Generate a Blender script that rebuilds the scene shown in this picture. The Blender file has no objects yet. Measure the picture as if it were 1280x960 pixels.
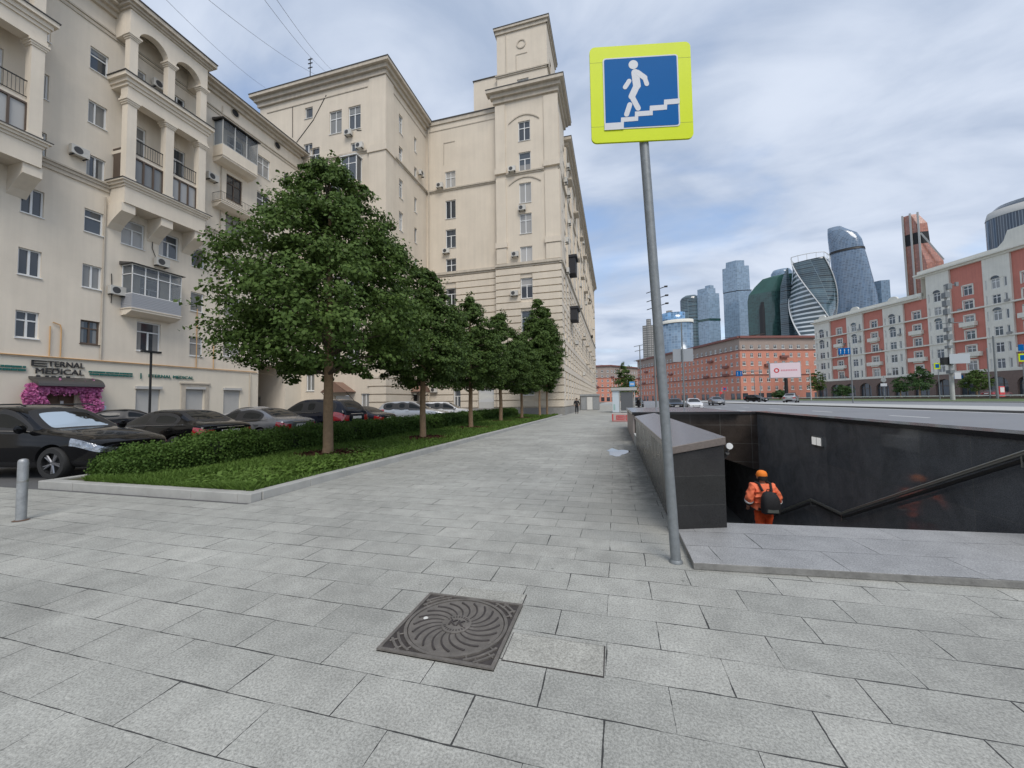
import bpy, bmesh, math, random
import numpy as np
from mathutils import Vector, Matrix
R = math.radians
rnd = random.Random(7)
scene = bpy.context.scene
COL = scene.collection

# ------------------------------------------------------------------ camera
f, H = 476.0, 1.55
d1 = Vector((129.0, -19.5, -f)).normalized()
Lv = (f * f - 158.0 * 129.0) / 19.5
u1 = Vector((-158.0, Lv, -f)).normalized()
x1 = d1.cross(u1)
cam_d = bpy.data.cameras.new('camera')
cam = bpy.data.objects.new('camera', cam_d)
COL.objects.link(cam)
m3 = Matrix((x1, d1, u1))
cam.matrix_world = Matrix.Translation((0, 0, H)) @ m3.to_4x4()
cam_d.sensor_width = 36.0
cam_d.lens = f / 1280.0 * 36.0
cam_d.clip_start = 0.05
cam_d.clip_end = 6000
scene.camera = cam

def ray(px, py):
    return m3 @ Vector((px - 640.0, -(py - 480.0), -f))
def at_depth(px, d, z=0.0):          # ground position seen at column px, at a distance d along the view
    r = ray(px, 497.0) / f
    return Vector((r.x * d, r.y * d, z))
def z_at(py, px, d):                 # height of a point seen at (px, py) at distance d
    return H + ray(px, py).z / f * d

# ------------------------------------------------------------------ materials
def new_mat(name):
    m = bpy.data.materials.new(name); m.use_nodes = True
    nt = m.node_tree
    return m, nt, nt.nodes['Principled BSDF']
def N(nt, typ, **kw):
    n = nt.nodes.new(typ)
    for k, v in kw.items():
        if k in ('inp',):
            for a, b in v.items(): n.inputs[a].default_value = b
        else: setattr(n, k, v)
    return n
def c4(c): return (c[0], c[1], c[2], 1.0)

def mat(name, col, rough=0.6, metal=0.0, var=0.0, scale=3.0, bump=0.0, bscale=40.0, spec=None,
        coat=0.0, rand=0.0, streak=0.0, emit=None):
    m, nt, p = new_mat(name)
    p.inputs['Base Color'].default_value = c4(col)
    p.inputs['Roughness'].default_value = rough
    p.inputs['Metallic'].default_value = metal
    if spec is not None: p.inputs['Specular IOR Level'].default_value = spec
    if coat:
        p.inputs['Coat Weight'].default_value = coat
        p.inputs['Coat Roughness'].default_value = 0.03
    tc = N(nt, 'ShaderNodeTexCoord')
    colsock = None
    if var or rand or streak:
        hsv = N(nt, 'ShaderNodeHueSaturation', inp={'Color': c4(col)})
        val = None
        def addv(sock, amp):
            nonlocal val
            mr = N(nt, 'ShaderNodeMapRange', inp={1: 0.25, 2: 0.75, 3: 1 - amp, 4: 1 + amp})
            nt.links.new(sock, mr.inputs[0])
            if val is None: val = mr.outputs[0]
            else:
                mm = N(nt, 'ShaderNodeMath', operation='MULTIPLY')
                nt.links.new(val, mm.inputs[0]); nt.links.new(mr.outputs[0], mm.inputs[1]); val = mm.outputs[0]
        if var:
            nz = N(nt, 'ShaderNodeTexNoise', inp={'Scale': scale, 'Detail': 6.0, 'Roughness': 0.62})
            nt.links.new(tc.outputs['Object'], nz.inputs['Vector']); addv(nz.outputs['Fac'], var)
        if streak:
            mp = N(nt, 'ShaderNodeMapping', inp={'Scale': (3.2, 3.2, 0.16)})
            nt.links.new(tc.outputs['Object'], mp.inputs['Vector'])
            nz = N(nt, 'ShaderNodeTexNoise', inp={'Scale': 1.0, 'Detail': 5.0, 'Roughness': 0.6})
            nt.links.new(mp.outputs[0], nz.inputs['Vector']); addv(nz.outputs['Fac'], streak)
        if rand:
            oi = N(nt, 'ShaderNodeObjectInfo')
            mr = N(nt, 'ShaderNodeMapRange', inp={1: 0, 2: 1, 3: 0.25, 4: 0.75})
            nt.links.new(oi.outputs['Random'], mr.inputs[0]); addv(mr.outputs[0], rand)
        nt.links.new(val, hsv.inputs['Value'])
        nt.links.new(hsv.outputs[0], p.inputs['Base Color'])
    if bump:
        nz = N(nt, 'ShaderNodeTexNoise', inp={'Scale': bscale, 'Detail': 4.0})
        nt.links.new(tc.outputs['Object'], nz.inputs['Vector'])
        b = N(nt, 'ShaderNodeBump', inp={'Strength': bump, 'Distance': 0.02})
        nt.links.new(nz.outputs['Fac'], b.inputs['Height'])
        nt.links.new(b.outputs[0], p.inputs['Normal'])
    return m

def leaf_mat(name, c_dark, c_light, rough=0.5, trans=0.22):
    m, nt, p = new_mat(name)
    g = N(nt, 'ShaderNodeNewGeometry')
    ramp = N(nt, 'ShaderNodeValToRGB')
    ramp.color_ramp.elements[0].color = c4(c_dark); ramp.color_ramp.elements[1].color = c4(c_light)
    tc = N(nt, 'ShaderNodeTexCoord')
    nz = N(nt, 'ShaderNodeTexNoise', inp={'Scale': 1.3, 'Detail': 3.0})
    nt.links.new(tc.outputs['Object'], nz.inputs['Vector'])
    mx = N(nt, 'ShaderNodeMix', inp={0: 0.5})
    nt.links.new(g.outputs['Random Per Island'], mx.inputs[2]); nt.links.new(nz.outputs['Fac'], mx.inputs[3])
    nt.links.new(mx.outputs[0], ramp.inputs['Fac'])
    nt.links.new(ramp.outputs[0], p.inputs['Base Color'])
    p.inputs['Roughness'].default_value = rough
    p.inputs['Specular IOR Level'].default_value = 0.12
    tr = N(nt, 'ShaderNodeBsdfTranslucent')
    nt.links.new(ramp.outputs[0], tr.inputs['Color'])
    ms = N(nt, 'ShaderNodeMixShader', inp={0: trans})
    out = [n for n in nt.nodes if n.type == 'OUTPUT_MATERIAL'][0]
    nt.links.new(p.outputs[0], ms.inputs[1]); nt.links.new(tr.outputs[0], ms.inputs[2])
    nt.links.new(ms.outputs[0], out.inputs['Surface'])
    return m

def slab_mat(name, c1, c2, bw, bh, mortar, offset=0.5, off=(0, 0, 0), speck=0.25, jcol=(0.045, 0.045, 0.042), rough=0.75, stain=True, wet=False, rot=0.0):
    """granite paving: running-bond slabs, per-slab tone, grain, joints of uneven width, traffic stains"""
    m, nt, p = new_mat(name)
    tc = N(nt, 'ShaderNodeTexCoord')
    mp = N(nt, 'ShaderNodeMapping', inp={'Location': off, 'Rotation': (0, 0, rot)})
    nt.links.new(tc.outputs['Object'], mp.inputs['Vector'])
    # slight wobble so the joints are not ruler straight
    wz = N(nt, 'ShaderNodeTexNoise', inp={'Scale': 2.2, 'Detail': 3.0})
    nt.links.new(tc.outputs['Object'], wz.inputs['Vector'])
    sub = N(nt, 'ShaderNodeVectorMath', operation='SUBTRACT'); sub.inputs[1].default_value = (0.5, 0.5, 0.5)
    nt.links.new(wz.outputs['Color'], sub.inputs[0])
    sc = N(nt, 'ShaderNodeVectorMath', operation='SCALE'); sc.inputs['Scale'].default_value = 0.022
    nt.links.new(sub.outputs[0], sc.inputs[0])
    ad = N(nt, 'ShaderNodeVectorMath', operation='ADD')
    nt.links.new(mp.outputs[0], ad.inputs[0]); nt.links.new(sc.outputs[0], ad.inputs[1])
    # joint width varies from tight to open
    jn = N(nt, 'ShaderNodeTexNoise', inp={'Scale': 1.9, 'Detail': 4.0, 'Roughness': 0.75})
    nt.links.new(tc.outputs['Object'], jn.inputs['Vector'])
    jr = N(nt, 'ShaderNodeMapRange', inp={1: 0.42, 2: 0.66, 3: mortar * 0.15, 4: mortar * 1.35})
    nt.links.new(jn.outputs['Fac'], jr.inputs[0])
    br = N(nt, 'ShaderNodeTexBrick', offset=offset, offset_frequency=2, squash=1.0,
           inp={'Scale': 1.0, 'Brick Width': bw, 'Row Height': bh, 'Mortar Smooth': 0.25,
                'Color1': c4(c1), 'Color2': c4(c2), 'Mortar': c4(jcol), 'Bias': 0.0})
    nt.links.new(ad.outputs[0], br.inputs['Vector']); nt.links.new(jr.outputs[0], br.inputs['Mortar Size'])
    # granite grain
    g1 = N(nt, 'ShaderNodeTexNoise', inp={'Scale': 75.0, 'Detail': 3.0, 'Roughness': 0.85})
    g2 = N(nt, 'ShaderNodeTexNoise', inp={'Scale': 0.55, 'Detail': 6.0, 'Roughness': 0.65})
    g3 = N(nt, 'ShaderNodeTexNoise', inp={'Scale': 5.0, 'Detail': 5.0, 'Roughness': 0.6})
    for g in (g1, g2, g3): nt.links.new(tc.outputs['Object'], g.inputs['Vector'])
    def rng(s, a, b, lo=0.3, hi=0.7):
        r = N(nt, 'ShaderNodeMapRange', inp={1: lo, 2: hi, 3: a, 4: b}); nt.links.new(s, r.inputs[0]); return r.outputs[0]
    def mul(a, b):
        k = N(nt, 'ShaderNodeMath', operation='MULTIPLY'); nt.links.new(a, k.inputs[0]); nt.links.new(b, k.inputs[1]); return k.outputs[0]
    v = mul(rng(g1.outputs['Fac'], 1 - speck, 1 + speck, 0.36, 0.64), mul(rng(g2.outputs['Fac'], 0.76, 1.16), rng(g3.outputs['Fac'], 0.86, 1.10)))
    if stain:   # a few dark chewing-gum spots
        vo = N(nt, 'ShaderNodeTexVoronoi', inp={'Scale': 2.6, 'Randomness': 1.0})
        nt.links.new(tc.outputs['Object'], vo.inputs['Vector'])
        v = mul(v, rng(vo.outputs['Distance'], 0.58, 1.0, 0.02, 0.05))
    if wet:     # grimy strip of paving along the granite wall
        sx = N(nt, 'ShaderNodeSeparateXYZ'); nt.links.new(tc.outputs['Object'], sx.inputs[0])
        gx = rng(sx.outputs[0], 0.0, 1.0, -1.1, 0.55); gy = mul(rng(sx.outputs[1], 0.0, 1.0, 4.2, 7.0), rng(sx.outputs[1], 1.0, 0.0, 17.0, 30.0))
        gw = mul(mul(gx, gy), rng(g3.outputs['Fac'], 0.3, 1.0, 0.35, 0.6))
        v = mul(v, rng(gw, 1.0, 0.42, 0.0, 0.8))
    hs = N(nt, 'ShaderNodeHueSaturation')
    nt.links.new(br.outputs['Color'], hs.inputs['Color']); nt.links.new(v, hs.inputs['Value'])
    nt.links.new(hs.outputs[0], p.inputs['Base Color'])
    p.inputs['Roughness'].default_value = rough
    bp = N(nt, 'ShaderNodeBump', inp={'Strength': 0.6, 'Distance': 0.006}); bp.invert = True
    nt.links.new(br.outputs['Fac'], bp.inputs['Height'])
    b2 = N(nt, 'ShaderNodeBump', inp={'Strength': 0.12, 'Distance': 0.003})
    nt.links.new(g1.outputs['Fac'], b2.inputs['Height']); nt.links.new(bp.outputs[0], b2.inputs['Normal'])
    nt.links.new(b2.outputs[0], p.inputs['Normal'])
    return m

def polished_mat(name, c1, c2, bw, bh, axis='YZ', rough=0.12, spec=0.5, joint=(0.13, 0.13, 0.12)):
    """dark polished granite cladding in large slabs"""
    m, nt, p = new_mat(name)
    tc = N(nt, 'ShaderNodeTexCoord')
    sx = N(nt, 'ShaderNodeSeparateXYZ'); nt.links.new(tc.outputs['Object'], sx.inputs[0])
    cb = N(nt, 'ShaderNodeCombineXYZ')
    nt.links.new(sx.outputs['XYZ'.index(axis[0])], cb.inputs[0]); nt.links.new(sx.outputs['XYZ'.index(axis[1])], cb.inputs[1])
    br = N(nt, 'ShaderNodeTexBrick', offset=0.0, inp={'Scale': 1.0, 'Brick Width': bw, 'Row Height': bh, 'Mortar Size': 0.004,
           'Mortar Smooth': 0.2, 'Color1': c4(c1), 'Color2': c4(c2), 'Mortar': c4(joint)})
    nt.links.new(cb.outputs[0], br.inputs['Vector'])
    g1 = N(nt, 'ShaderNodeTexNoise', inp={'Scale': 90.0, 'Detail': 4.0, 'Roughness': 0.8})
    g2 = N(nt, 'ShaderNodeTexNoise', inp={'Scale': 1.6, 'Detail': 7.0, 'Roughness': 0.7, 'Distortion': 0.6})
    for g in (g1, g2): nt.links.new(tc.outputs['Object'], g.inputs['Vector'])
    def rng(s, a, b, lo=0.3, hi=0.7):
        r = N(nt, 'ShaderNodeMapRange', inp={1: lo, 2: hi, 3: a, 4: b}); nt.links.new(s, r.inputs[0]); return r.outputs[0]
    k = N(nt, 'ShaderNodeMath', operation='MULTIPLY')
    nt.links.new(rng(g1.outputs['Fac'], 0.5, 1.6), k.inputs[0]); nt.links.new(rng(g2.outputs['Fac'], 0.75, 1.35), k.inputs[1])
    hs = N(nt, 'ShaderNodeHueSaturation'); nt.links.new(br.outputs['Color'], hs.inputs['Color']); nt.links.new(k.outputs[0], hs.inputs['Value'])
    nt.links.new(hs.outputs[0], p.inputs['Base Color'])
    rr = rng(g2.outputs['Fac'], rough * 0.6, rough * 1.9)
    nt.links.new(rr, p.inputs['Roughness'])
    p.inputs['Specular IOR Level'].default_value = spec
    return m

def tower_mat(name, glass, line, bw, bh, rough=0.12, var=0.5, axis_uv=True, metal=0.0, mortar=0.06, spec=0.8):
    """curtain wall: UV in metres, panes with individual tone, mullion lines"""
    m, nt, p = new_mat(name)
    tc = N(nt, 'ShaderNodeTexCoord')
    br = N(nt, 'ShaderNodeTexBrick', offset=0.0, inp={'Scale': 1.0, 'Brick Width': bw, 'Row Height': bh, 'Mortar Size': bh * mortar,
           'Mortar Smooth': 0.3, 'Color1': c4([x * (1 - var) for x in glass]), 'Color2': c4([min(1, x * (1 + var)) for x in glass]),
           'Mortar': c4(line)})
    nt.links.new(tc.outputs['UV'], br.inputs['Vector'])
    nt.links.new(br.outputs['Color'], p.inputs['Base Color'])
    p.inputs['Roughness'].default_value = rough
    p.inputs['Metallic'].default_value = metal
    p.inputs['Specular IOR Level'].default_value = spec
    nz = N(nt, 'ShaderNodeTexNoise', inp={'Scale': 0.03, 'Detail': 4.0})
    nt.links.new(tc.outputs['Object'], nz.inputs['Vector'])
    b = N(nt, 'ShaderNodeBump', inp={'Strength': 0.15, 'Distance': 3.0})
    nt.links.new(nz.outputs['Fac'], b.inputs['Height']); nt.links.new(b.outputs[0], p.inputs['Normal'])
    return m

M = {}
M['plaster'] = mat('cream_plaster', (0.72, 0.64, 0.525), 0.9, var=0.07, scale=0.5, streak=0.05, bump=0.12, bscale=60)
M['plaster2'] = mat('beige_plaster', (0.65, 0.57, 0.46), 0.9, var=0.07, scale=0.45, streak=0.05, bump=0.12, bscale=60)
M['ground_plaster'] = mat('pale_ground_floor_plaster', (0.72, 0.65, 0.53), 0.9, var=0.05, scale=0.7, streak=0.03)
M['trim'] = mat('cream_moulding', (0.50, 0.44, 0.355), 0.85, var=0.12, scale=2.0, streak=0.12)
M['plinth'] = mat('grey_granite_plinth', (0.27, 0.26, 0.24), 0.7, var=0.12, scale=4)
M['tin'] = mat('dark_roof_tin', (0.09, 0.085, 0.08), 0.55, metal=0.3, var=0.2)
M['white'] = mat('white_window_frame', (0.72, 0.72, 0.70), 0.45)
M['offwhite'] = mat('aged_white_paint', (0.6, 0.59, 0.55), 0.6, var=0.08)
M['brownframe'] = mat('brown_wood_frame', (0.10, 0.07, 0.05), 0.5)
M['glass'] = mat('window_glass', (0.035, 0.043, 0.052), 0.04, spec=0.9, rand=0.6)
M['glass2'] = mat('window_glass_with_curtain', (0.20, 0.20, 0.19), 0.06, spec=0.75, rand=0.5)
M['curtain'] = mat('pale_curtain_behind_glass', (0.34, 0.33, 0.31), 0.1, spec=0.7, rand=0.35)
M['dark'] = mat('dark_opening', (0.02, 0.02, 0.02), 0.8)
M['shutter'] = mat('grey_roller_shutter', (0.50, 0.49, 0.46), 0.5, var=0.04)
M['iron'] = mat('black_wrought_iron', (0.03, 0.03, 0.03), 0.5, metal=0.6)
M['ac'] = mat('air_conditioner_casing', (0.55, 0.53, 0.48), 0.5, var=0.1, rand=0.12)
M['acdark'] = mat('air_conditioner_grille', (0.05, 0.05, 0.05), 0.5)
M['pipe'] = mat('orange_gas_pipe', (0.60, 0.36, 0.16), 0.55, var=0.1)
M['siding'] = mat('grey_balcony_siding', (0.33, 0.34, 0.36), 0.55)
M['green'] = mat('green_sign_letters', (0.012, 0.13, 0.11), 0.4)
M['black'] = mat('black_sign_letters', (0.03, 0.028, 0.028), 0.5)
M['awning'] = mat('grey_metal_awning', (0.09, 0.085, 0.08), 0.4, metal=0.4)
M['redbrown'] = mat('red_brown_tin_canopy', (0.20, 0.12, 0.085), 0.55, var=0.15)
M['wooddoor'] = mat('brown_wooden_door', (0.12, 0.07, 0.04), 0.5, var=0.2, scale=6)
M['pink'] = leaf_mat('pink_flower_petals', (0.40, 0.05, 0.21), (0.80, 0.34, 0.58), trans=0.2)
M['steel'] = mat('galvanised_steel', (0.34, 0.35, 0.35), 0.5, metal=0.55, var=0.25, scale=14, streak=0.1, bump=0.05)
M['steel2'] = mat('brushed_steel', (0.45, 0.45, 0.44), 0.3, metal=0.9, var=0.1)
M['polegrey'] = mat('grey_painted_pole', (0.20, 0.215, 0.22), 0.55, metal=0.3, var=0.2, scale=18, streak=0.15)
M['yellow'] = mat('fluorescent_yellow_sheet', (0.56, 0.66, 0.0), 0.4, var=0.03, spec=0.2)
M['signblue'] = mat('blue_sign_sheet', (0.001, 0.100, 0.31), 0.45, var=0.03, spec=0.06)
M['signwhite'] = mat('white_reflective_sheet', (0.55, 0.56, 0.58), 0.4, var=0.03, spec=0.2)
M['bark'] = mat('tan_trunk_bark', (0.25, 0.165, 0.095), 0.9, var=0.25, scale=9, streak=0.2, bump=0.5, bscale=30)
M['branch'] = mat('grey_brown_branches', (0.09, 0.07, 0.05), 0.9, var=0.2)
M['leaf'] = leaf_mat('linden_leaves', (0.040, 0.075, 0.018), (0.120, 0.182, 0.044))
M['leaf2'] = leaf_mat('darker_linden_leaves', (0.037, 0.069, 0.018), (0.108, 0.164, 0.041))
M['hedge'] = leaf_mat('hedge_leaves', (0.040, 0.082, 0.018), (0.115, 0.19, 0.042))
M['grass'] = leaf_mat('grass_blades', (0.06, 0.12, 0.018), (0.17, 0.26, 0.06), trans=0.3)
M['fargreen'] = leaf_mat('street_tree_leaves', (0.025, 0.06, 0.02), (0.07, 0.12, 0.04))
M['soil'] = mat('dark_soil', (0.06, 0.06, 0.03), 0.95, var=0.3, scale=5)
M['mulch'] = leaf_mat('red_brown_bark_mulch', (0.035, 0.015, 0.01), (0.12, 0.055, 0.035), rough=0.9, trans=0.02)
M['kerb'] = mat('pale_granite_kerb', (0.36, 0.355, 0.33), 0.8, var=0.15, scale=3, bump=0.2, bscale=80)
M['kerbdark'] = mat('dark_kerb_face', (0.16, 0.155, 0.145), 0.85, var=0.15)
M['concrete'] = mat('pale_concrete', (0.42, 0.42, 0.40), 0.85, var=0.1)
M['asphalt'] = mat('asphalt', (0.16, 0.165, 0.17), 0.85, var=0.12, scale=0.4, bump=0.15, bscale=120)
M['roadgrey'] = mat('dry_road_asphalt', (0.20, 0.205, 0.215), 0.8, var=0.08, scale=0.25, bump=0.1, bscale=120)
M['parking'] = mat('parking_asphalt', (0.10, 0.10, 0.10), 0.85, var=0.15, scale=0.8, bump=0.2, bscale=100)
M['paint'] = mat('white_road_paint', (0.6, 0.6, 0.58), 0.7, var=0.1)
M['earth'] = mat('earth', (0.16, 0.16, 0.14), 0.95, var=0.2, scale=0.02)
M['farlawn'] = mat('lawn', (0.085, 0.12, 0.04), 0.95, var=0.2, scale=0.6)
M['paving'] = slab_mat('granite_paving', (0.318, 0.317, 0.286), (0.366, 0.362, 0.326), 0.66, 0.307, 0.0055, off=(0.094, -1.96 + 0.307 * 20, 0), speck=0.34, wet=True)
M['stepstone'] = slab_mat('pinkish_granite_step', (0.262, 0.262, 0.258), (0.325, 0.322, 0.314), 1.0, 0.43, 0.0045, offset=0.5, off=(0.30, 0.93, 0), speck=0.36, rough=0.55, stain=False, rot=R(-5))
M['patch'] = slab_mat('newer_yellowish_granite', (.352, .345, .305), (.352, .345, .305), 50.0, 50.0, 0.0005, speck=0.34, off=(20, 20, 0))
M['stair'] = mat('granite_stair', (0.22, 0.22, 0.215), 0.6, var=0.15, scale=6)
M['blackgranite'] = polished_mat('black_polished_granite_wall', (0.095, 0.099, 0.104), (0.125, 0.125, 0.127), 0.92, 1.3, 'YZ', rough=0.07)
M['browngranite'] = polished_mat('brown_polished_granite_wall', (0.035, 0.027, 0.022), (0.048, 0.038, 0.032), 0.95, 0.62, 'XZ', rough=0.14)
M['endgranite'] = polished_mat('black_polished_granite_end', (0.016, 0.016, 0.016), (0.022, 0.021, 0.021), 2.0, 0.33, 'XZ', rough=0.12, joint=(0.035, 0.035, 0.033))
M['sidegranite'] = polished_mat('grey_polished_granite_side', (0.06, 0.056, 0.05), (0.085, 0.078, 0.07), 0.95, 1.3, 'YZ', rough=0.22)
M['capgranite'] = mat('brown_granite_coping', (0.135, 0.112, 0.098), 0.27, var=0.22, scale=40, spec=0.6)
M['captop'] = mat('wet_grey_coping', (0.17, 0.17, 0.175), 0.2, var=0.1, spec=0.6)
M['capedge'] = mat('dark_coping_edge', (0.02, 0.02, 0.022), 0.2)
M['iron_cast'] = mat('worn_cast_iron', (0.150, 0.136, 0.120), 0.6, metal=0.2, var=0.3, scale=14, bump=0.3, bscale=90)
M['iron_dark'] = mat('dirty_cast_iron_recess', (0.05, 0.043, 0.040), 0.75, metal=0.1, var=0.3, scale=20)
M['tyre'] = mat('black_rubber', (0.018, 0.018, 0.018), 0.75)
M['rim'] = mat('alloy_rim', (0.30, 0.30, 0.31), 0.3, metal=0.8)
M['carglass'] = mat('tinted_car_glass', (0.006, 0.008, 0.009), 0.03, spec=0.28)
M['sunshade'] = mat('silver_sunshade_behind_windscreen', (0.38, 0.47, 0.56), 0.25, spec=0.6, var=0.1)
M['blacktrim'] = mat('black_plastic_trim', (0.012, 0.012, 0.013), 0.45)
M['chrome'] = mat('chrome', (0.6, 0.6, 0.6), 0.12, metal=1.0)
M['headlamp'] = mat('clear_headlamp', (0.36, 0.37, 0.385), 0.08, metal=0.85, spec=0.9, var=0.85, scale=9, bump=0.6, bscale=16)
M['taillamp'] = mat('red_tail_lamp', (0.30, 0.008, 0.012), 0.1, spec=0.7, coat=1.0)
M['plate'] = mat('white_number_plate', (0.65, 0.65, 0.63), 0.4)
M['orange'] = mat('orange_workwear', (0.86, 0.19, 0.085), 0.8, var=0.12, scale=9, bump=0.4, bscale=14)
M['orangecap'] = mat('orange_cap_cloth', (0.85, 0.22, 0.02), 0.8, var=0.06)
M['orangetrouser'] = mat('orange_work_trousers', (0.74, 0.085, 0.015), 0.8, var=0.12, scale=8, bump=0.4, bscale=14)
M['reflective'] = mat('grey_reflective_tape', (0.45, 0.47, 0.47), 0.35)
M['skin'] = mat('skin', (0.42, 0.24, 0.16), 0.6)
M['hair'] = mat('dark_hair', (0.02, 0.015, 0.012), 0.7)
M['blackcloth'] = mat('black_cloth', (0.015, 0.015, 0.017), 0.85, bump=0.3, bscale=30)
M['greycloth'] = mat('grey_cloth', (0.09, 0.10, 0.09), 0.8)
M['billboard'] = mat('pale_pink_billboard_sheet', (0.72, 0.58, 0.62), 0.5, var=0.03)
M['red'] = mat('red_paint', (0.55, 0.045, 0.05), 0.5, var=0.06)
M['blockgrey'] = mat('pinkish_grey_block', (0.42, 0.36, 0.33), 0.8, var=0.1)
M['kiosk'] = mat('grey_kiosk_panel', (0.27, 0.27, 0.26), 0.5, var=0.08)
M['sheltergrey'] = mat('dark_grey_panel', (0.10, 0.105, 0.11), 0.5)
M['redwall'] = mat('dull_red_plaster', (0.52, 0.195, 0.15), 0.9, var=0.08, scale=0.5, streak=0.08)
M['creamtrim'] = mat('pale_cream_plaster', (0.68, 0.66, 0.585), 0.85, var=0.07, scale=0.5, streak=0.07)
M['darkstone'] = mat('red_brown_granite_base', (0.17, 0.12, 0.10), 0.7, var=0.15)
M['brick'] = mat('orange_red_brick', (0.56, 0.24, 0.17), 0.9, var=0.09, scale=0.35, streak=0.08)
M['greybrick'] = mat('grey_beige_upper_wall', (0.34, 0.27, 0.23), 0.9, var=0.08, scale=0.3)
M['roofred'] = mat('dark_red_roof_edge', (0.21, 0.085, 0.07), 0.7, var=0.1)
M['brownwall'] = mat('brown_retaining_wall', (0.15, 0.11, 0.08), 0.85, var=0.15)

def paint(name, col, rough=0.07, metal=0.0):
    return mat(name, col, rough, metal=metal, coat=0.12, spec=0.22)

# ------------------------------------------------------------------ mesh builder
class MB:
    def __init__(self): self.v, self.f, self.m, self.uv = [], [], [], None
    def quad(self, a, b, c, d, m=0):
        i = len(self.v); self.v += [tuple(a), tuple(b), tuple(c), tuple(d)]; self.f.append((i, i + 1, i + 2, i + 3)); self.m.append(m)
    def poly(self, pts, m=0):
        i = len(self.v); self.v += [tuple(p) for p in pts]; self.f.append(tuple(range(i, i + len(pts)))); self.m.append(m)
    def hexa(self, p, m=0):           # p: 8 points, bottom ring 0-3, top ring 4-7
        i = len(self.v); self.v += [tuple(q) for q in p]
        for a in ((0, 3, 2, 1), (4, 5, 6, 7), (0, 1, 5, 4), (1, 2, 6, 5), (2, 3, 7, 6), (3, 0, 4, 7)):
            self.f.append(tuple(i + k for k in a)); self.m.append(m)
    def box(self, x0, x1, y0, y1, z0, z1, m=0):
        self.hexa([(x0, y0, z0), (x1, y0, z0), (x1, y1, z0), (x0, y1, z0), (x0, y0, z1), (x1, y0, z1), (x1, y1, z1), (x0, y1, z1)], m)
    def ring_tube(self, rings, cap=True, m=0):
        n = len(rings[0]); i = len(self.v)
        for r in rings: self.v += [tuple(p) for p in r]
        for k in range(len(rings) - 1):
            for j in range(n):
                a = i + k * n + j; b = i + k * n + (j + 1) % n
                self.f.append((a, b, b + n, a + n)); self.m.append(m)
        if cap:
            self.f.append(tuple(i + j for j in reversed(range(n)))); self.m.append(m)
            self.f.append(tuple(i + (len(rings) - 1) * n + j for j in range(n))); self.m.append(m)
    def tube(self, pts, r, n=8, m=0, cap=True):
        pts = [Vector(p) for p in pts]
        rs = r if isinstance(r, (list, tuple)) else [r] * len(pts)
        rings = []; ref = None
        for k, p in enumerate(pts):
            t = (pts[min(k + 1, len(pts) - 1)] - pts[max(k - 1, 0)]).normalized()
            if ref is None: ref = Vector((0, 0, 1)) if abs(t.z) < 0.9 else Vector((1, 0, 0))
            a = (ref - t * ref.dot(t)).normalized(); b = t.cross(a); ref = a
            rings.append([p + (a * math.cos(2 * math.pi * j / n) + b * math.sin(2 * math.pi * j / n)) * rs[k] for j in range(n)])
        self.ring_tube(rings, cap, m)
    def lathe(self, prof, n=16, c=(0, 0, 0), axis='z', m=0, cap=True):   # prof: (radius, height)
        rings = []
        for r, h in prof:
            ring = []
            for j in range(n):
                a = 2 * math.pi * j / n; x, y = r * math.cos(a), r * math.sin(a)
                if axis == 'z': q = (c[0] + x, c[1] + y, c[2] + h)
                elif axis == 'y': q = (c[0] + x, c[1] + h, c[2] + y)
                else: q = (c[0] + h, c[1] + x, c[2] + y)
                ring.append(q)
            rings.append(ring)
        self.ring_tube(rings, cap, m)
    # facade coordinates
    def fq(self, F, s0, s1, z0, z1, o, m=0):
        self.quad(F(s0, z0, o), F(s1, z0, o), F(s1, z1, o), F(s0, z1, o), m)
    def fbox(self, F, s0, s1, z0, z1, o0, o1, m=0):
        self.hexa([F(s0, z0, o0), F(s1, z0, o0), F(s1, z0, o1), F(s0, z0, o1), F(s0, z1, o0), F(s1, z1, o0), F(s1, z1, o1), F(s0, z1, o1)], m)
    def fprism(self, F, pts, o0, o1, m=0):
        n = len(pts); i = len(self.v)
        self.v += [tuple(F(s, z, o0)) for s, z in pts] + [tuple(F(s, z, o1)) for s, z in pts]
        self.f.append(tuple(i + k for k in reversed(range(n)))); self.m.append(m)
        self.f.append(tuple(i + n + k for k in range(n))); self.m.append(m)
        for k in range(n):
            a, b = i + k, i + (k + 1) % n
            self.f.append((a, b, b + n, a + n)); self.m.append(m)
    def build(self, name, mats, parent=None, smooth=False, bevel=0.0, loc=None):
        me = bpy.data.meshes.new(name)
        me.from_pydata(self.v, [], self.f)
        if not isinstance(mats, (list, tuple)): mats = [mats]
        for mm in mats: me.materials.append(mm)
        if len(mats) > 1: me.polygons.foreach_set('material_index', self.m)
        bm = bmesh.new(); bm.from_mesh(me); bmesh.ops.recalc_face_normals(bm, faces=bm.faces); bm.to_mesh(me); bm.free()
        if smooth:
            me.polygons.foreach_set('use_smooth', [True] * len(me.polygons))
            try: me.set_sharp_from_angle(angle=R(40))
            except Exception: pass
        o = bpy.data.objects.new(name, me); COL.objects.link(o)
        if parent is not None: o.parent = parent
        if loc is not None: o.location = loc
        if bevel:
            b = o.modifiers.new('bevel', 'BEVEL'); b.width = bevel; b.segments = 2; b.limit_method = 'ANGLE'; b.angle_limit = R(40)
        return o

class Face:                            # a vertical wall plane: s along it, z up, o outward
    def __init__(self, ox, oy, dx, dy, nx, ny): self.a = (ox, oy, dx, dy, nx, ny)
    def __call__(self, s, z, o=0.0):
        ox, oy, dx, dy, nx, ny = self.a
        return (ox + dx * s + nx * o, oy + dy * s + ny * o, z)

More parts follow.
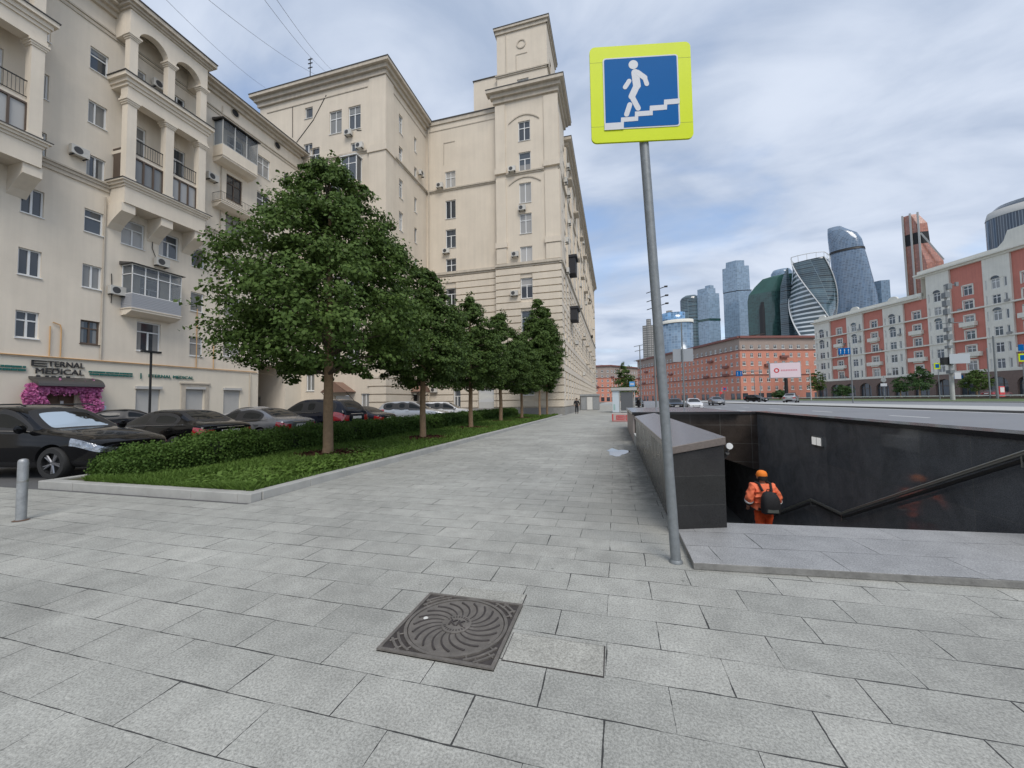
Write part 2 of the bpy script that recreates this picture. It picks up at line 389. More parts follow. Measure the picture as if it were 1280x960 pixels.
def tag(o, label=None, cat=None, group=None, kind=None):
    if label: o['label'] = label
    if cat: o['category'] = cat
    if group: o['group'] = group
    if kind: o['kind'] = kind
    return o
def thing(name, label, cat, loc=(0, 0, 0), rz=0.0, group=None):
    o = bpy.data.objects.new(name, None); COL.objects.link(o)
    o.location = loc; o.rotation_euler = (0, 0, rz); o.empty_display_size = 0.2
    return tag(o, label, cat, group)
KIDS = {}
def copy_tree(o, parent=None):
    c = o.copy(); COL.objects.link(c)
    if parent is not None: c.parent = parent
    for ch in list(o.children): copy_tree(ch, c)
    return c
def struct(o): return tag(o, kind='structure')

def holes_wall(mb, F, s0, s1, z0, z1, holes, o=0.0, depth=0.2, m=0, rm=None):
    rm = m if rm is None else rm
    hs = [(max(a, s0), min(b, s1), max(c, z0), min(d, z1)) for a, b, c, d in holes if b > s0 and a < s1 and d > z0 and c < z1]
    S = sorted({s0, s1, *[h[0] for h in hs], *[h[1] for h in hs]})
    for i in range(len(S) - 1):
        a, b = S[i], S[i + 1]
        if b - a < 1e-5: continue
        mid = (a + b) / 2
        cuts = sorted((h[2], h[3]) for h in hs if h[0] < mid < h[1])
        z = z0
        for c, d in cuts:
            if c > z + 1e-5: mb.fq(F, a, b, z, c, o, m)
            z = max(z, d)
        if z1 > z + 1e-5: mb.fq(F, a, b, z, z1, o, m)
    for a, b, c, d in hs:
        i = o - depth
        mb.quad(F(a, c, o), F(a, c, i), F(a, d, i), F(a, d, o), rm); mb.quad(F(b, c, o), F(b, c, i), F(b, d, i), F(b, d, o), rm)
        mb.quad(F(a, c, o), F(b, c, o), F(b, c, i), F(a, c, i), rm); mb.quad(F(a, d, o), F(b, d, o), F(b, d, i), F(a, d, i), rm)

def bands(mb, F, s0, s1, z, z2, holes, o0, o1, m=0):     # a raised course broken where a window is
    segs = [(s0, s1)]
    for a, b, c, d in holes:
        if c < z2 and d > z:
            ns = []
            for p, q in segs:
                if b <= p or a >= q: ns.append((p, q)); continue
                if a > p: ns.append((p, a))
                if b < q: ns.append((b, q))
            segs = ns
    for p, q in segs:
        if q - p > 0.02: mb.fbox(F, p, q, z, z2, o0, o1, m)

def cornice(mb, F, s0, s1, zt, out, h, m=0, cap=None):
    mb.fbox(F, s0 - out * 0.25, s1 + out * 0.25, zt - h, zt - h * 0.62, -0.05, out * 0.28, m)
    mb.fbox(F, s0 - out * 0.55, s1 + out * 0.55, zt - h * 0.62, zt - h * 0.3, -0.05, out * 0.6, m)
    mb.fbox(F, s0 - out, s1 + out, zt - h * 0.3, zt - 0.04, -0.05, out, m)
    if cap is not None: mb.fbox(F, s0 - out - 0.04, s1 + out + 0.04, zt - 0.04, zt + 0.03, -0.05, out + 0.05, cap)

def window(parent, F, s0, s1, z0, z1, o=-0.18, style='T2', fm=None, gm=None, sub=True, sill=True):
    fm = fm or M['white']
    gm = gm or rnd.choice([M['glass'], M['glass'], M['glass'], M['glass2'], M['curtain']])
    w, h = s1 - s0, z1 - z0
    t = min(0.075, w * 0.09)
    fb = MB()
    fb.fbox(F, s0, s0 + t, z0, z1, o, o + 0.07); fb.fbox(F, s1 - t, s1, z0, z1, o, o + 0.07)
    fb.fbox(F, s0 + t, s1 - t, z0, z0 + t, o, o + 0.07); fb.fbox(F, s0 + t, s1 - t, z1 - t, z1, o, o + 0.07)
    zt = z1 - t
    if style[0] == 'T':
        zt = z0 + h * 0.66
        fb.fbox(F, s0 + t, s1 - t, zt - t * 0.5, zt + t * 0.5, o, o + 0.066)
        zt -= t * 0.5
        if style[-1] == 'X': fb.fbox(F, (s0 + s1) / 2 - t * 0.4, (s0 + s1) / 2 + t * 0.4, zt + t, z1 - t, o, o + 0.06)
    if '2' in style or style[-1] == 'X': fb.fbox(F, (s0 + s1) / 2 - t * 0.6, (s0 + s1) / 2 + t * 0.6, z0 + t, zt, o, o + 0.074)
    if style[0] == 'O':                 # off-centre casement
        fb.fbox(F, s0 + w * 0.4 - t * 0.5, s0 + w * 0.4 + t * 0.5, z0 + t, z1 - t, o, o + 0.074)
    if sill: fb.fbox(F, s0 - 0.03, s1 + 0.03, z0 - 0.05, z0 - 0.004, o, 0.07)
    if not sub:
        fb.fq(F, s0 + 0.01, s1 - 0.01, z0 + 0.01, z1 - 0.01, o + 0.015, 1)
        return fb.build('window', [fm, gm], parent)
    w_ = fb.build('window', fm, parent)
    p = MB(); p.fq(F, s0 + 0.01, s1 - 0.01, z0 + 0.01, z1 - 0.01, o + 0.015)
    p.build('pane', gm, w_)
    if gm is M['glass'] and rnd.random() < .65:      # net curtains, half-drawn blinds
        p = MB(); k = rnd.random(); a, b_ = s0 + t, s1 - t
        if k < .35: p.fq(F, a, a + (b_ - a) * rnd.uniform(.2, .42), z0 + t, z1 - t, o + 0.022)
        elif k < .6: p.fq(F, a, a + (b_ - a) * .2, z0 + t, z1 - t, o + 0.022); p.fq(F, b_ - (b_ - a) * .25, b_, z0 + t, z1 - t, o + 0.022)
        elif k < .8: p.fq(F, a, b_, z1 - t - h * rnd.uniform(.15, .45), z1 - t, o + 0.022)
        else: p.fq(F, a, b_, z0 + t, z0 + h * rnd.uniform(.3, .55), o + 0.022)
        p.build('curtain', rnd.choice([M['curtain'], M['glass2']]), w_)
    return w_

def ac_unit(F, s, z, o, label, w=0.82, h=0.55, group='air conditioners on the facades', side=False):
    t = thing('air_conditioner', label, 'air conditioner', F(s, z, o), group=group)
    ox, oy, oz = F(s, z, o)
    def G(a, b, c):
        q = F(s + a, z + b, o + c); return (q[0] - ox, q[1] - oy, q[2] - oz)
    b = MB(); b.fbox(G, -w / 2, w / 2, 0, h, 0.12, 0.42); b.build('casing', M['ac'], t, bevel=0.012)
    g = MB()
    ring = []
    for k in range(20):
        a = 2 * math.pi * k / 20; ring.append(G(-w * 0.13 + 0.21 * math.cos(a), h / 2 + 0.21 * math.sin(a), 0.427))
    g.poly(ring)
    g.build('fan_grille', M['acdark'], t)
    k = MB(); k.fbox(G, -w * 0.4, -w * 0.33, -0.05, -0.006, 0.0, 0.42); k.fbox(G, w * 0.33, w * 0.4, -0.05, -0.006, 0.0, 0.42)
    k.build('bracket', M['iron'], t)
    return t

def text_mesh(s, size, ext=0.01):
    cu = bpy.data.curves.new('lettering', 'FONT'); cu.body = s; cu.size = size; cu.extrude = ext; cu.align_x = 'CENTER'; cu.align_y = 'CENTER'
    cu.resolution_u = 3; cu.bevel_depth = size * .014; cu.bevel_resolution = 0
    ob = bpy.data.objects.new('lettering', cu); COL.objects.link(ob)
    dg = bpy.context.evaluated_depsgraph_get()
    me = bpy.data.meshes.new_from_object(ob.evaluated_get(dg))
    bpy.data.objects.remove(ob); bpy.data.curves.remove(cu)
    return me
def obj_from_mesh(name, me, m, parent=None):
    me.materials.clear(); me.materials.append(m)
    o = bpy.data.objects.new(name, me); COL.objects.link(o)
    if parent is not None: o.parent = parent
    return o

# leaves: kite-shaped faces spread through a volume (real geometry)
def leaf_mesh(name, P, size, nrm, m, rs, parent=None, aspect=0.8):
    n = len(P)
    nrm = nrm / (np.linalg.norm(nrm, axis=1, keepdims=True) + 1e-9)
    ref = rs.normal(size=(n, 3))
    a = np.cross(nrm, ref); a /= (np.linalg.norm(a, axis=1, keepdims=True) + 1e-9)
    b = np.cross(nrm, a)
    sz = np.asarray(size).reshape(-1, 1) if np.ndim(size) else np.full((n, 1), size)
    fold = nrm * sz * 0.12
    V = np.stack([P - a * sz * 0.5, P - a * sz * 0.08 + b * sz * 0.5 * aspect + fold, P + a * sz * 0.55, P - a * sz * 0.08 - b * sz * 0.5 * aspect + fold], 1).reshape(-1, 3)
    me = bpy.data.meshes.new(name)
    me.vertices.add(n * 4); me.vertices.foreach_set('co', V.astype(np.float32).ravel())
    me.loops.add(n * 4); me.loops.foreach_set('vertex_index', np.arange(n * 4, dtype=np.int32))
    me.polygons.add(n)
    me.polygons.foreach_set('loop_start', (np.arange(n) * 4).astype(np.int32))
    try: me.polygons.foreach_set('loop_total', np.full(n, 4, dtype=np.int32))
    except Exception: pass
    me.update(calc_edges=True); me.validate()
    me.materials.append(m)
    o = bpy.data.objects.new(name, me); COL.objects.link(o)
    if parent is not None: o.parent = parent
    return o
# ================================================================== GROUND
ZX = [(-3000, -0.05), (-60, -0.05), (1.25, -0.05), (4.62, -0.05), (5.2, -0.16), (20.0, 0.50), (26.5, 0.52), (50, 0.75), (90, 0.78), (3000, 0.78)]
g = MB()
for (xa, za), (xb, zb) in zip(ZX[:-1], ZX[1:]):
    for ya, yb in ((-400, 5.22), (5.22, 14.6), (14.6, 400), (400, 3500)):
        if xa == 1.25 and ya == 5.22: continue
        g.quad((xa, ya, za), (xb, ya, zb), (xb, yb, zb), (xa, yb, za))
struct(g.build('ground', M['earth']))
g = MB()
for xa, xb, ya, yb in ((-12, 5.2, -60, 4.72), (-5.6, 1.25, 4.72, 300), (1.25, 5.2, 4.72, 5.22), (1.25, 5.2, 14.6, 300), (4.62, 5.2, 5.22, 14.6)):
    g.quad((xa, ya, 0), (xb, ya, 0), (xb, yb, 0), (xa, yb, 0))
struct(g.build('pavement', M['paving']))
g = MB(); g.quad((-60, -60, -0.012), (-12, -60, -0.012), (-12, 4.72, -0.012), (-60, 4.72, -0.012)); g.quad((-45, 4.72, -0.012), (-5.6, 4.72, -0.012), (-5.6, 40, -0.012), (-45, 40, -0.012)); g.quad((-45, 40, -0.012), (-20, 40, -0.012), (-20, 41, -0.012), (-45, 41, -0.012))
struct(g.build('parking_lot', M['parking']))
# roads
g = MB()
g.quad((5.4, -60, -0.10), (20.0, -60, 0.545), (20.0, 262, 0.545), (5.4, 262, -0.10))
struct(g.build('road', M['roadgrey']))
g = MB(); g.quad((26.5, -60, 0.58), (39.0, -60, 0.64), (39.0, 168, 0.64), (26.5, 168, 0.58)); struct(g.build('far_road', M['roadgrey']))
g = MB(); g.box(5.2, 5.4, -60, 262, -0.2, 0.004); struct(g.build('kerb', M['kerb']))
g = MB(); g.box(20.0, 20.25, -60, 165, 0.3, 0.66, 1); g.box(20.25, 26.5, -60, 165, 0.3, 0.664, 0); struct(g.build('median_strip', [M['concrete'], M['kerbdark']]))
g = MB(); g.box(39.0, 39.4, -60, 168, 0.4, 0.76); struct(g.build('lawn_kerb', M['concrete']))
g = MB(); g.quad((39.4, -60, 0.75), (50.0, -60, 0.90), (50.0, 168, 0.90), (39.4, 168, 0.75)); struct(g.build('lawn', M['farlawn']))
g = MB(); g.quad((50.3, -60, 0.86), (76.0, -60, 0.86), (76, 175, 0.86), (50.3, 175, 0.86)); struct(g.build('far_pavement', M['concrete']))
g = MB()
def road_z(x): return -0.10 + 0.645 * (x - 5.4) / 14.6
for X in (9.0, 12.6, 15.7):
    for k in range(24):
        y = 2.0 + k * 9.2 + (4.5 if X > 12 else 0)
        g.quad((X, y, road_z(X) + 0.005), (X + 0.16, y, road_z(X + .16) + 0.005), (X + 0.16, y + 3.0, road_z(X + .16) + 0.005), (X, y + 3.0, road_z(X) + 0.005))
g.quad((19.55, -60, road_z(19.55) + .005), (19.72, -60, road_z(19.72) + .005), (19.72, 170, road_z(19.72) + .005), (19.55, 170, road_z(19.55) + .005))
struct(g.build('lane_markings', M['paint']))
# puddle
g = MB(); rs_ = random.Random(3); pts = []
for k in range(22):
    a = 2 * math.pi * k / 22; r = 1 + 0.28 * math.sin(3 * a + 1) + 0.2 * rs_.uniform(-1, 1)
    pts.append((0.03 + 0.30 * r * math.cos(a), 11.75 + 0.75 * r * math.sin(a), 0.004))
g.poly(pts); M['puddle'] = mat('standing_water', (0.05, 0.05, 0.05), 0.015, spec=1.0)
struct(g.build('puddle', M['puddle']))

# ================================================================== UNDERPASS ENTRANCE
M['stepface'] = mat('grimy_granite_step_face', (.20, .195, .18), .85, var=.35, scale=7, bump=.3, bscale=50)
ue = thing('underpass_entrance', 'black polished granite stair pit of the pedestrian underpass beside the pavement', 'underpass')
ue.location = (0.62, 4.75, 0)
def UB(mb, name, mats, **k):
    mb.v = [(a - 0.62, b - 4.75, c) for a, b, c in mb.v]
    o = mb.build(name, mats, ue, **k)
    return o
# materials use object coordinates; slabs stay aligned because every part shares one origin
b = MB()
b.hexa([(.62, 4.72, 0), (1.2, 4.92, 0), (1.2, 13.0, 0), (.62, 13.0, 0), (.62, 4.72, .91), (1.2, 4.92, 1.0), (1.2, 13.0, 1.0), (.62, 13.0, .91)])
for k in range(len(b.f)): b.m[k] = 0
b.m[2] = 1
b.quad((1.2, 4.92, 0), (1.2, 14.6, 0), (1.2, 14.6, -3.3), (1.2, 4.92, -3.3), 2)
UB(b, 'parapet', [M['sidegranite'], M['endgranite'], M['blackgranite']])
b = MB()
b.hexa([(.59, 4.68, .914), (1.215, 4.89, 1.014), (1.215, 13.03, 1.014), (.59, 13.03, .914), (.59, 4.68, 1.0), (1.215, 4.89, 1.105), (1.215, 13.03, 1.105), (.59, 13.03, 1.0)])
UB(b, 'coping', [M['capgranite']], bevel=0.008)
b = MB(); b.box(.62, 1.2, 13.05, 14.55, 0, .33); UB(b, 'stone_ledge', M['concrete'])
b = MB(); b.poly([(1.2, 14.6, .32), (4.6, 14.6, -.90), (4.6, 14.6, 1.0), (1.2, 14.6, 1.0)])
UB(b, 'back_wall', M['browngranite'])
b = MB()
b.quad((1.2, 14.6, .32), (4.6, 14.6, -.90), (4.6, 26, -.9), (1.2, 26, .32)); b.quad((1.2, 14.6, .32), (1.2, 26, .32), (1.2, 26, -3.3), (1.2, 14.6, -3.3))
b.quad((4.6, 14.6, -.9), (4.6, 26, -.9), (4.6, 26, -3.3), (4.6, 14.6, -3.3)); b.quad((1.2, 26, .32), (4.6, 26, .32), (4.6, 26, -3.3), (1.2, 26, -3.3))
UB(b, 'tunnel', M['blackgranite'])
b = MB(); b.box(.62, .66, 14.62, 22, 0, .985, 0); b.box(.66, 4.6, 21.9, 22, 0, .985, 0); b.box(.66, 1.21, 14.595, 14.62, 0, .985, 1)
UB(b, 'tunnel_roof_block', [M['blockgrey'], M['browngranite']])
b = MB(); b.box(.57, 4.05, 14.42, 22.05, 1.0, 1.09, 0); b.box(.575, 4.045, 14.40, 14.418, 1.0, 1.085, 1); UB(b, 'roof_coping', [M['captop'], M['capedge']])
b = MB(); b.box(4.6, 4.98, 4.3, 14.6, -3.3, 1.0); b.box(4.05, 4.98, 14.62, 15.0, 0, 1.0); UB(b, 'side_wall', M['blackgranite'])
b = MB(); b.box(4.57, 5.02, 4.27, 15.03, 1.004, 1.075, 0); b.box(4.06, 4.566, 14.56, 15.03, 1.004, 1.07, 0); UB(b, 'coping', [M['capedge']])
b = MB()
ZS = .066; b.hexa([(.645, 3.82, 0), (4.6, 4.16, 0), (4.6, 5.42, 0), (.645, 5.06, 0), (.645, 3.82, ZS), (4.6, 4.16, ZS), (4.6, 5.42, ZS), (.645, 5.06, ZS)])
b.m[2] = 1; b.m[5] = 1; UB(b, 'entrance_step', [M['stepstone'], M['stepface']], bevel=0.008)
b = MB()
run, rise = 0.302, 0.139
y, z = 5.0, .02
for k in range(14):
    z -= rise; b.box(1.2, 4.6, y + .18, y + run + .2, z - .3, z); y += run
b.box(1.2, 4.6, y + .18, 10.8, z - .3, z); y = 10.8
for k in range(9):
    z -= rise; b.box(1.2, 4.6, y, y + run + .02, z - .3, z); y += run
b.box(1.2, 4.6, y, 26, -3.35, z - .002)
b.quad((1.2, 5.1, .06), (4.6, 5.41, .06), (4.6, 5.41, -1), (1.2, 5.1, -1))
UB(b, 'stair', M['stair'])
def handrail(X, pts, side):
    hb = MB(); P = [(X, a, c) for a, c in pts]
    hb.tube(P, 0.03, 10)
    hb.tube([(X + side * .02, a, c - .075) for a, c in pts], .026, 8, m=1)  # dark lower tube stands in for the shade under the rail
    for a, c in pts[1:]:
        hb.tube([(X, a, c - .02), (X, a, c - .15), (X + side * .1, a, c - .15)], .012, 6)
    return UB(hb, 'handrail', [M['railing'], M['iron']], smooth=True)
M['railing'] = mat('worn_steel_handrail', (0.30, 0.30, 0.27), 0.35, metal=0.85)
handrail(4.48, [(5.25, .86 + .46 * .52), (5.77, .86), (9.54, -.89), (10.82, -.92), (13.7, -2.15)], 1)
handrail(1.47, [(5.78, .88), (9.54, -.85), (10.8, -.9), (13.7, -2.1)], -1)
b = MB(); b.lathe([(.040, -.015), (.042, 0), (.042, .012), (.0, .013)], 16, (1.47, 5.75, .90), 'y'); UB(b, 'handrail_end_cap', M['white'])
b = MB(); b.box(4.55, 4.598, 10.36, 10.80, .39, .61); wl = UB(b, 'wall_lamp', M['steel2'])
b = MB(); M['lamp'] = mat('white_lamp_diffuser', (0.7, 0.7, 0.68), 0.4)
M['lamp'].node_tree.nodes['Principled BSDF'].inputs['Emission Color'].default_value = (1, .98, .93, 1)
M['lamp'].node_tree.nodes['Principled BSDF'].inputs['Emission Strength'].default_value = 0.22
for ya, yb in ((10.38, 10.55), (10.60, 10.78)): b.box(4.54, 4.548, ya, yb, .41, .59)
b.v = [(a - .62, bb - 4.75, c) for a, bb, c in b.v]
b.build('diffuser', M['lamp'], wl)

# ================================================================== TRAFFIC SIGN
ts = thing('traffic_sign', 'blue pedestrian underpass sign in a fluorescent yellow frame on a grey pole', 'traffic sign', (0.516, 3.954, 0))
b = MB(); top = (-.175, .16, 4.75)
b.tube([(0, 0, 0), tuple(Vector(top) * .5), top], .046, 16); b.lathe([(.062, 0), (.062, .012), (.05, .03)], 16)
b.build('pole', M['polegrey'], ts, smooth=True)
pl = bpy.data.objects.new('sign_panel', None)
SW = 1.03
yaw = R(12)
cx_, cy_, cz_ = 0.335 - .516, 4.045 - 3.954, 4.717
ca, sa = math.cos(yaw), math.sin(yaw)
def SF(u, v, o):                       # panel coordinates in units of the panel width, o = metres towards the viewer
    s = (u - .5) * SW
    return (cx_ + ca * s + sa * o, cy_ + sa * s - ca * o, cz_ + (v - .5) * SW)
def rrect(u0, u1, v0, v1, r, n=6):
    pts = []
    for cx, cy, a0 in ((u1 - r, v1 - r, 0), (u0 + r, v1 - r, 90), (u0 + r, v0 + r, 180), (u1 - r, v0 + r, 270)):
        for k in range(n + 1):
            a = R(a0 + 90 * k / n); pts.append((cx + r * math.cos(a), cy + r * math.sin(a)))
    return pts
b = MB(); b.fprism(SF, rrect(0, 1, 0, 1, .055), 0.0, .022); 
yp = b.build('yellow_panel', M['yellow'], ts)
b = MB(); b.fprism(SF, rrect(.01, .99, .01, .99, .05), -.012, -.002); b.fbox(SF, .1, .9, .25, .29, -.045, -.013); b.fbox(SF, .1, .9, .71, .75, -.045, -.013)
b.build('backing', M['steel'], ts)
b = MB()
for v in (.165, .835):
    b.fbox(SF, .0, .125, v - .0015, v + .0015, .0221, .0228); b.fbox(SF, .875, 1.0, v - .0015, v + .0015, .0221, .0228)
b.build('panel_seam', mat('dark_yellow_seam', (.25, .30, .0), .5), yp)
b = MB(); b.fprism(SF, rrect(.128, .872, .128, .872, .03), .0222, .027); b.build('white_border', M['signwhite'], ts)
b = MB(); b.fprism(SF, rrect(.142, .858, .142, .858, .02), .0272, .030); bp_ = b.build('blue_plate', M['signblue'], ts)
# pictogram: photographed points mapped back to panel units
Q = [(150, 165), (638, 142), (677, 610), (187, 645)]
def unq(x, y):
    u = v = .5
    for _ in range(30):
        def F_(u, v):
            X = (1 - v) * ((1 - u) * Q[0][0] + u * Q[1][0]) + v * ((1 - u) * Q[3][0] + u * Q[2][0])
            Y = (1 - v) * ((1 - u) * Q[0][1] + u * Q[1][1]) + v * ((1 - u) * Q[3][1] + u * Q[2][1])
            return X, Y
        X, Y = F_(u, v); e = 1e-4
        Xu, Yu = F_(u + e, v); Xv, Yv = F_(u, v + e)
        a, b_, c, d = (Xu - X) / e, (Xv - X) / e, (Yu - Y) / e, (Yv - Y) / e
        det = a * d - b_ * c
        u += (d * (x - X) - b_ * (y - Y)) / det; v += (-c * (x - X) + a * (y - Y)) / det
    return u, 1 - v
def capsule(p, q, w, n=8):
    (ax, ay), (bx, by) = unq(*p), unq(*q); r = w / 490 / 2
    a = math.atan2(by - ay, bx - ax); pts = []
    for k in range(n + 1):
        t = a + math.pi / 2 + math.pi * k / n; pts.append((ax + r * math.cos(t), ay + r * math.sin(t)))
    for k in range(n + 1):
        t = a - math.pi / 2 + math.pi * k / n; pts.append((bx + r * math.cos(t), by + r * math.sin(t)))
    return pts
b = MB(); hu, hv = unq(368, 257); b.fprism(SF, [(hu + .047 * math.cos(R(k * 18)), hv + .047 * math.sin(R(k * 18))) for k in range(20)], .0301, .0320)
lay = .0320
for p, q, w in (((379, 297), (391, 362), 37), ((391, 360), (369, 414), 32), ((369, 414), (402, 472), 26), ((361, 455), (348, 503), 24),
                ((390, 296), (426, 322), 27), ((426, 322), (438, 353), 22), ((352, 338), (334, 369), 22)):
    b.fprism(SF, capsule(p, q, w), .0301, lay); lay += .00015
b.build('walking_figure', M['signwhite'], bp_)
b = MB()
st = [(245, 548, 337, 582), (322, 519, 405, 541), (388, 489, 473, 513), (458, 460, 541, 485), (525, 430, 600, 455)]
lay = .0318
for x0, y0, x1_, y1_ in st:
    P = [unq(x0, y1_ - (x1_ - x0) * -.0), unq(x1_, y1_ - 7), unq(x1_, y0 - 7), unq(x0, y0)]
    b.fprism(SF, P, .0301, lay); lay += .00015
for (x0, y0, x1_, y1_), (X0, Y0, X1, Y1) in zip(st[:-1], st[1:]):
    b.fprism(SF, [unq(X0, y1_ - 6), unq(X0 + 16, y1_ - 7), unq(X0 + 14, Y0 + 4), unq(X0, Y0 + 4)], .0301, lay); lay += .00015
b.build('stair_symbol', M['signwhite'], bp_)
bpy.data.objects.remove(pl)

# ================================================================== MANHOLE COVER
mh = thing('manhole_cover', 'worn square cast iron manhole cover with swirling ribs set in the paving', 'manhole cover', (-1.10, 2.505, 0))
MW, MD = .385, .36
b = MB(); b.box(-MW, MW, -MD, MD, -.02, .006); b.build('bed', M['iron_dark'], mh)
b = MB()
for s in (-1, 1):
    b.box(s * MW - (.022 if s > 0 else 0), s * MW + (0.022 if s < 0 else 0), -MD, MD, .0, .017)
    b.box(-MW + .022, MW - .022, s * MD - (.022 if s > 0 else 0), s * MD + (.022 if s < 0 else 0), .0, .0165)
def ell(r0, r1, a0, a1, z0, z1, n):
    for k in range(n):
        ta, tb = a0 + (a1 - a0) * k / n, a0 + (a1 - a0) * (k + 1) / n
        p = []
        for zz in (z0, z1):
            for r, t in ((r0, ta), (r1, ta), (r1, tb), (r0, tb)):
                p.append((r * math.cos(t), r * math.sin(t) * .945, zz))
        b.hexa(p)
ell(.335, .357, 0, 2 * math.pi, .004, .0175, 64)
# corner ornaments: bars concentric with the rim
for q in range(4):
    c = math.pi / 4 + q * math.pi / 2
    for r, da in ((.392, .30), (.43, .17)): ell(r - .008, r + .008, c - da, c + da, .004, .016, 10)
    for da in (-.33, .33, -.16, .16):
        a = c + da * .72; r0, r1 = (.357, .40) if abs(da) > .2 else (.395, .45)
        p0 = Vector((math.cos(a) * r0, math.sin(a) * r0 * .945, .010)); p1 = Vector((math.cos(a) * r1, math.sin(a) * r1 * .945, .010))
        b.tube([p0, p1], .006, 5)
b.build('frame', M['iron_cast'], mh)
b = MB(); b.lathe([(.0, .004), (.326, .004), (.328, .013), (.318, .0135), (.30, .010), (.10, .012), (.0, .012)], 64, cap=False)
for v in range(len(b.v)): b.v[v] = (b.v[v][0], b.v[v][1] * .945, b.v[v][2])
lid = b.build('lid', M['iron_cast'], mh, smooth=True)
b = MB()
for k in range(20):
    a0 = 2 * math.pi * k / 20; pts = []
    for t in range(7):
        q = t / 6; r = .105 + .195 * q; a = a0 + .55 * q ** 1.5
        pts.append((r * math.cos(a), r * math.sin(a) * .945, .0115))
    b.tube(pts, [.0045 + .0035 * t / 6 for t in range(7)], 6)
b.build('ribs', M['iron_dark'], lid, smooth=True)
b = MB(); b.lathe([(.0, .004), (.104, .004), (.104, .018), (.096, .020), (.0, .0195)], 36, cap=False); hub = b.build('hub', M['iron_cast'], lid, smooth=True)
me = text_mesh('KK', .085, .003); kk = obj_from_mesh('emblem', me, M['iron_dark'], lid); kk.location = (0, 0, .0225)
b = MB()
for k in range(26):
    a = 2 * math.pi * k / 26; 
    if abs(math.cos(a)) > .95: continue
    c, s = math.cos(a), math.sin(a)
    b.hexa([(c * r - s * w, (s * r + c * w) * .96, zz) for zz in (.0195, .0225) for r, w in ((.074, -.004), (.09, -.004), (.09, .004), (.074, .004))])
b.build('worn_lettering', M['iron_dark'], lid)
b = MB(); b.lathe([(.0, .0), (.018, 0), (.014, .004), (0, .005)], 9, (-.245, .02, .014), cap=False); b.build('paint_blob', M['offwhite'], lid)

g = MB(); g2_ = MB()
for x0, x1_, y0, y1 in ((-1.28, -.72, 2.875, 3.035), (-.70, -.10, 2.245, 2.53)):
    g.quad((x0, y0, .0015), (x1_, y0, .0015), (x1_, y1, .0015), (x0, y1, .0015)); e = .006
    g2_.quad((x0 + e, y0 + e, .004), (x1_ - e, y0 + e * 1.5, .004), (x1_ - e * 1.5, y1 - e, .004), (x0 + e, y1 - e, .004))
struct(g.build('pavement_joint', M['iron_dark'])); struct(g2_.build('pavement_patch', M['patch']))

# ================================================================== BOLLARD
bo = thing('bollard', 'scuffed round steel bollard on the paving near the black crossover', 'bollard', (-7.98, 3.38, 0))
b = MB(); b.lathe([(.052, 0), (.052, .80), (.049, .825), (.038, .842), (.018, .85), (0.0, .851)], 20, cap=False); b.build('post', M['steel'], bo, smooth=True)
b = MB(); b.lathe([(.0, .0), (.075, .001), (.085, .006), (.055, .016), (.0, .016)], 14, cap=False); b.build('rusty_base', mat('rusty_ground_ring', (.11, .07, .05), .9, var=.3, scale=20), bo)
b = MB(); b.lathe([(.0525, .53), (.0535, .54), (.0535, .55), (.0525, .56)], 20, cap=False); b.build('band', M['steel2'], bo, smooth=True)

# ================================================================== PLANTER: kerb, soil, grass, hedge
g = MB()
PX0, PY0, PY1 = -10.9, 4.82, 38.6
def px1(y): return -5.62 + 0.42 * min(1, (y - PY0) / 26)
xs = PX0
k = 0
while xs < px1(PY0) - .01:
    xe = min(xs + 1.0, px1(PY0)); j = rnd.uniform(-.008, .008)
    g.box(xs + .003, xe - .003, PY0 + j, PY0 + .20 + j, -.02, .14 + rnd.uniform(-.004, .004)); xs = xe
ys = PY0 + .205
while ys < PY1:
    ye = min(ys + 1.0, PY1); xa, xb = px1(ys), px1(ye); zt = .14 + rnd.uniform(-.004, .004)
    g.hexa([(xa - .2, ys + .003, -.02), (xa, ys + .003, -.02), (xb, ye - .003, -.02), (xb - .2, ye - .003, -.02), (xa - .2, ys + .003, zt), (xa, ys + .003, zt), (xb, ye - .003, zt), (xb - .2, ye - .003, zt)])
    ys = ye
g.box(PX0, PX0 + .16, PY0 + .205, PY1, -.02, .135)
struct(g.build('planter_kerb', M['kerb'], bevel=.012))
g = MB(); n = 16
for i in range(n):
    ya, yb = PY0 + .2 + (PY1 - PY0 - .2) * i / n, PY0 + .2 + (PY1 - PY0 - .2) * (i + 1) / n
    g.quad((PX0 + .16, ya, .10), (px1(ya) - .2, ya, .10), (px1(yb) - .2, yb, .10), (PX0 + .16, yb, .10))
struct(g.build('soil', M['soil']))
rs = np.random.RandomState(11)
TREES = [(-7.82, 9.02), (-7.42, 13.75), (-7.57, 19.4), (-7.85, 25.9), (-7.4, 30.3), (-7.05, 36.2), (-6.8, 38.1)]
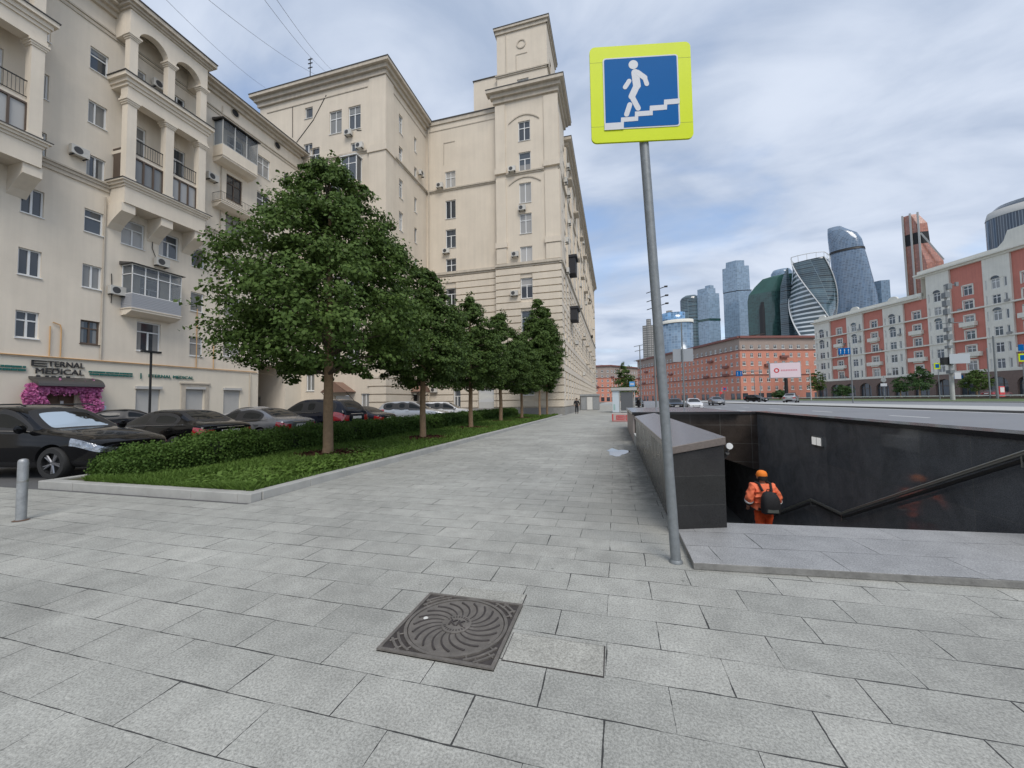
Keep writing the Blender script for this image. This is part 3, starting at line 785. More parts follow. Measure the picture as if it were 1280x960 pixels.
def grass():
    n = 120000
    y = 5.0 + (38.4 - 5.0) * rs.rand(n) ** 2.2
    x = -9.9 + (4.3) * rs.rand(n)
    keep = x < (-5.62 + .42 * np.minimum(1, (y - PY0) / 26)) - .19
    for tx, ty in TREES:
        dd = np.hypot((x - tx), (y - ty)) + rs.normal(size=n) * .12
        keep &= dd > .78
    keep &= rs.rand(n) < np.clip(.55 + .45 * np.sin(x * 2.1 + y * 1.3) * np.sin(y * .9 - x), .35, 1)
    x, y = x[keep], y[keep]; n = len(x)
    h = (.05 + .10 * rs.rand(n)) * (1 + .35 * np.sin(x * 1.7 + 2) * np.sin(y * 1.1)); w = .006 + .008 * rs.rand(n) + .0009 * y
    a = rs.rand(n) * 2 * np.pi; lean = h * (.2 + .7 * rs.rand(n)); la = rs.rand(n) * 2 * np.pi
    P = np.stack([x, y, np.full(n, .10)], 1); wv = np.stack([np.cos(a) * w, np.sin(a) * w, 0 * w], 1)
    mid = P + np.stack([np.cos(la) * lean * .35, np.sin(la) * lean * .35, h * .6], 1)
    tip = P + np.stack([np.cos(la) * lean, np.sin(la) * lean, h], 1)
    V = np.stack([P - wv, mid - wv * .8, tip, mid + wv * .8], 1)
    return V.reshape(-1, 3), n
V, n = grass()
# broad weed leaves near the pavement kerb
m_ = 5200
wy = 5.1 + 5.5 * rs.rand(m_) ** 1.4; wx = -5.95 - 1.9 * rs.rand(m_) ** 1.3
k_ = rs.rand(m_) < (.5 + .5 * np.sin(wx * 5) * np.sin(wy * 4)); wx, wy = wx[k_], wy[k_]; m_ = len(wx)
Pw = np.stack([wx, wy, .12 + .12 * rs.rand(m_)], 1); s_ = (.03 + .035 * rs.rand(m_)).reshape(-1, 1)
a = rs.rand(m_) * 2 * np.pi; av = np.stack([np.cos(a), np.sin(a), .4 * rs.normal(size=m_)], 1); bv = np.stack([-np.sin(a), np.cos(a), .3 * rs.normal(size=m_)], 1)
Vw = np.stack([Pw - av * s_, Pw + bv * s_ * .7, Pw + av * s_, Pw - bv * s_ * .7], 1).reshape(-1, 3)
V = np.concatenate([V, Vw]); n += m_
me = bpy.data.meshes.new('grass'); me.vertices.add(n * 4); me.vertices.foreach_set('co', V.astype(np.float32).ravel())
me.loops.add(n * 4); me.loops.foreach_set('vertex_index', np.arange(n * 4, dtype=np.int32)); me.polygons.add(n)
me.polygons.foreach_set('loop_start', (np.arange(n) * 4).astype(np.int32)); me.update(calc_edges=True); me.validate(); me.materials.append(M['grass'])
go = bpy.data.objects.new('grass', me); COL.objects.link(go); tag(go, 'rough green grass and weeds inside the kerbed planter strip', 'grass', kind='stuff')

hd = thing('hedge', 'long clipped green hedge between the grass strip and the parked cars', 'hedge', (-9.9, 5.4, .1))
HX0, HX1, HY1, HH = -.62, .62, 31.0, .67
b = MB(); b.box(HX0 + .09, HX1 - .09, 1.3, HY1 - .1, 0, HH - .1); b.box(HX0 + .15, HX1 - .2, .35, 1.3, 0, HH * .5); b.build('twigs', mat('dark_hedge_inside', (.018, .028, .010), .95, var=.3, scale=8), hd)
n = 85000
yy = HY1 * rs.rand(n) ** 2.0
side = rs.rand(n); xx = np.empty(n); zz = np.empty(n); nr = np.zeros((n, 3))
topm = side < .42; fr = (side >= .42) & (side < .9); bk = side >= .9
xx[topm] = HX0 + (HX1 - HX0) * rs.rand(topm.sum()); zz[topm] = HH; nr[topm] = (0, 0, 1)
xx[fr] = HX1; zz[fr] = HH * rs.rand(fr.sum()); nr[fr] = (1, 0, .2)
xx[bk] = HX0; zz[bk] = HH * rs.rand(bk.sum()); nr[bk] = (-1, 0, .2)
ne = 9000
xe = HX0 + (HX1 - HX0) * rs.rand(ne); ze = HH * rs.rand(ne); ye = np.zeros(ne)
xx = np.concatenate([xx, xe]); yy = np.concatenate([yy, ye]); zz = np.concatenate([zz, ze]); nr = np.concatenate([nr, np.tile((0, -1, .2), (ne, 1))]); n += ne
# round the long edges and make the surface lumpy
lump = .05 * np.sin(yy * 2.3 + zz * 3) + .045 * np.sin(yy * 5.1 + xx * 4) + .04 * np.sin(zz * 9 + yy * 3.7) + .035 * np.sin(yy * 11 + xx * 9)
P = np.stack([xx, yy, zz], 1)
edge = np.clip(zz - (HH - .16), 0, None) / .16
P[:, 0] -= np.sign(xx) * .10 * edge ** 2 * (np.abs(xx) > .5)
P[:, 2] -= .09 * np.clip((np.abs(xx) - .45) / .17, 0, 1) ** 2 * (zz > HH - .05)
endk = np.clip(1 - yy / .35, 0, 1); P[:, 0] *= 1 - .22 * endk; P[:, 2] *= 1 - .45 * np.clip(1 - yy / 1.5, 0, 1) ** 1.3
P += nr * lump[:, None] * .8 + rs.normal(size=(n, 3)) * .032 + nr * (rs.rand(n) ** 4 * .12 - .04)[:, None]
far = np.clip(yy / 25, 0, 1)
leaf_mesh('leaves', P, .034 + .028 * rs.rand(n) + .05 * far, nr * .6 + rs.normal(size=(n, 3)) * .7, M['hedge'], rs, hd)

# ================================================================== TREES
def crown(prof, nclump, per, cr, rs, size, rmin=.35, cut=None, shape=None):
    zs = np.array([p[0] for p in prof]); rr = np.array([p[1] for p in prof])
    grid = np.linspace(zs[0], zs[-1], 200); w = np.interp(grid, zs, rr) ** 1.15 + .05; w /= w.sum()
    cz = rs.choice(grid, nclump, p=w); ang = rs.rand(nclump) * 2 * np.pi
    base = np.interp(cz, zs, rr)
    ph = rs.rand(6) * 6.28
    wob = 1 + .10 * np.sin(2 * ang + ph[0] + cz) + .08 * np.sin(3 * ang + ph[1] - 1.7 * cz) + .06 * np.sin(5 * ang + ph[2] + 2.9 * cz)
    rad = base * wob * (1 - (1 - rmin) * rs.rand(nclump) ** 2.4)
    C = np.stack([rad * np.cos(ang), rad * np.sin(ang), cz + rs.normal(size=nclump) * .12], 1)
    crs = cr * (.55 + .9 * rs.rand(nclump)) * np.clip(.45 + .55 * base / rr.max(), .4, 1)
    idx = np.repeat(np.arange(nclump), per); n = len(idx)
    dirs = rs.normal(size=(n, 3)); dirs /= np.linalg.norm(dirs, axis=1, keepdims=True)
    rd = rs.rand(n) ** .45
    off = dirs * (rd * crs[idx])[:, None]; off[:, 2] *= .55
    out = C[idx].copy(); out[:, 2] = 0; out /= (np.linalg.norm(out, axis=1, keepdims=True) + 1e-6)
    off += out * (off[:, 0:2] * out[:, 0:2]).sum(1, keepdims=True) * .35       # sprays reach outward
    off[:, 2] -= .18 * np.clip((off * out).sum(1), 0, None)
    P = C[idx] + off
    nr = out * .45 + np.array([0, 0, .55]) + dirs * .55 + rs.normal(size=(n, 3)) * .45
    # loose sprigs that break the outline
    ns = nclump // 3; cz = rs.choice(grid, ns, p=w); ang = rs.rand(ns) * 2 * np.pi; br_ = np.interp(cz, zs, rr)
    k = 13; t_ = np.tile(np.linspace(-.25, 1, k), ns); i_ = np.repeat(np.arange(ns), k); L_ = (cr * (.7 + .8 * rs.rand(ns)))[i_]
    rad = br_[i_] * (.93 + .1 * rs.rand(ns))[i_] + t_ * L_
    S = np.stack([rad * np.cos(ang[i_]), rad * np.sin(ang[i_]), cz[i_] + t_ * L_ * (.45 - .75 * rs.rand(ns))[i_] - .12 * t_ ** 2], 1) + rs.normal(size=(ns * k, 3)) * size * .45
    P = np.concatenate([P, S]); nr = np.concatenate([nr, rs.normal(size=(ns * k, 3)) * .6 + np.array([0, 0, .8])]); n = len(P)
    return P, nr, size * (.7 + .6 * rs.rand(n)), C
def tree_parts(root, prof, H0, th, tr, nclump, per, cr, size, seed, lm, rmin=.35, nl=14, tm=None):
    rs = np.random.RandomState(seed); r_ = random.Random(seed)
    P, nr, sz, C = crown(prof, nclump, per, cr, rs, size, rmin)
    b = MB(); top = prof[-1][0]
    pts = [(0, 0, H0), (0.01, .01, .3), (-.01, .02, th * .5), (.02, 0, th), (.03, .02, (th + top) * .5), (0.0, 0.0, top * .93)]
    b.tube(pts, [tr * 1.18, tr * 1.02, tr * .95, tr * .88, tr * .45, tr * .1], 14)
    b.build('trunk', tm or M['bark'], root, smooth=True)
    b = MB()
    for k in r_.sample(range(len(C)), min(nl * 3, len(C))):
        c = C[k]; z0 = max(th * .95, min(c[2] - .25 * math.hypot(c[0], c[1]), top * .8))
        mid = Vector((c[0] * .5, c[1] * .5, (z0 + c[2]) / 2 + .15))
        b.tube([(0, 0, z0), mid, tuple(c)], [tr * .32, tr * .2, tr * .05], 6)
    b.build('branches', M['branch'], root, smooth=True)
    leaf_mesh('crown', P, sz, nr, lm, rs, root)
prof1 = [(2.4, 1.3), (2.7, 2.15), (3.2, 2.6), (3.9, 2.65), (4.8, 2.4), (5.8, 1.95), (6.6, 1.5), (7.3, 1.05), (7.9, .68), (8.4, .34), (8.75, .07)]
t1 = thing('linden_tree', 'largest and nearest linden with a full cone crown and tan trunk on the grass strip', 'tree', (TREES[0][0], TREES[0][1], .08), group='lindens along the grass strip')
tree_parts(t1, prof1, 0, 2.4, .135, 600, 115, .41, .092, 21, M['leaf'], rmin=.35)
prof2 = [(2.2, .8), (2.5, 1.45), (3.1, 1.8), (3.8, 1.8), (4.6, 1.5), (5.4, 1.1), (6.1, .7), (6.8, .32), (7.3, .08)]
t2 = thing('linden_tree', 'second linden from the camera, half hidden by the crown of the nearest one', 'tree', (TREES[1][0], TREES[1][1], .08), group='lindens along the grass strip')
tree_parts(t2, prof2, 0, 2.2, .12, 320, 95, .35, .11, 33, M['leaf2'], rmin=.35)
for k, (sx, sz_, rz, lab) in enumerate(((1.0, 1.03, 1.9, 'third linden from the camera, standing at the middle of the grass strip'),
                                       (1.06, 1.12, 4.0, 'fourth linden from the camera, behind the middle of the row'),
                                       (.98, 1.0, 5.3, 'fifth linden from the camera, lower crown in front of the narrow trees'))):
    c = copy_tree(t2); c.location = (TREES[k + 2][0], TREES[k + 2][1], .08); c.rotation_euler.z = rz; c.scale = (sx, sx, sz_); c['label'] = lab
profc = [(2.6, .4), (3.4, .95), (4.8, 1.4), (6.4, 1.55), (8.0, 1.3), (9.4, .9), (10.6, .45), (11.6, .08)]
t6 = thing('narrow_tree', 'left one of the two narrow dark trees at the end of the row', 'tree', (TREES[5][0], TREES[5][1], .08), group='narrow trees at the end of the row')
tree_parts(t6, profc, 0, 2.8, .11, 300, 70, .5, .2, 44, M['leaf2'], rmin=.2)
c = copy_tree(t6); c.location = (TREES[6][0] + .15, TREES[6][1], .08); c.rotation_euler.z = 2.5; c.scale = (.92, .92, .96)
c['label'] = 'right one of the two narrow dark trees, nearest to the tower corner'
ORD = ['nearest', 'second', 'third', 'fourth', 'fifth']
for k in range(5):
    mb_ = tag(leaf_mesh('mulch_bed', np.stack([rs.normal(size=3600) * .36, rs.normal(size=3600) * .36, .06 + .06 * rs.rand(3600)], 1),
              .075, np.tile((0, 0, 1.0), (3600, 1)) + rs.normal(size=(3600, 3)) * .4, M['mulch'], rs), 'patch of dark red-brown bark mulch around the %s linden trunk' % ORD[k], 'mulch', 'mulch patches around the trunks')
    mb_.location = (TREES[k][0], TREES[k][1], .07)
def prof(mb, F, pts, s0, s1, m=0):                  # a profile in (o, z) run along s
    n = len(pts); i = len(mb.v)
    mb.v += [tuple(F(s0, z, o)) for o, z in pts] + [tuple(F(s1, z, o)) for o, z in pts]
    mb.f.append(tuple(i + k for k in range(n))); mb.m.append(m)
    mb.f.append(tuple(i + n + k for k in reversed(range(n)))); mb.m.append(m)
    for k in range(n):
        a, b = i + k, i + (k + 1) % n; mb.f.append((a, b, b + n, a + n)); mb.m.append(m)
def rel(F, ox, oy, oz=0.0):                          # facade coordinates relative to a thing's origin
    def G(s, z, o=0.0):
        q = F(s, z, o); return (q[0] - ox, q[1] - oy, q[2] - oz)
    return G

# ================================================================== BUILDING A (left apartment block)
AX = -31.0
A = thing('apartment_building', 'cream apartment block with arched loggias and a medical shop at its foot', 'building', (AX, 20, 0))
FA = rel(Face(AX, 0, 0, 1, 1, 0), AX, 20)
WA = []     # (s0, s1, z0, z1, style)
for k in range(6):
    t = 6.87 + 3.45 * k
    WA.append((12.62, 13.5, t - 1.48, t, ['T2X', 'C2', 'C2', 'O', 'C2', 'T2'][k]))
    WA.append((15.2, 16.1, t - 1.44, t, ['T2X', 'C2', 'T1', 'C2', 'O', 'T1'][k]))
for t in (6.85, 10.29, 13.77): WA.append((21.32, 22.28, t - 1.48, t, 'C1' if t > 8 else 'T1'))
WA += [(18.0, 19.4, 5.34, 7.34, 'T2'), (17.0, 18.28, 12.3, 14.0, 'T2'), (19.14, 20.4, 12.3, 14.0, 'T2'), (18.1, 19.3, 8.2, 10.4, 'T2')]
for a, b in ((17.0, 18.2), (19.5, 20.7), (8.2, 9.4), (10.6, 11.8)):
    WA += [(a, b, 18.3, 20.7, 'T2'), (a + .1, b - .1, 23.2, 24.7, 'C2')]
for a, b in ((8.2, 9.4), (10.6, 11.7)):
    for t in (6.87, 10.33, 13.78): WA.append((a, b, t - 1.5, t, 'T2'))
for t in (7.27, 10.7, 14.1, 17.65, 21.05, 24.5): WA.append((23.88, 25.28, t - (1.65 if t < 16 else 2.1), t, 'T2X'))
for t in (10.7, 14.1, 17.6, 21.12, 24.55): WA.append((26.7, 28.0, t - 1.85, t, 'T2X')); WA.append((29.6, 30.6, t - 1.6, t, 'T2'))
gates = [(27.1, 30.0, -.1, 5.25)]
shut = [(18.05, 19.45, 0.05, 2.74), (21.14, 22.4, 0.05, 2.80), (23.98, 25.4, 0.05, 2.80)]
door = [(13.75, 15.1, 0.05, 2.5)]
b = MB()
wh = [w[:4] for w in WA]
holes_wall(b, FA, 3.0, 32.0, 4.42, 27.2, wh + [g_ for g_ in gates], m=0)
b.fq(FA, -12, 3, 4.42, 27.7, 0, 0); b.fq(FA, -12, 3, -.1, 4.42, 0, 1)
holes_wall(b, FA, 3.0, 27.1, -.1, 4.36, shut + door, m=1)
holes_wall(b, FA, 30.0, 32.0, -.1, 4.36, [], m=1)
b.fbox(FA, 3.0, 27.1, 4.36, 4.42, -.02, .05, 0); b.fbox(FA, 30.0, 32.0, 4.36, 4.42, -.02, .05, 0)
# passage through to the yard, end and back walls
for s in (27.1, 30.0): b.quad(FA(s, -.1, 0), FA(s, 5.25, 0), FA(s, 5.25, -9), FA(s, -.1, -9), 0)
b.quad(FA(27.1, 5.25, 0), FA(30, 5.25, 0), FA(30, 5.25, -9), FA(27.1, 5.25, -9), 0); b.fq(FA, 27.1, 30.0, -.1, 5.25, -9, 0)
b.quad(FA(3, -.1, 0), FA(3, 27.2, 0), FA(3, 27.2, -13), FA(3, -.1, -13), 0); b.fq(FA, 3, 32, -.1, 27.2, -13, 0)
b.build('wall', [M['plaster'], M['ground_plaster']], A)
for s_, za_, zb_ in ((16.15, 4.6, 14.9), (23.4, 7.2, 26.5)):
    dp = MB(); dp.tube([FA(s_, za_, .07), FA(s_, zb_, .07)], .035, 8); dp.build('downpipe', M['trim'], A)
b = MB()
b.quad(FA(-12, 27.75, .6), FA(3, 27.75, .6), FA(3, 29.4, -5), FA(-12, 29.4, -5)); b.quad(FA(3, 27.75, .6), FA(32, 27.75, .6), FA(32, 29.4, -5), FA(3, 29.4, -5)); b.quad(FA(3, 29.4, -5), FA(32, 29.4, -5), FA(32, 27.7, -13.4), FA(3, 27.7, -13.4))
b.build('roof', M['tin'], A)
b = MB(); cornice(b, FA, 3.0, 31.2, 27.75, .75, .75, 0, 1)
b.fbox(FA, 3, 31.9, 25.55, 25.68, -.02, .06, 0); b.fbox(FA, 3, 31.9, 25.82, 25.92, -.02, .09, 0)
b.build('cornice', [M['trim'], M['tin']], A)
b = MB()
for a, c in ((12.95, 16.3), (21.8, 32.0), (3, 7.3)):
    b.fbox(FA, a, c, 15.25, 15.5, -.02, .09); b.fbox(FA, a, c, 15.5, 15.68, -.02, .15); b.fbox(FA, a, c, 15.68, 15.78, -.02, .22)
b.build('string_course', M['trim'], A)
for i, w in enumerate(WA):
    old = w[4] == 'T2X' and rnd.random() < .35
    window(A, FA, *w[:4], style=w[4], fm=M['brownframe'] if old else M['white'])
b = MB()
b.lathe([(.30, 0), (.36, .0), (.36, .06), (.30, .06)], 20, (0, 0, 0), 'x', cap=False)
for s, z in ((24.5, 26.7), (28.75, 26.65)):
    q = FA(s, z, .0); bb = MB(); bb.v = [(p[0] + q[0], p[1] + q[1], p[2] + q[2]) for p in b.v]; bb.f = list(b.f); bb.m = list(b.m)
    v_ = bb.build('round_vent', M['trim'], A)
    d = MB(); d.poly([FA(s + .29 * math.cos(R(a * 18)), z + .29 * math.sin(R(a * 18)), .012) for a in range(20)]); d.build('opening', M['dark'], v_)
for s0, s1, z0, z1 in shut:
    b = MB(); k = z0
    while k < z1 - .05:
        ke = min(k + .085, z1); b.fbox(FA, s0 + .005, s1 - .005, k + .006, ke, -.16, -.10); k = ke
    b.fbox(FA, s0 - .06, s1 + .06, z1 + .01, z1 + .2, 0.003, .16); b.build('shutter', M['shutter'], A)
b = MB()
for a, c, z0, z1 in ((20.78, 21.08, -.05, 3.2), (22.46, 22.76, -.05, 3.2), (21.08, 22.46, 3.02, 3.2)): b.fbox(FA, a, c, z0, z1, .003, .07)
b.fbox(FA, 20.7, 22.84, 3.2, 3.3, .0, .14); b.build('door_surround', M['trim'], A)
b = MB(); b.fbox(FA, 13.76, 14.42, .05, 2.3, -.16, -.11); b.fbox(FA, 14.44, 15.09, .05, 2.3, -.16, -.11)
for s in (13.85, 14.53):
    for z in (.25, 1.3): b.fbox(FA, s, s + .47, z, z + .85, -.11, -.095)
dr = b.build('door', M['wooddoor'], A)
b = MB(); b.fbox(FA, 13.76, 15.09, 2.31, 2.49, -.16, -.12); b.build('fanlight', M['glass'], dr)
b = MB(); b.fbox(FA, 14.5, 14.64, 1.78, 1.96, -.094, -.088); b.build('notice', M['white'], dr)
b = MB(); b.fbox(FA, 14.38, 14.41, 1.0, 1.2, -.1, -.05); b.build('handle', M['chrome'], dr)
# rounded tin awning
b = MB(); pr = [(0, 3.32)] + [(.95 * math.sin(R(a)), 2.78 + .52 * math.cos(R(a))) for a in range(0, 91, 15)] + [(.90, 2.76), (0, 3.2)]
prof(b, FA, pr, 13.18, 15.95); b.build('awning', M['awning'], A)
b = MB()
for pts in ([(3.0, 4.42), (23.2, 4.46), (26.9, 4.48)], [(13.9, 4.5), (13.9, 6.2)], [(14.0, 6.45), (14.3, 6.35), (14.35, 6.1), (14.35, 4.5)], [(21.75, 4.5), (21.75, 9.0)], [(23.05, 4.5), (23.05, 6.9), (23.2, 7.0)]):
    b.tube([FA(s, z, .09) for s, z in pts], .032, 8)
b.build('gas_pipe', M['pipe'], A, smooth=True)
b = MB()
for s0_, z0_, z1_ in ((24.95, .3, 4.3),): b.tube([FA(s0_ + 1.3, z0_, .1), FA(s0_ + 1.3, z1_, .1)], .05, 8)
b.build('downpipe', M['trim'], A)
b = MB(); b.tube([FA(14.35, 4.6, .09), FA(14.35, 26.6, .09)], .05, 8); b.build('downpipe', M['trim'], A) if False else None

def loggia(Y0, Y1):
    lg = MB(); c3 = [Y0 + .28, (Y0 + Y1) / 2, Y1 - .28]
    lg.fbox(FA, Y0, Y1, 14.5, 15.55, .003, 1.4)
    cornice(lg, FA, Y0, Y1, 15.98, .0, .1)
    for z0, z1, e in ((15.55, 15.7, .06), (15.7, 15.85, .16), (15.85, 15.95, .26)): lg.fbox(FA, Y0 - e, Y1 + e, z0, z1, .003, 1.4 + e)
    lg.fbox(FA, Y0 + .05, Y1 - .05, 17.86, 18.06, .003, 1.1)
    for z0, z1, e in ((21.35, 21.55, .04), (21.55, 22.15, 0), (22.15, 22.35, .08), (22.35, 22.6, .17), (22.6, 22.84, .32)): lg.fbox(FA, Y0 - e, Y1 + e, z0, z1, (.003 if z0 > 21.6 else .75), 1.4 + e)
    # arched wall
    def arch(F, a, b_, zs, zt, o0, o1):
        c = (a + b_) / 2; r = (b_ - a) / 2; n = 14
        for k in range(n):
            ta, tb = math.pi * k / n, math.pi * (k + 1) / n
            xa, xb = c - r * math.cos(ta), c - r * math.cos(tb)
            lg.fprism(F, [(xa, zs + r * math.sin(ta)), (xb, zs + r * math.sin(tb)), (xb, zt), (xa, zt)], o0, o1)
    for i in range(2): arch(FA, c3[i] + .24, c3[i + 1] - .24, 25.72, 27.35, .9, 1.38)
    for cc in c3: lg.fbox(FA, cc - .24, cc + .24, 25.72, 27.35, .9, 1.38)
    for s in (Y0 + .03, Y1 - .56): lg.fbox(FA, s, s + .52, 25.72, 27.35, .003, .9)
    lg.fbox(FA, Y0 + .2, Y1 - .2, 27.1, 27.35, .003, .9)
    lo = lg.build('loggia', M['plaster'], A)
    k = MB()
    for z0, z1, e in ((27.36, 27.5, .08), (27.5, 27.68, .2), (27.68, 27.95, .38)): k.fbox(FA, Y0 - e, Y1 + e, z0, z1, .003, 1.4 + e)
    k.fbox(FA, Y0 - .42, Y1 + .42, 27.96, 28.02, .003, 1.84, 1); k.fbox(FA, Y0 - .37, Y1 + .37, 22.845, 22.89, .003, 1.78, 1)
    k.fbox(FA, Y0 - .3, Y1 + .3, 15.955, 15.99, .003, 1.7, 1)
    k.build('cornice', [M['trim'], M['tin']], lo)
    for c in c3:
        cb = MB(); prof(cb, FA, [(.003, 13.0), (.35, 13.35), (.95, 13.75), (1.3, 13.95), (1.3, 14.497), (.003, 14.497)], c - .36, c + .36); cb.build('corbel', M['plaster'], lo)
        cl = MB(); cl.fbox(FA, c - .25, c + .25, 16.0, 21.0, .87, 1.37); cl.fbox(FA, c - .29, c + .29, 16.0, 16.25, .84, 1.41)
        for z0, z1, e in ((21.0, 21.1, .04), (21.1, 21.22, .08), (21.22, 21.345, .13)): cl.fbox(FA, c - .26 - e, c + .26 + e, z0, z1, .86 - e, 1.38 + e)
        cl.build('column', M['plaster'], lo)
        cl = MB(); cl.fbox(FA, c - .22, c + .22, 22.9, 25.4, .92, 1.36)
        for z0, z1, e in ((25.4, 25.5, .04), (25.5, 25.6, .09), (25.6, 25.715, .14)): cl.fbox(FA, c - .22 - e, c + .22 + e, z0, z1, .92 - e, 1.36 + e)
        cl.build('column', M['plaster'], lo)
    for i in range(2):
        a, b_ = c3[i] + .26, c3[i + 1] - .26; w = (b_ - a) / 3
        gz = MB()
        for z in (16.0, 17.72): gz.fbox(FA, a, b_, z, z + .1, 1.08, 1.2)
        for j in range(4): gz.fbox(FA, a + j * w - (.04 if j else 0), a + j * w + (.04 if j < 3 else 0), 16.1, 17.72, 1.08, 1.2)
        gz_o = gz.build('glazing_frame', M['brownframe'], lo)
        pn = MB(); pn.fq(FA, a, b_, 16.05, 17.8, 1.12); pn.build('glass', M['glass2'], gz_o) if False else pn.build('glazing', M['curtain'] if i else M['glass2'], lo)
        ra = MB(); ra.fbox(FA, a, b_, 18.98, 19.03, 1.1, 1.15); ra.fbox(FA, a, b_, 18.12, 18.15, 1.1, 1.15)
        j = a + .08
        while j < b_: ra.tube([FA(j, 18.15, 1.125), FA(j, 18.98, 1.125)], .011, 5); j += .14
        ra.build('railing', M['iron'], lo)
    sg_ = MB(); sg_.fbox(FA, Y0 + .06, Y0 + .12, 16.0, 18.1, .15, .8); sg_.fbox(FA, Y0 + .04, Y0 + .14, 18.1, 18.2, .1, .85); sg_.build('side_glazing', M['brownframe'], lo)
loggia(16.35, 21.25); loggia(7.4, 12.75)

def balcony(kind, s0, s1, zb, zp, zt=None, out=1.0, name='balcony'):
    sl = MB(); prof(sl, FA, [(.003, zb - .32), (out * .5, zb - .28), (out, zb - .06), (out, zb + .08), (.003, zb + .08)], s0, s1)
    sl.fbox(FA, s0 - .05, s1 + .05, zb + .08, zb + .14, .003, out + .05)
    ba = sl.build(name, M['plaster'], A)
    if kind == 'rail':
        ra = MB()
        P = [FA(s0, 0, .02), FA(s0, 0, out), FA(s1, 0, out), FA(s1, 0, .02)]
        for z in (zb + .2, zp): ra.tube([(p[0], p[1], z) for p in P], .018, 6)
        for (p, q) in zip(P[:-1], P[1:]):
            n = max(2, int((Vector(q) - Vector(p)).length / .13))
            for k in range(n + 1):
                x, y = p[0] + (q[0] - p[0]) * k / n, p[1] + (q[1] - p[1]) * k / n
                ra.tube([(x, y, zb + .2), (x, y, zp)], .009, 5)
        ra.build('railing', M['iron'], ba)
    else:
        pm = M['siding'] if kind == 'siding' else M['plaster']
        pp = MB(); z = zb + .145
        st = .11 if kind == 'siding' else zp - z
        while z < zp - .01:
            ze = min(zp, z + st)
            for F_, a, c in ((FA, s0, s1),):
                pp.fbox(FA, s0, s1, z + (.008 if kind == 'siding' else 0), ze, out - .08, out)
                pp.fbox(FA, s0, s0 + .06, z + (.008 if kind == 'siding' else 0), ze, .01, out - .08); pp.fbox(FA, s1 - .06, s1, z + (.008 if kind == 'siding' else 0), ze, .01, out - .08)
            z = ze
        pp.build('parapet', pm, ba)
        fr = MB(); fm = M['white'] if kind == 'siding' else M['offwhite']; t = .055
        n = 4 if kind == 'siding' else 3
        for z in (zp, (zp + zt) * .5 + (zt - zp) * .16 if kind == 'siding' else zt - t, zt - t):
            fr.fbox(FA, s0, s1, z, z + t, out - .07, out + .005); fr.fbox(FA, s0, s0 + .07, z, z + t, .01, out - .07); fr.fbox(FA, s1 - .07, s1, z, z + t, .01, out - .07)
        for k in range(n + 1):
            s = s0 + (s1 - s0) * k / n; fr.fbox(FA, max(s0, s - .03) if k else s0, min(s1, s + .03) if k < n else s1, zp + t, zt - t, out - .066, out)
        fr.fbox(FA, s0, s0 + .06, zp + t, zt - t, .01, .08); fr.fbox(FA, s1 - .06, s1, zp + t, zt - t, .01, .08)
        fr.build('glazing_frame', fm, ba)
        gl = MB(); gl.fq(FA, s0 + .03, s1 - .03, zp + t, zt - t, out - .035)
        for s in (s0 + .035, s1 - .035): gl.quad(FA(s, zp + t, .05), FA(s, zp + t, out - .04), FA(s, zt - t, out - .04), FA(s, zt - t, .05))
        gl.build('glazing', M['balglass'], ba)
        rf = MB(); rf.hexa([FA(s0 - .15, zt + .01, .003), FA(s1 + .15, zt + .01, .003), FA(s1 + .15, zt + .01, out + .2), FA(s0 - .15, zt + .01, out + .2),
                            FA(s0 - .15, zt + .22, .003), FA(s1 + .15, zt + .22, .003), FA(s1 + .15, zt + .04, out + .2), FA(s0 - .15, zt + .04, out + .2)])
        rf.build('canopy', M['tin'], ba)
def pale_glass(name):
    m, nt, p = new_mat(name)
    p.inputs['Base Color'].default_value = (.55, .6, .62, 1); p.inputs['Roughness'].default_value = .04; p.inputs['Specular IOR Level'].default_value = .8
    t = N(nt, 'ShaderNodeBsdfTransparent', inp={'Color': (.95, .97, .98, 1)}); lw = N(nt, 'ShaderNodeLayerWeight', inp={'Blend': .35})
    mr = N(nt, 'ShaderNodeMapRange', inp={1: 0, 2: 1, 3: .34, 4: 1.0}); nt.links.new(lw.outputs['Fresnel'], mr.inputs[0])
    ms = N(nt, 'ShaderNodeMixShader'); nt.links.new(mr.outputs[0], ms.inputs[0]); nt.links.new(t.outputs[0], ms.inputs[1]); nt.links.new(p.outputs[0], ms.inputs[2])
    p.inputs['Base Color'].default_value = (.24, .27, .30, 1)  # pale base stands in for sky reflected in the panes
    out = [n for n in nt.nodes if n.type == 'OUTPUT_MATERIAL'][0]; nt.links.new(ms.outputs[0], out.inputs['Surface'])
    return m
M['balglass'] = pale_glass('pale_balcony_glass')
balcony('siding', 17.1, 20.0, 7.85, 8.9, 10.85, 1.0)
balcony('plaster', 22.75, 25.85, 21.65, 22.65, 24.75, 1.0)
balcony('rail', 22.75, 25.75, 17.9, 18.75, None, .95)

g_ac = 'air conditioners on the cream apartment block'
FAw = Face(AX, 0, 0, 1, 1, 0)
ac_unit(FAw, 14.75, 16.65, 0, 'air conditioner beside the second window column, just above the string course of the left block', group=g_ac)
ac_unit(FAw, 16.75, 8.75, 0, 'air conditioner at the left end of the grey-sided glazed balcony', group=g_ac)
ac_unit(FAw, 19.2, 11.45, 0, 'air conditioner under the corbelled loggia, above the roof of the glazed balcony', group=g_ac)
ac_unit(FAw, 22.55, 19.6, 0, 'air conditioner right of the loggia columns, left of the iron-railed balcony', group=g_ac)
ac_unit(FAw, 18.75, 24.1, 0, 'air conditioner inside the top arched loggia', group=g_ac)
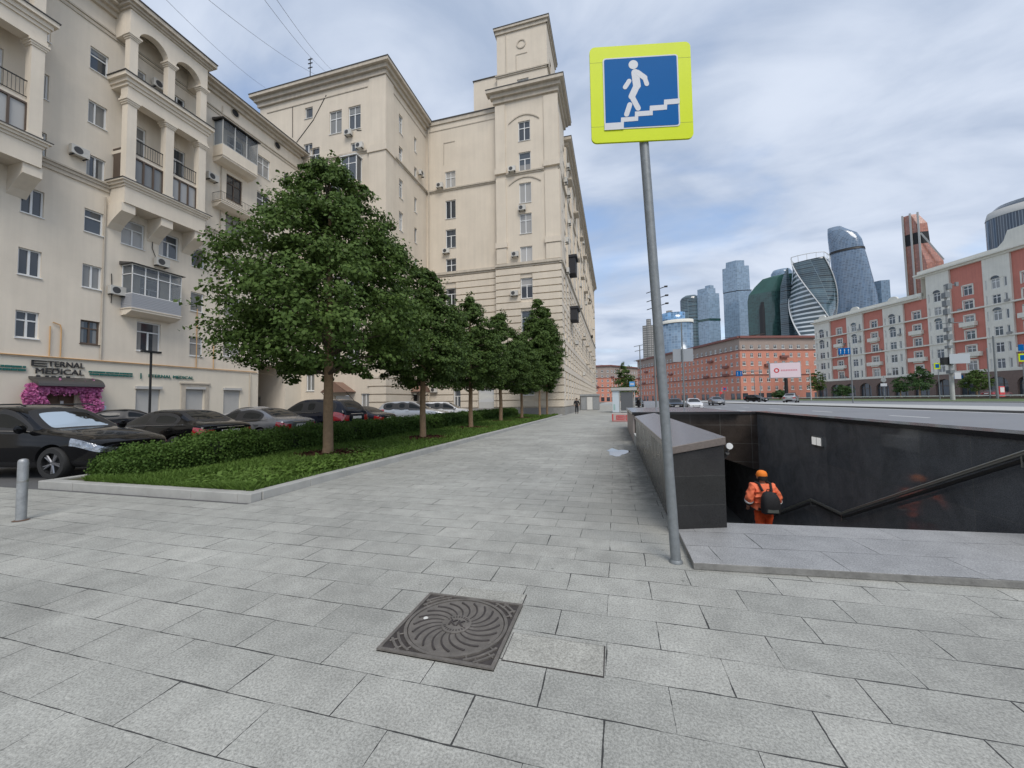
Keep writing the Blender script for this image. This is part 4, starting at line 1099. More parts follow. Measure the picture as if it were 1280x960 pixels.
# cable on the wall beside the corbels
w_ = MB(); w_.tube([FA(18.75, 13.6, .04), FA(18.72, 12.6, .05), FA(18.95, 12.0, .06), FA(19.3, 11.8, .1)], .022, 6); w_.build('cable', M['iron'], A)
w_ = MB(); w_.tube([FA(16.55, 10.1, .05), FA(16.6, 8.9, .06), FA(16.58, 8.2, .05)], .02, 6); w_.build('cable', M['iron'], A)

# shop signs
def wall_sign(name, label, s, z, rows, m, cat='sign', extra=None):
    t = thing(name, label, cat, FAw(s, z, 0))
    rot = Matrix(((0, 0, 1, 0), (1, 0, 0, 0), (0, 1, 0, 0), (0, 0, 0, 1)))
    for txt, size, ds, dz, wid in rows:
        me = text_mesh(txt, size, .02); xs_ = [v.co.x for v in me.vertices]; sc = wid / (max(xs_) - min(xs_))
        me.transform(Matrix.Diagonal((sc, 1, 1, 1))); me.transform(rot); me.transform(Matrix.Translation((.06, ds, dz)))
        obj_from_mesh('lettering', me, m, t)
    if extra: extra(t)
    return t
def bars(lst, m, name='lettering'):
    def fn(t):
        b = MB()
        for s0, s1, z0, z1 in lst: b.box(.03, .08, s0, s1, z0, z1)
        b.build(name, m, t)
    return fn
wall_sign('shop_sign', 'large dark two-line ETERNAL MEDICAL lettering over the shop door', 14.35, 3.84,
          [('TERNAL', .44, .30, .21, 1.55), ('MEDICAL', .44, .05, -.22, 2.0)], M['black'],
          extra=bars([(-1.1, -1.02, .05, .38), (-1.1, -.5, .32, .38), (-1.0, -.5, .18, .235), (-1.0, -.5, .04, .10), (-.55, .0, -.07, -.02), (-.9, -.75, -.55, -.45), (-.55, -.42, -.55, -.45), (-.3, -.15, -.55, -.46), (0, .1, -.55, -.45), (.3, .45, -.55, -.45)], M['black'], 'stroke'))
wall_sign('shop_sign', 'small green ETERNAL MEDICAL lettering on the wall right of the lamp post', 20.0, 3.66, [('ETERNAL MEDICAL', .30, .15, 0, 2.9)], M['green'],
          extra=bars([(-1.75, -1.7, -.22, .16)], M['green'], 'divider'))
def strokes(n, s0, s1, z0, z1, rows):
    r2 = random.Random(n); out = []
    for k in range(rows):
        z = z0 + (z1 - z0) * k / rows; s = s0 + r2.uniform(0, .3)
        while s < s1:
            e = s + r2.uniform(.1, .22); out.append((s, min(e, s1), z, z + (z1 - z0) / rows * .62)); s = e + r2.uniform(.015, .05)
    return out
wall_sign('shop_sign', 'small green worn lettering between the dark shop name and the lamp post', 16.7, 3.66, [], M['green'], extra=bars(strokes(4, -1.1, 1.1, -.12, .18, 2), M['green']))
wall_sign('shop_sign', 'small green worn lettering left of the dark shop name', 12.1, 3.72, [], M['green'], extra=bars(strokes(9, -1.3, .95, -.14, .2, 2), M['green']))
# pink flower garland round the door
fg = thing('flower_garland', 'thick pink flower garland hanging around the shop door under the awning', 'flowers', (AX + .3, 14.4, 0))
n = 9000; q = rs.rand(n); yy = np.empty(n); zz = np.empty(n)
s1_ = q < .36; s2_ = (q >= .36) & (q < .72); s3_ = q >= .72
yy[s1_] = -1.12 + np.clip(rs.normal(size=s1_.sum()), -1.7, 1.7) * .23; zz[s1_] = .2 + 2.7 * rs.rand(s1_.sum())
yy[s2_] = 1.18 + np.clip(rs.normal(size=s2_.sum()), -1.7, 1.7) * .23; zz[s2_] = .2 + 2.7 * rs.rand(s2_.sum())
yy[s3_] = -1.2 + 2.5 * rs.rand(s3_.sum()); zz[s3_] = 2.72 + rs.normal(size=s3_.sum()) * .15
P = np.stack([.05 + np.clip(np.abs(rs.normal(size=n)), 0, 1.8) * .2, yy + .08 * np.sin(zz * 5), zz], 1)
leaf_mesh('blossoms', P, .09 + .11 * rs.rand(n), np.tile((1., 0, .2), (n, 1)) + rs.normal(size=(n, 3)) * .7, M['pink'], rs, fg)
b = MB(); b.tube([(.06, -1.05, 0), (.06, -1.05, 2.7), (.06, 1.1, 2.7), (.06, 1.1, 0)], .05, 8); b.build('stems', M['branch'], fg)
bd = thing('notice_board', 'pale blue poster stand right of the pink flowers', 'poster', (AX + .4, 16.05, 0))
b = MB(); b.box(0, .04, -.25, .25, .2, 1.65); b.build('board', mat('pale_blue_poster', (.45, .58, .68), .5), bd); b = MB(); b.box(-.1, .14, -.22, -.16, 0, .2); b.box(-.1, .14, .16, .22, 0, .2); b.build('foot', M['iron'], bd)
# yard gate in the passage
gt = thing('iron_gate', 'grey iron bar gate across the passage between the cream blocks', 'gate', (AX - 3, 28.55, 0))
b = MB()
for k in range(22): b.tube([(0, -1.4 + 2.8 * k / 21, .1), (0, -1.4 + 2.8 * k / 21, 2.35 + .12 * (k % 2))], .016, 6)
b.build('bars', M['iron'], gt); b = MB()
for z in (.3, 1.3, 2.2): b.box(-.02, .02, -1.43, 1.43, z, z + .05)
b.build('rails', M['iron'], gt)

# ================================================================== BUILDING B (tall block with tower)
B = thing('tower_building', 'tall beige block with a corner tower and rusticated lower storeys behind the trees', 'building', (-12, 40, 0))
def FB_(F): return rel(F, -12, 40)
FM = FB_(Face(0, 32, 1, 0, 0, -1)); FS = FB_(Face(-21.2, 0, 0, 1, 1, 0)); FR = FB_(Face(0, 40.5, 1, 0, 0, -1)); FT = FB_(Face(0, 40, 1, 0, 0, -1)); FL = FB_(Face(-5.3, 0, 0, 1, 1, 0))
WM = [(-27.8, -26.3, 29.3, 31.75, 'T2X'), (-25.5, -24.05, 29.3, 31.75, 'T2X'), (-30.9, -29.9, 31.65, 32.85, 'C1'), (-31.0, -29.9, 27.5, 28.9, 'C2'), (-34.6, -33.2, 28.4, 30.4, 'T2'), (-25.2, -24.2, 26.2, 27.9, 'C1')]
for k in range(1, 8):
    t = 31.75 - 3.45 * k
    if k > 2: WM.append((-25.5, -24.05, t - 2.2, t, 'T2X'))
    if k > 1: WM.append((-27.8, -26.3, t - 2.2, t, 'T2X'))
    WM.append((-30.2, -29.0, t - 2.0, t, 'T2'))
WM += [(-30.4, -29.4, 2.9, 4.6, 'C2'), (-30.4, -29.2, .5, 1.3, 'C1'), (-23.9, -22.9, .7, 2.5, 'C2')]
doorM = [(-26.9, -25.2, 0.05, 2.35)]
WS = []
for k in range(8):
    t = 32.05 - 3.5 * k; WS.append((34.45, 35.2, t - 2.0, t, 'T2')); 
    if k < 6: WS.append((37.6, 38.15, t - 1.7 - .35, t - .35, 'C1'))
doorS = [(37.0, 38.2, .05, 2.5)]
WR = [(-18.75, -17.45, 28.8 - 3.5 * k - (2.2 if k < 4 else 2.0), 28.8 - 3.5 * k, ['T2X', 'C2', 'T2', 'T2X', 'T2', 'T2X', 'T2'][k]) for k in range(7)]
WR += [(-17.9, -17.0, .75, 2.95, 'T2')]
shR = [(-14.9, -13.0, .65, 2.92)]
WT = [(-9.65, -8.3, t - 2.25, t, s_) for t, s_ in ((32.64, 'T2X'), (29.1, 'T2'), (25.6, 'C2'), (22.15, 'T2X'), (18.45, 'C2'), (14.97, 'T2'), (11.35, 'T2'), (7.9, 'T2'), (4.4, 'T2'))]
WL = []
for c in range(24):
    for k in range(9):
        t = 32.3 - 3.5 * k; s = 41.6 + 2.95 * c
        WL.append((s, s + 1.3, t - 2.1, t, 'T2'))
b = MB(); pz = 16.2
cut = lambda W: [w[:4] for w in W]
holes_wall(b, FM, -36.9, -21.2, -.1, 35, cut(WM) + doorM)
holes_wall(b, FS, 32.0, 40.5, -.1, 35, cut(WS) + doorS)
holes_wall(b, FR, -21.2, -12.3, -.1, 35, cut(WR) + shR)
holes_wall(b, FT, -12.3, -5.3, -.1, 36.2, cut(WT))
holes_wall(b, FL, 40.0, 112.0, -.1, 34, cut(WL))
b.quad(FT(-12.3, -.1, 0), FT(-12.3, 36, 0), FT(-12.3, 36, -.5), FT(-12.3, -.1, -.5))
b.quad(FT(-5.3, -.1, -72), FT(-5.3, 34, -72), FT(-20, 34, -72), FT(-20, -.1, -72)); b.quad(FM(-36.9, 0, 0), FM(-36.9, 35, 0), FM(-36.9, 35, -14), FM(-36.9, 0, -14))
b.fbox(FL, 40.004, 46, 34, 36.2, -3, -.004)
b.build('wall', M['plaster2'], B)
b = MB()
b.fbox(FM, -36.8, -21.3, 35.0, 35.15, -14, -.05); b.fbox(FR, -21.2, -12.4, 35.05, 35.2, -8, -.05); b.fbox(FL, 46, 112, 34.0, 34.12, -12, -.05); b.fbox(FT, -12.2, -5.4, 36.1, 36.18, -6, -.05)
b.build('roof', M['tin'], B)
b = MB()
cornice(b, FM, -36.9, -21.2, 35.35, .75, 1.2, 0, 1); cornice(b, FS, 32.0, 40.0, 35.345, .752, 1.2, 0, 1)
b.fbox(FR, -21.0, -12.35, 34.75, 35.2, -.05, .12, 0); b.fbox(FR, -21.0, -12.35, 35.2, 35.3, -.3, .2, 1); b.fbox(FR, -21.0, -12.35, 34.0, 34.1, -.02, .05, 0)
cornice(b, FT, -12.3, -5.3, 36.45, .85, 1.3, 0, 1); cornice(b, FL, 40.0, 46.0, 36.445, .852, 1.3, 0, 1)
cornice(b, FL, 46.9, 112, 34.2, .9, 1.3, 0, 1)
for F_, a, c in ((FM, -35.9, -23.2), (FS, 33.4, 40.3)): b.fbox(F_, a, c, 33.35, 33.45, -.02, .06, 0)
b.build('cornice', [M['trim'], M['tin']], B)
b = MB()
b.fbox(FM, -23.0, -21.2 + .1, 27.1, 34.1, -.02, .10); b.fbox(FM, -23.0, -21.2 + .1, 5.2, 26.4, -.02, .12); b.fbox(FS, 31.893, 33.3, 27.104, 34.096, -.02, .106); b.fbox(FS, 31.873, 33.3, 5.204, 26.396, -.02, .126)
b.fbox(FM, -23.15, -20.95, 26.4, 27.1, -.02, .22); b.fbox(FS, 31.773, 33.45, 26.404, 27.096, -.02, .257)
for a, c in ((-12.3, -11.15), (-6.75, -5.18)):
    b.fbox(FT, a, c, 27.6, 34.9, -.02, .14); b.fbox(FT, a - .1, c + .1, 26.95, 27.55, -.02, .26); b.fbox(FT, a, c, 19.2, 26.4, -.02, .14); b.fbox(FT, a - .1, c + .1, 18.5, 19.15, -.02, .28); b.fbox(FT, a, c, 16.75, 18.45, -.02, .2)
for k in range(13):
    s = 41.0 + 5.9 * k - .35
    b.fbox(FL, s - .5, s + .5, 16.75, 32.9, -.02, .2)
b.build('pilaster', M['plaster2'], B)
b = MB()
for F_, a, c, z in ((FM, -36.8, -23.15, 26.55), (FS, 33.45, 40.45, 26.55), (FR, -21.1, -12.3, 26.45), (FT, -11.1, -6.8, 26.6), (FL, 40.0, 112, 26.6)):
    b.fbox(F_, a, c, z, z + .14, -.02, .1); b.fbox(F_, a, c, z + .14, z + .3, -.02, .2)
for F_, a, c in ((FR, -21.15, -12.35), (FT, -12.5, -5.05), (FL, 39.76, 112), (FS, 33.5, 40.3)):
    b.fbox(F_, a, c, 16.2, 16.4, -.02, .16); b.fbox(F_, a, c, 16.4, 16.68, -.02, .3)
def arc(F_, c, z0, w, rise):
    pts = []
    for k in range(11):
        t = -1 + 2 * k / 10; pts.append((c + t * w, z0 + rise * (1 - t * t)))
    for p, q in zip(pts[:-1], pts[1:]): b.fprism(F_, [p, q, (q[0], q[1] + .14), (p[0], p[1] + .14)], -.02, .09)
arc(FT, -9.0, 32.55, 1.75, .75); arc(FT, -9.0, 25.5, 1.8, .7); arc(FT, -9.0, 15.2, 1.5, .7); arc(FT, -9.0, 11.5, 1.5, .6)
b.fbox(FR, -18.95, -17.5, 32.3, 32.38, -.02, .05); b.fbox(FR, -18.95, -18.88, 29.7, 32.3, -.02, .05)
b.build('moulding', M['trim'], B)
# rusticated courses with open grooves
b = MB(); pitch = .765
for F_, a, c, W, top in ((FR, -21.15, -12.46, cut(WR) + shR, 16.15), (FT, -12.46, -5.147, cut(WT), 16.15), (FL, 39.848, 112, cut(WL)[:], 16.15), (FS, 32.0, 40.34, cut(WS) + doorS, 4.2), (FM, -23.1, -21.047, [(-23.9, -22.9, .7, 2.5)], 4.2)):
    z = .92
    while z < top - .2:
        bands(b, F_, a, c, z, min(z + pitch - .12, top), W, -.02, .15); z += pitch
b.build('rusticated_courses', M['plaster2'], B)
b = MB()
for F_, a, c in ((FR, -21.1, -12.52), (FT, -12.6, -5.097), (FL, 39.797, 112), (FS, 31.9, 40.3), (FM, -36.8, -21.1)):
    bands(b, F_, a, c, -.1, .8, doorS if F_ is FS else (doorM if F_ is FM else []), -.02, .2)
b.build('plinth', M['plinth'], B)
allW = [(FT, w) for w in WT] + [(FM, w) for w in WM] + [(FS, w) for w in WS] + [(FR, w) for w in WR]
nW = 0
for F_, w in allW: window(B, F_, *w[:4], style=w[4], sub=(F_ is not FL)); nW += 1
WLs = sorted(WL, key=lambda w: w[0])
for w in WLs[:max(0, 98 - nW)]: window(B, FL, *w[:4], style=w[4], sub=False)
b = MB()
for w in WLs[max(0, 98 - nW):]:
    s0, s1, z0, z1 = w[:4]; t = .08
    for a, c, d, e in ((s0, s0 + t, z0, z1), (s1 - t, s1, z0, z1), (s0 + t, s1 - t, z0, z0 + t), (s0 + t, s1 - t, z1 - t, z1), ((s0 + s1) / 2 - t / 2, (s0 + s1) / 2 + t / 2, z0 + t, z1 - t)): b.fbox(FL, a, c, d, e, -.18, -.11, 0)
    b.fq(FL, s0, s1, z0, z1, -.16, 1)
o = b.build('window', [M['white'], M['glass']], B); o['kind'] = 'stuff'
b = MB(); z = .66
while z < 2.9: b.fbox(FR, -14.89, -13.01, z, z + .08, -.16, -.1); z += .09
b.build('shutter', M['shutter'], B)
b = MB(); b.fbox(FM, -26.88, -26.07, .05, 2.33, -.16, -.1); b.fbox(FM, -26.03, -25.22, .05, 2.33, -.16, -.1); b.build('door', M['white'], B)
b = MB(); b.fbox(FS, 37.02, 38.18, .05, 2.48, -.16, -.1); b.build('door', M['dark'], B)
# gabled canopy over the door
def canopy(F_, s0, s1, z, out):
    c = (s0 + s1) / 2; b = MB()
    b.hexa([F_(s0, z, .0), F_(c, z + .95, .0), F_(c, z + .95, out), F_(s0, z, out), F_(s0, z + .06, .0), F_(c, z + 1.01, .0), F_(c, z + 1.01, out), F_(s0, z + .06, out)])
    b.hexa([F_(c, z + .95, .0), F_(s1, z, .0), F_(s1, z, out), F_(c, z + .95, out), F_(c, z + 1.01, .0), F_(s1, z + .06, .0), F_(s1, z + .06, out), F_(c, z + 1.01, out)])
    b.fprism(F_, [(s0 + .05, z), (s1 - .05, z), (c, z + .93)], out - .06, out - .01)
    cn = b.build('canopy', M['redbrown'], B)
    k = MB()
    for s in (s0 + .1, s1 - .1):
        k.tube([F_(s, z, out - .05), F_(s, z - .9, .02)], .03, 6); k.tube([F_(s, z, out - .05), F_(s, z, .02)], .03, 6)
    k.build('bracket', M['iron'], cn)
canopy(FM, -27.5, -24.5, 2.65, 1.3); canopy(FS, 36.4, 38.9, 2.7, 1.2)
def on_front(px, py, o=.03):
    r = ray(px, py); return FM(r.x / r.y * 32.0, H + r.z / r.y * 32.0, o)
for pts in (((408, 119), (392, 150), (371, 178)), ((366, 134), (366, 172)), ((452, 163), (446, 163))):
    cb_ = MB(); cb_.tube([on_front(*p) for p in pts], .03, 6); cb_.build('cable', M['iron'], B)
for s_ in (-22.0, ): dp = MB(); dp.tube([FR(s_ + 1.2, .9, .22), FR(s_ + 1.2, 34.2, .22)], .06, 8); dp.build('downpipe', M['trim'], B)
# bay of glass on the middle wing
b = MB(); b.fbox(FM, -25.7, -23.9, 22.7, 23.5, .003, .8, 1); b.fbox(FM, -25.8, -23.8, 26.0, 26.1, .003, .9, 0)
for s in (-25.7, -24.84, -23.97): b.fbox(FM, s, s + .07, 23.5, 26.0, .73, .8, 0)
b.fbox(FM, -25.7, -25.63, 23.5, 26.0, .003, .07, 0); b.fbox(FM, -23.97, -23.9, 23.5, 26.0, .003, .07, 0); b.fbox(FM, -25.63, -23.97, 25.2, 25.27, .74, .79, 0)
bw = b.build('oriel', [M['white'], M['plaster2']], B); p = MB()
p.fbox(FM, -25.66, -23.94, 23.5, 25.98, .01, .76); p.build('pane', M['glass'], bw)
# upper tower
FU = FB_(Face(0, 40.6, 1, 0, 0, -1)); FV = FB_(Face(-6.35, 0, 0, 1, 1, 0))
b = MB(); wu = [(-9.85, -8.5, 36.6, 38.1)]
holes_wall(b, FU, -12.2, -6.35, 36.2, 44.2, wu); holes_wall(b, FV, 40.6, 47, 36.2, 44.2, [(42.5, 43.5, 39.8, 41.4), (44.6, 45.6, 39.8, 41.4)], depth=.15)
b.quad(FU(-12.2, 36, 0), FU(-12.2, 44.2, 0), FU(-12.2, 44.2, -6.4), FU(-12.2, 36, -6.4)); b.fq(FU, -12.2, -6.35, 36, 44.2, -6.4)
b.build('tower_top', M['plaster2'], B)
window(B, FU, -9.85, -8.5, 36.6, 38.1, style='T2X'); 
b = MB()
for a in ((42.5, 43.5, 39.8, 41.4), (44.6, 45.6, 39.8, 41.4)): b.fq(FV, *a, -.14)
b.build('tower_opening', M['dark'], B)
b = MB()
b.fbox(FU, -12.35, -6.2, 38.75, 38.9, -.02, .1, 0); b.fbox(FU, -12.4, -6.15, 38.9, 39.05, -.02, .18, 0); b.fbox(FV, 40.5, 47, 38.75, 38.9, -.02, .1, 0); b.fbox(FV, 40.45, 47, 38.9, 39.05, -.02, .18, 0)
b.fbox(FU, -12.35, -6.2, 43.9, 44.3, -.02, .14, 0); b.fbox(FV, 40.45, 47, 43.9, 44.3, -.02, .14, 0); b.fbox(FU, -12.5, -6.05, 44.3, 44.55, -6.5, .3, 0); b.fbox(FU, -12.55, -6.0, 44.56, 44.62, -6.5, .35, 1)
for k in range(24):
    a0, a1 = 2 * math.pi * k / 24, 2 * math.pi * (k + 1) / 24
    b.fprism(FU, [(-9.28 + r * math.cos(a), 42.2 + r * math.sin(a)) for r, a in ((.42, a0), (.55, a0), (.55, a1), (.42, a1))], -.02, .08, 0)
b.fbox(FU, -9.95, -9.87, 39.05, 41.0, -.02, .05, 0); b.fbox(FU, -9.95, -8.6, 41.0, 41.08, -.02, .05, 0)
b.fbox(FU, -11.15, -11.07, 39.05, 43.9, -.02, .05, 0)
b.build('tower_moulding', [M['trim'], M['tin']], B)
b = MB(); b.fbox(FU, -15.2, -12.25, 35.2, 39.35, -6, -.3, 0); b.fbox(FU, -15.3, -12.22, 39.36, 39.44, -6.1, -.2, 1); b.build('stair_head', [M['plaster2'], M['tin']], B)
# small projecting things on the long street face
b = MB(); 
for c in range(2, 23, 3):
    s = 41.6 + 2.95 * c
    for z in (8.6, 12.1, 19.2, 22.7, 29.6):
        if rnd.random() < .45: b.fbox(FL, s - .3, s + 1.6, z - .2, z, .0, .75); b.fbox(FL, s - .3, s + 1.6, z + .9, z + .95, .7, .75)
b.build('balcony', M['trim'], B)
def netted(s0, s1, z0, z1):
    b = MB(); b.fbox(FL, s0, s1, z0, z1, .02, 1.0); b.fbox(FL, s0 - .1, s1 + .1, z1 + .002, z1 + .3, .0, 1.2); b.build('balcony_wrapped_in_dark_net', mat('dark_net', (.03, .03, .035), .9), B)
netted(46.6, 48.6, 17.2, 19.2); netted(47.5, 49.8, 11.6, 13.0)
FLw = Face(-5.3, 0, 0, 1, 1, 0); FTw = Face(0, 40, 1, 0, 0, -1); FRw = Face(0, 40.5, 1, 0, 0, -1); FMw = Face(0, 32, 1, 0, 0, -1); FSw = Face(-21.2, 0, 0, 1, 1, 0)
g2 = 'air conditioners on the tower block'
ac_unit(FTw, -10.35, 26.9, .1, 'dark-fanned air conditioner left of the second highest window of the tower front', group=g2)
ac_unit(FTw, -9.3, 22.4, .0, 'air conditioner directly under the third highest window of the tower front', group=g2)
ac_unit(FTw, -10.15, 17.3, .1, 'air conditioner left of the tower window just above the rusticated part', group=g2)
ac_unit(FTw, -10.3, 13.0, .1, 'air conditioner left of the topmost window in the rusticated tower front', group=g2)
ac_unit(FRw, -19.3, 26.8, .12, 'air conditioner left of the top window of the recessed wall', group=g2)
ac_unit(FRw, -18.6, 18.9, .0, 'air conditioner under the third window of the recessed wall', group=g2)
ac_unit(FRw, -20.2, 2.7, .12, 'air conditioner low on the rusticated recess, right of the dark canopy', group=g2)
ac_unit(FMw, -25.3, 28.6, .0, 'air conditioner between the two top windows of the middle wing', group=g2)
ac_unit(FMw, -23.9, 26.9, .1, 'air conditioner by the moulding near the corner of the middle wing', group=g2)
ac_unit(FSw, 38.6, 27.6, .1, 'air conditioner on the narrow side wall of the middle wing, under its right window', group=g2)
for k in range(26):
    s = 43.2 + 2.95 * rnd.choice(range(0, 22)); z = 32.3 - 3.5 * rnd.choice(range(0, 8)) - 2.2
    ac_unit(FLw, s, z, .21, 'small air conditioner on the steeply foreshortened street face of the tower block', group='air conditioners on the street face')
# roof aerial and overhead wires
an = thing('roof_aerial', 'thin roof aerial standing on the flat roof of the middle wing', 'aerial', (-31.4, 33.2, 35.3))
b = MB(); b.tube([(0, 0, 0), (0, 0, 4.3)], .045, 6); b.build('mast', M['iron'], an)
b = MB()
for z in (3.2, 3.7, 4.15): b.tube([(-.28, 0, z), (.28, 0, z)], .05, 6)
b.build('crossbar', M['iron'], an)
for k, ((px, py), (qx, qy)) in enumerate((((418, 90), (338, -12)), ((410, 92), (322, -12)), ((398, 95), (246, -12)), ((332, 110), (196, -12)))):
    r0 = ray(px, py); p0 = Vector((0, 0, H)) + r0 * (33.0 / r0.y); r1_ = ray(qx, qy); p1 = Vector((0, 0, H)) + r1_ * (13.0 / r1_.y)
    w = MB(); pts = []
    for i in range(13):
        t = i / 12; p = p0.lerp(p1, t); p.z -= 1.0 * 4 * t * (1 - t) * .35; pts.append(p - p0)
    p_ = p1 - p0; w.tube(pts + [p_ * 1.6], .010, 5)
    o = w.build('overhead_wire', M['iron'], loc=p0)
    tag(o, ['rightmost overhead wire rising from the middle wing roof to the upper left', 'overhead wire close beside the rightmost one', 'third overhead wire from the tower side, with the widest gap beside it', 'lowest leftmost overhead wire above the left block roof'][k], 'wire', 'overhead wires')
# ================================================================== CARS
def evaluated(ob):
    dg = bpy.context.evaluated_depsgraph_get(); dg.update()
    return bpy.data.meshes.new_from_object(ob.evaluated_get(dg))
SED = [  # x, half width, sill z, crease z, belt z, roof edge y, top z
    (2.42, .62, .34, .50, .60, .50, .655), (2.35, .75, .25, .53, .67, .61, .71), (2.18, .84, .21, .57, .74, .70, .785), (1.88, .885, .19, .70, .815, .74, .85), (1.5, .90, .18, .62, .88, .77, .92),
    (1.0, .91, .18, .64, .93, .77, .98), (.84, .91, .18, .64, .94, .75, 1.05), (.15, .91, .18, .65, .955, .60, 1.375), (-.12, .91, .18, .65, .96, .60, 1.425), (-.24, .91, .18, .65, .965, .60, 1.435), (-.34, .91, .18, .65, .965, .60, 1.44),
    (-1.0, .91, .18, .66, .975, .59, 1.405), (-1.38, .91, .18, .67, .985, .61, 1.27), (-1.74, .91, .19, .68, 1.0, .69, 1.075), (-2.1, .885, .21, .68, .99, .71, 1.05), (-2.32, .82, .27, .66, .95, .66, 1.01), (-2.42, .70, .36, .62, .87, .57, .93)]
WAG = [
    (2.40, .66, .34, .54, .66, .54, .72), (2.33, .79, .26, .57, .74, .64, .79), (2.15, .87, .23, .675, .825, .73, .865), (1.80, .905, .22, .80, .91, .77, .935), (1.45, .91, .21, .68, .96, .79, 1.0),
    (1.0, .92, .21, .70, 1.0, .78, 1.05), (.84, .92, .21, .70, 1.01, .76, 1.12), (.2, .92, .21, .71, 1.025, .64, 1.50), (-.1, .92, .21, .71, 1.03, .64, 1.56), (-.24, .92, .21, .71, 1.035, .64, 1.575), (-.34, .92, .21, .71, 1.035, .64, 1.58),
    (-1.0, .92, .21, .72, 1.045, .63, 1.575), (-1.16, .92, .21, .72, 1.05, .63, 1.57), (-1.95, .91, .23, .74, 1.07, .62, 1.52), (-2.2, .89, .27, .75, 1.06, .66, 1.30), (-2.36, .86, .32, .74, 1.03, .72, 1.09), (-2.42, .76, .40, .70, .95, .66, 1.0)]
CARS = {}
def shaded_screen():                 # windscreen with a crumpled silver sunshade lying behind part of it
    m, nt, p = new_mat('windscreen_with_sunshade')
    tc = N(nt, 'ShaderNodeTexCoord'); sx = N(nt, 'ShaderNodeSeparateXYZ'); nt.links.new(tc.outputs['Object'], sx.inputs[0])
    nz = N(nt, 'ShaderNodeTexNoise', inp={'Scale': 5.0, 'Detail': 3.0}); nt.links.new(tc.outputs['Object'], nz.inputs['Vector'])
    def mm(op, a, b):
        k = N(nt, 'ShaderNodeMath', operation=op)
        for i, x in enumerate((a, b)):
            if isinstance(x, (int, float)): k.inputs[i].default_value = x
            else: nt.links.new(x, k.inputs[i])
        return k.outputs[0]
    edge = mm('ADD', mm('ADD', sx.outputs[1], mm('MULTIPLY', mm('SUBTRACT', sx.outputs[2], 1.3), 1.6)), mm('MULTIPLY', nz.outputs['Fac'], .5))
    mr = N(nt, 'ShaderNodeMapRange', inp={1: .50, 2: .53, 3: 1.0, 4: 0.0}); nt.links.new(edge, mr.inputs[0])
    mx = N(nt, 'ShaderNodeMix'); mx.data_type = 'RGBA'; mx.inputs[6].default_value = (.008, .01, .011, 1); mx.inputs[7].default_value = (.36, .44, .52, 1)
    nt.links.new(mr.outputs[0], mx.inputs[0]); nt.links.new(mx.outputs[2], p.inputs['Base Color'])
    p.inputs['Roughness'].default_value = .05; p.inputs['Specular IOR Level'].default_value = .5
    b = N(nt, 'ShaderNodeBump', inp={'Strength': .25, 'Distance': .02}); nt.links.new(nz.outputs['Fac'], b.inputs['Height'])
    return m
M['shaded_screen'] = shaded_screen()
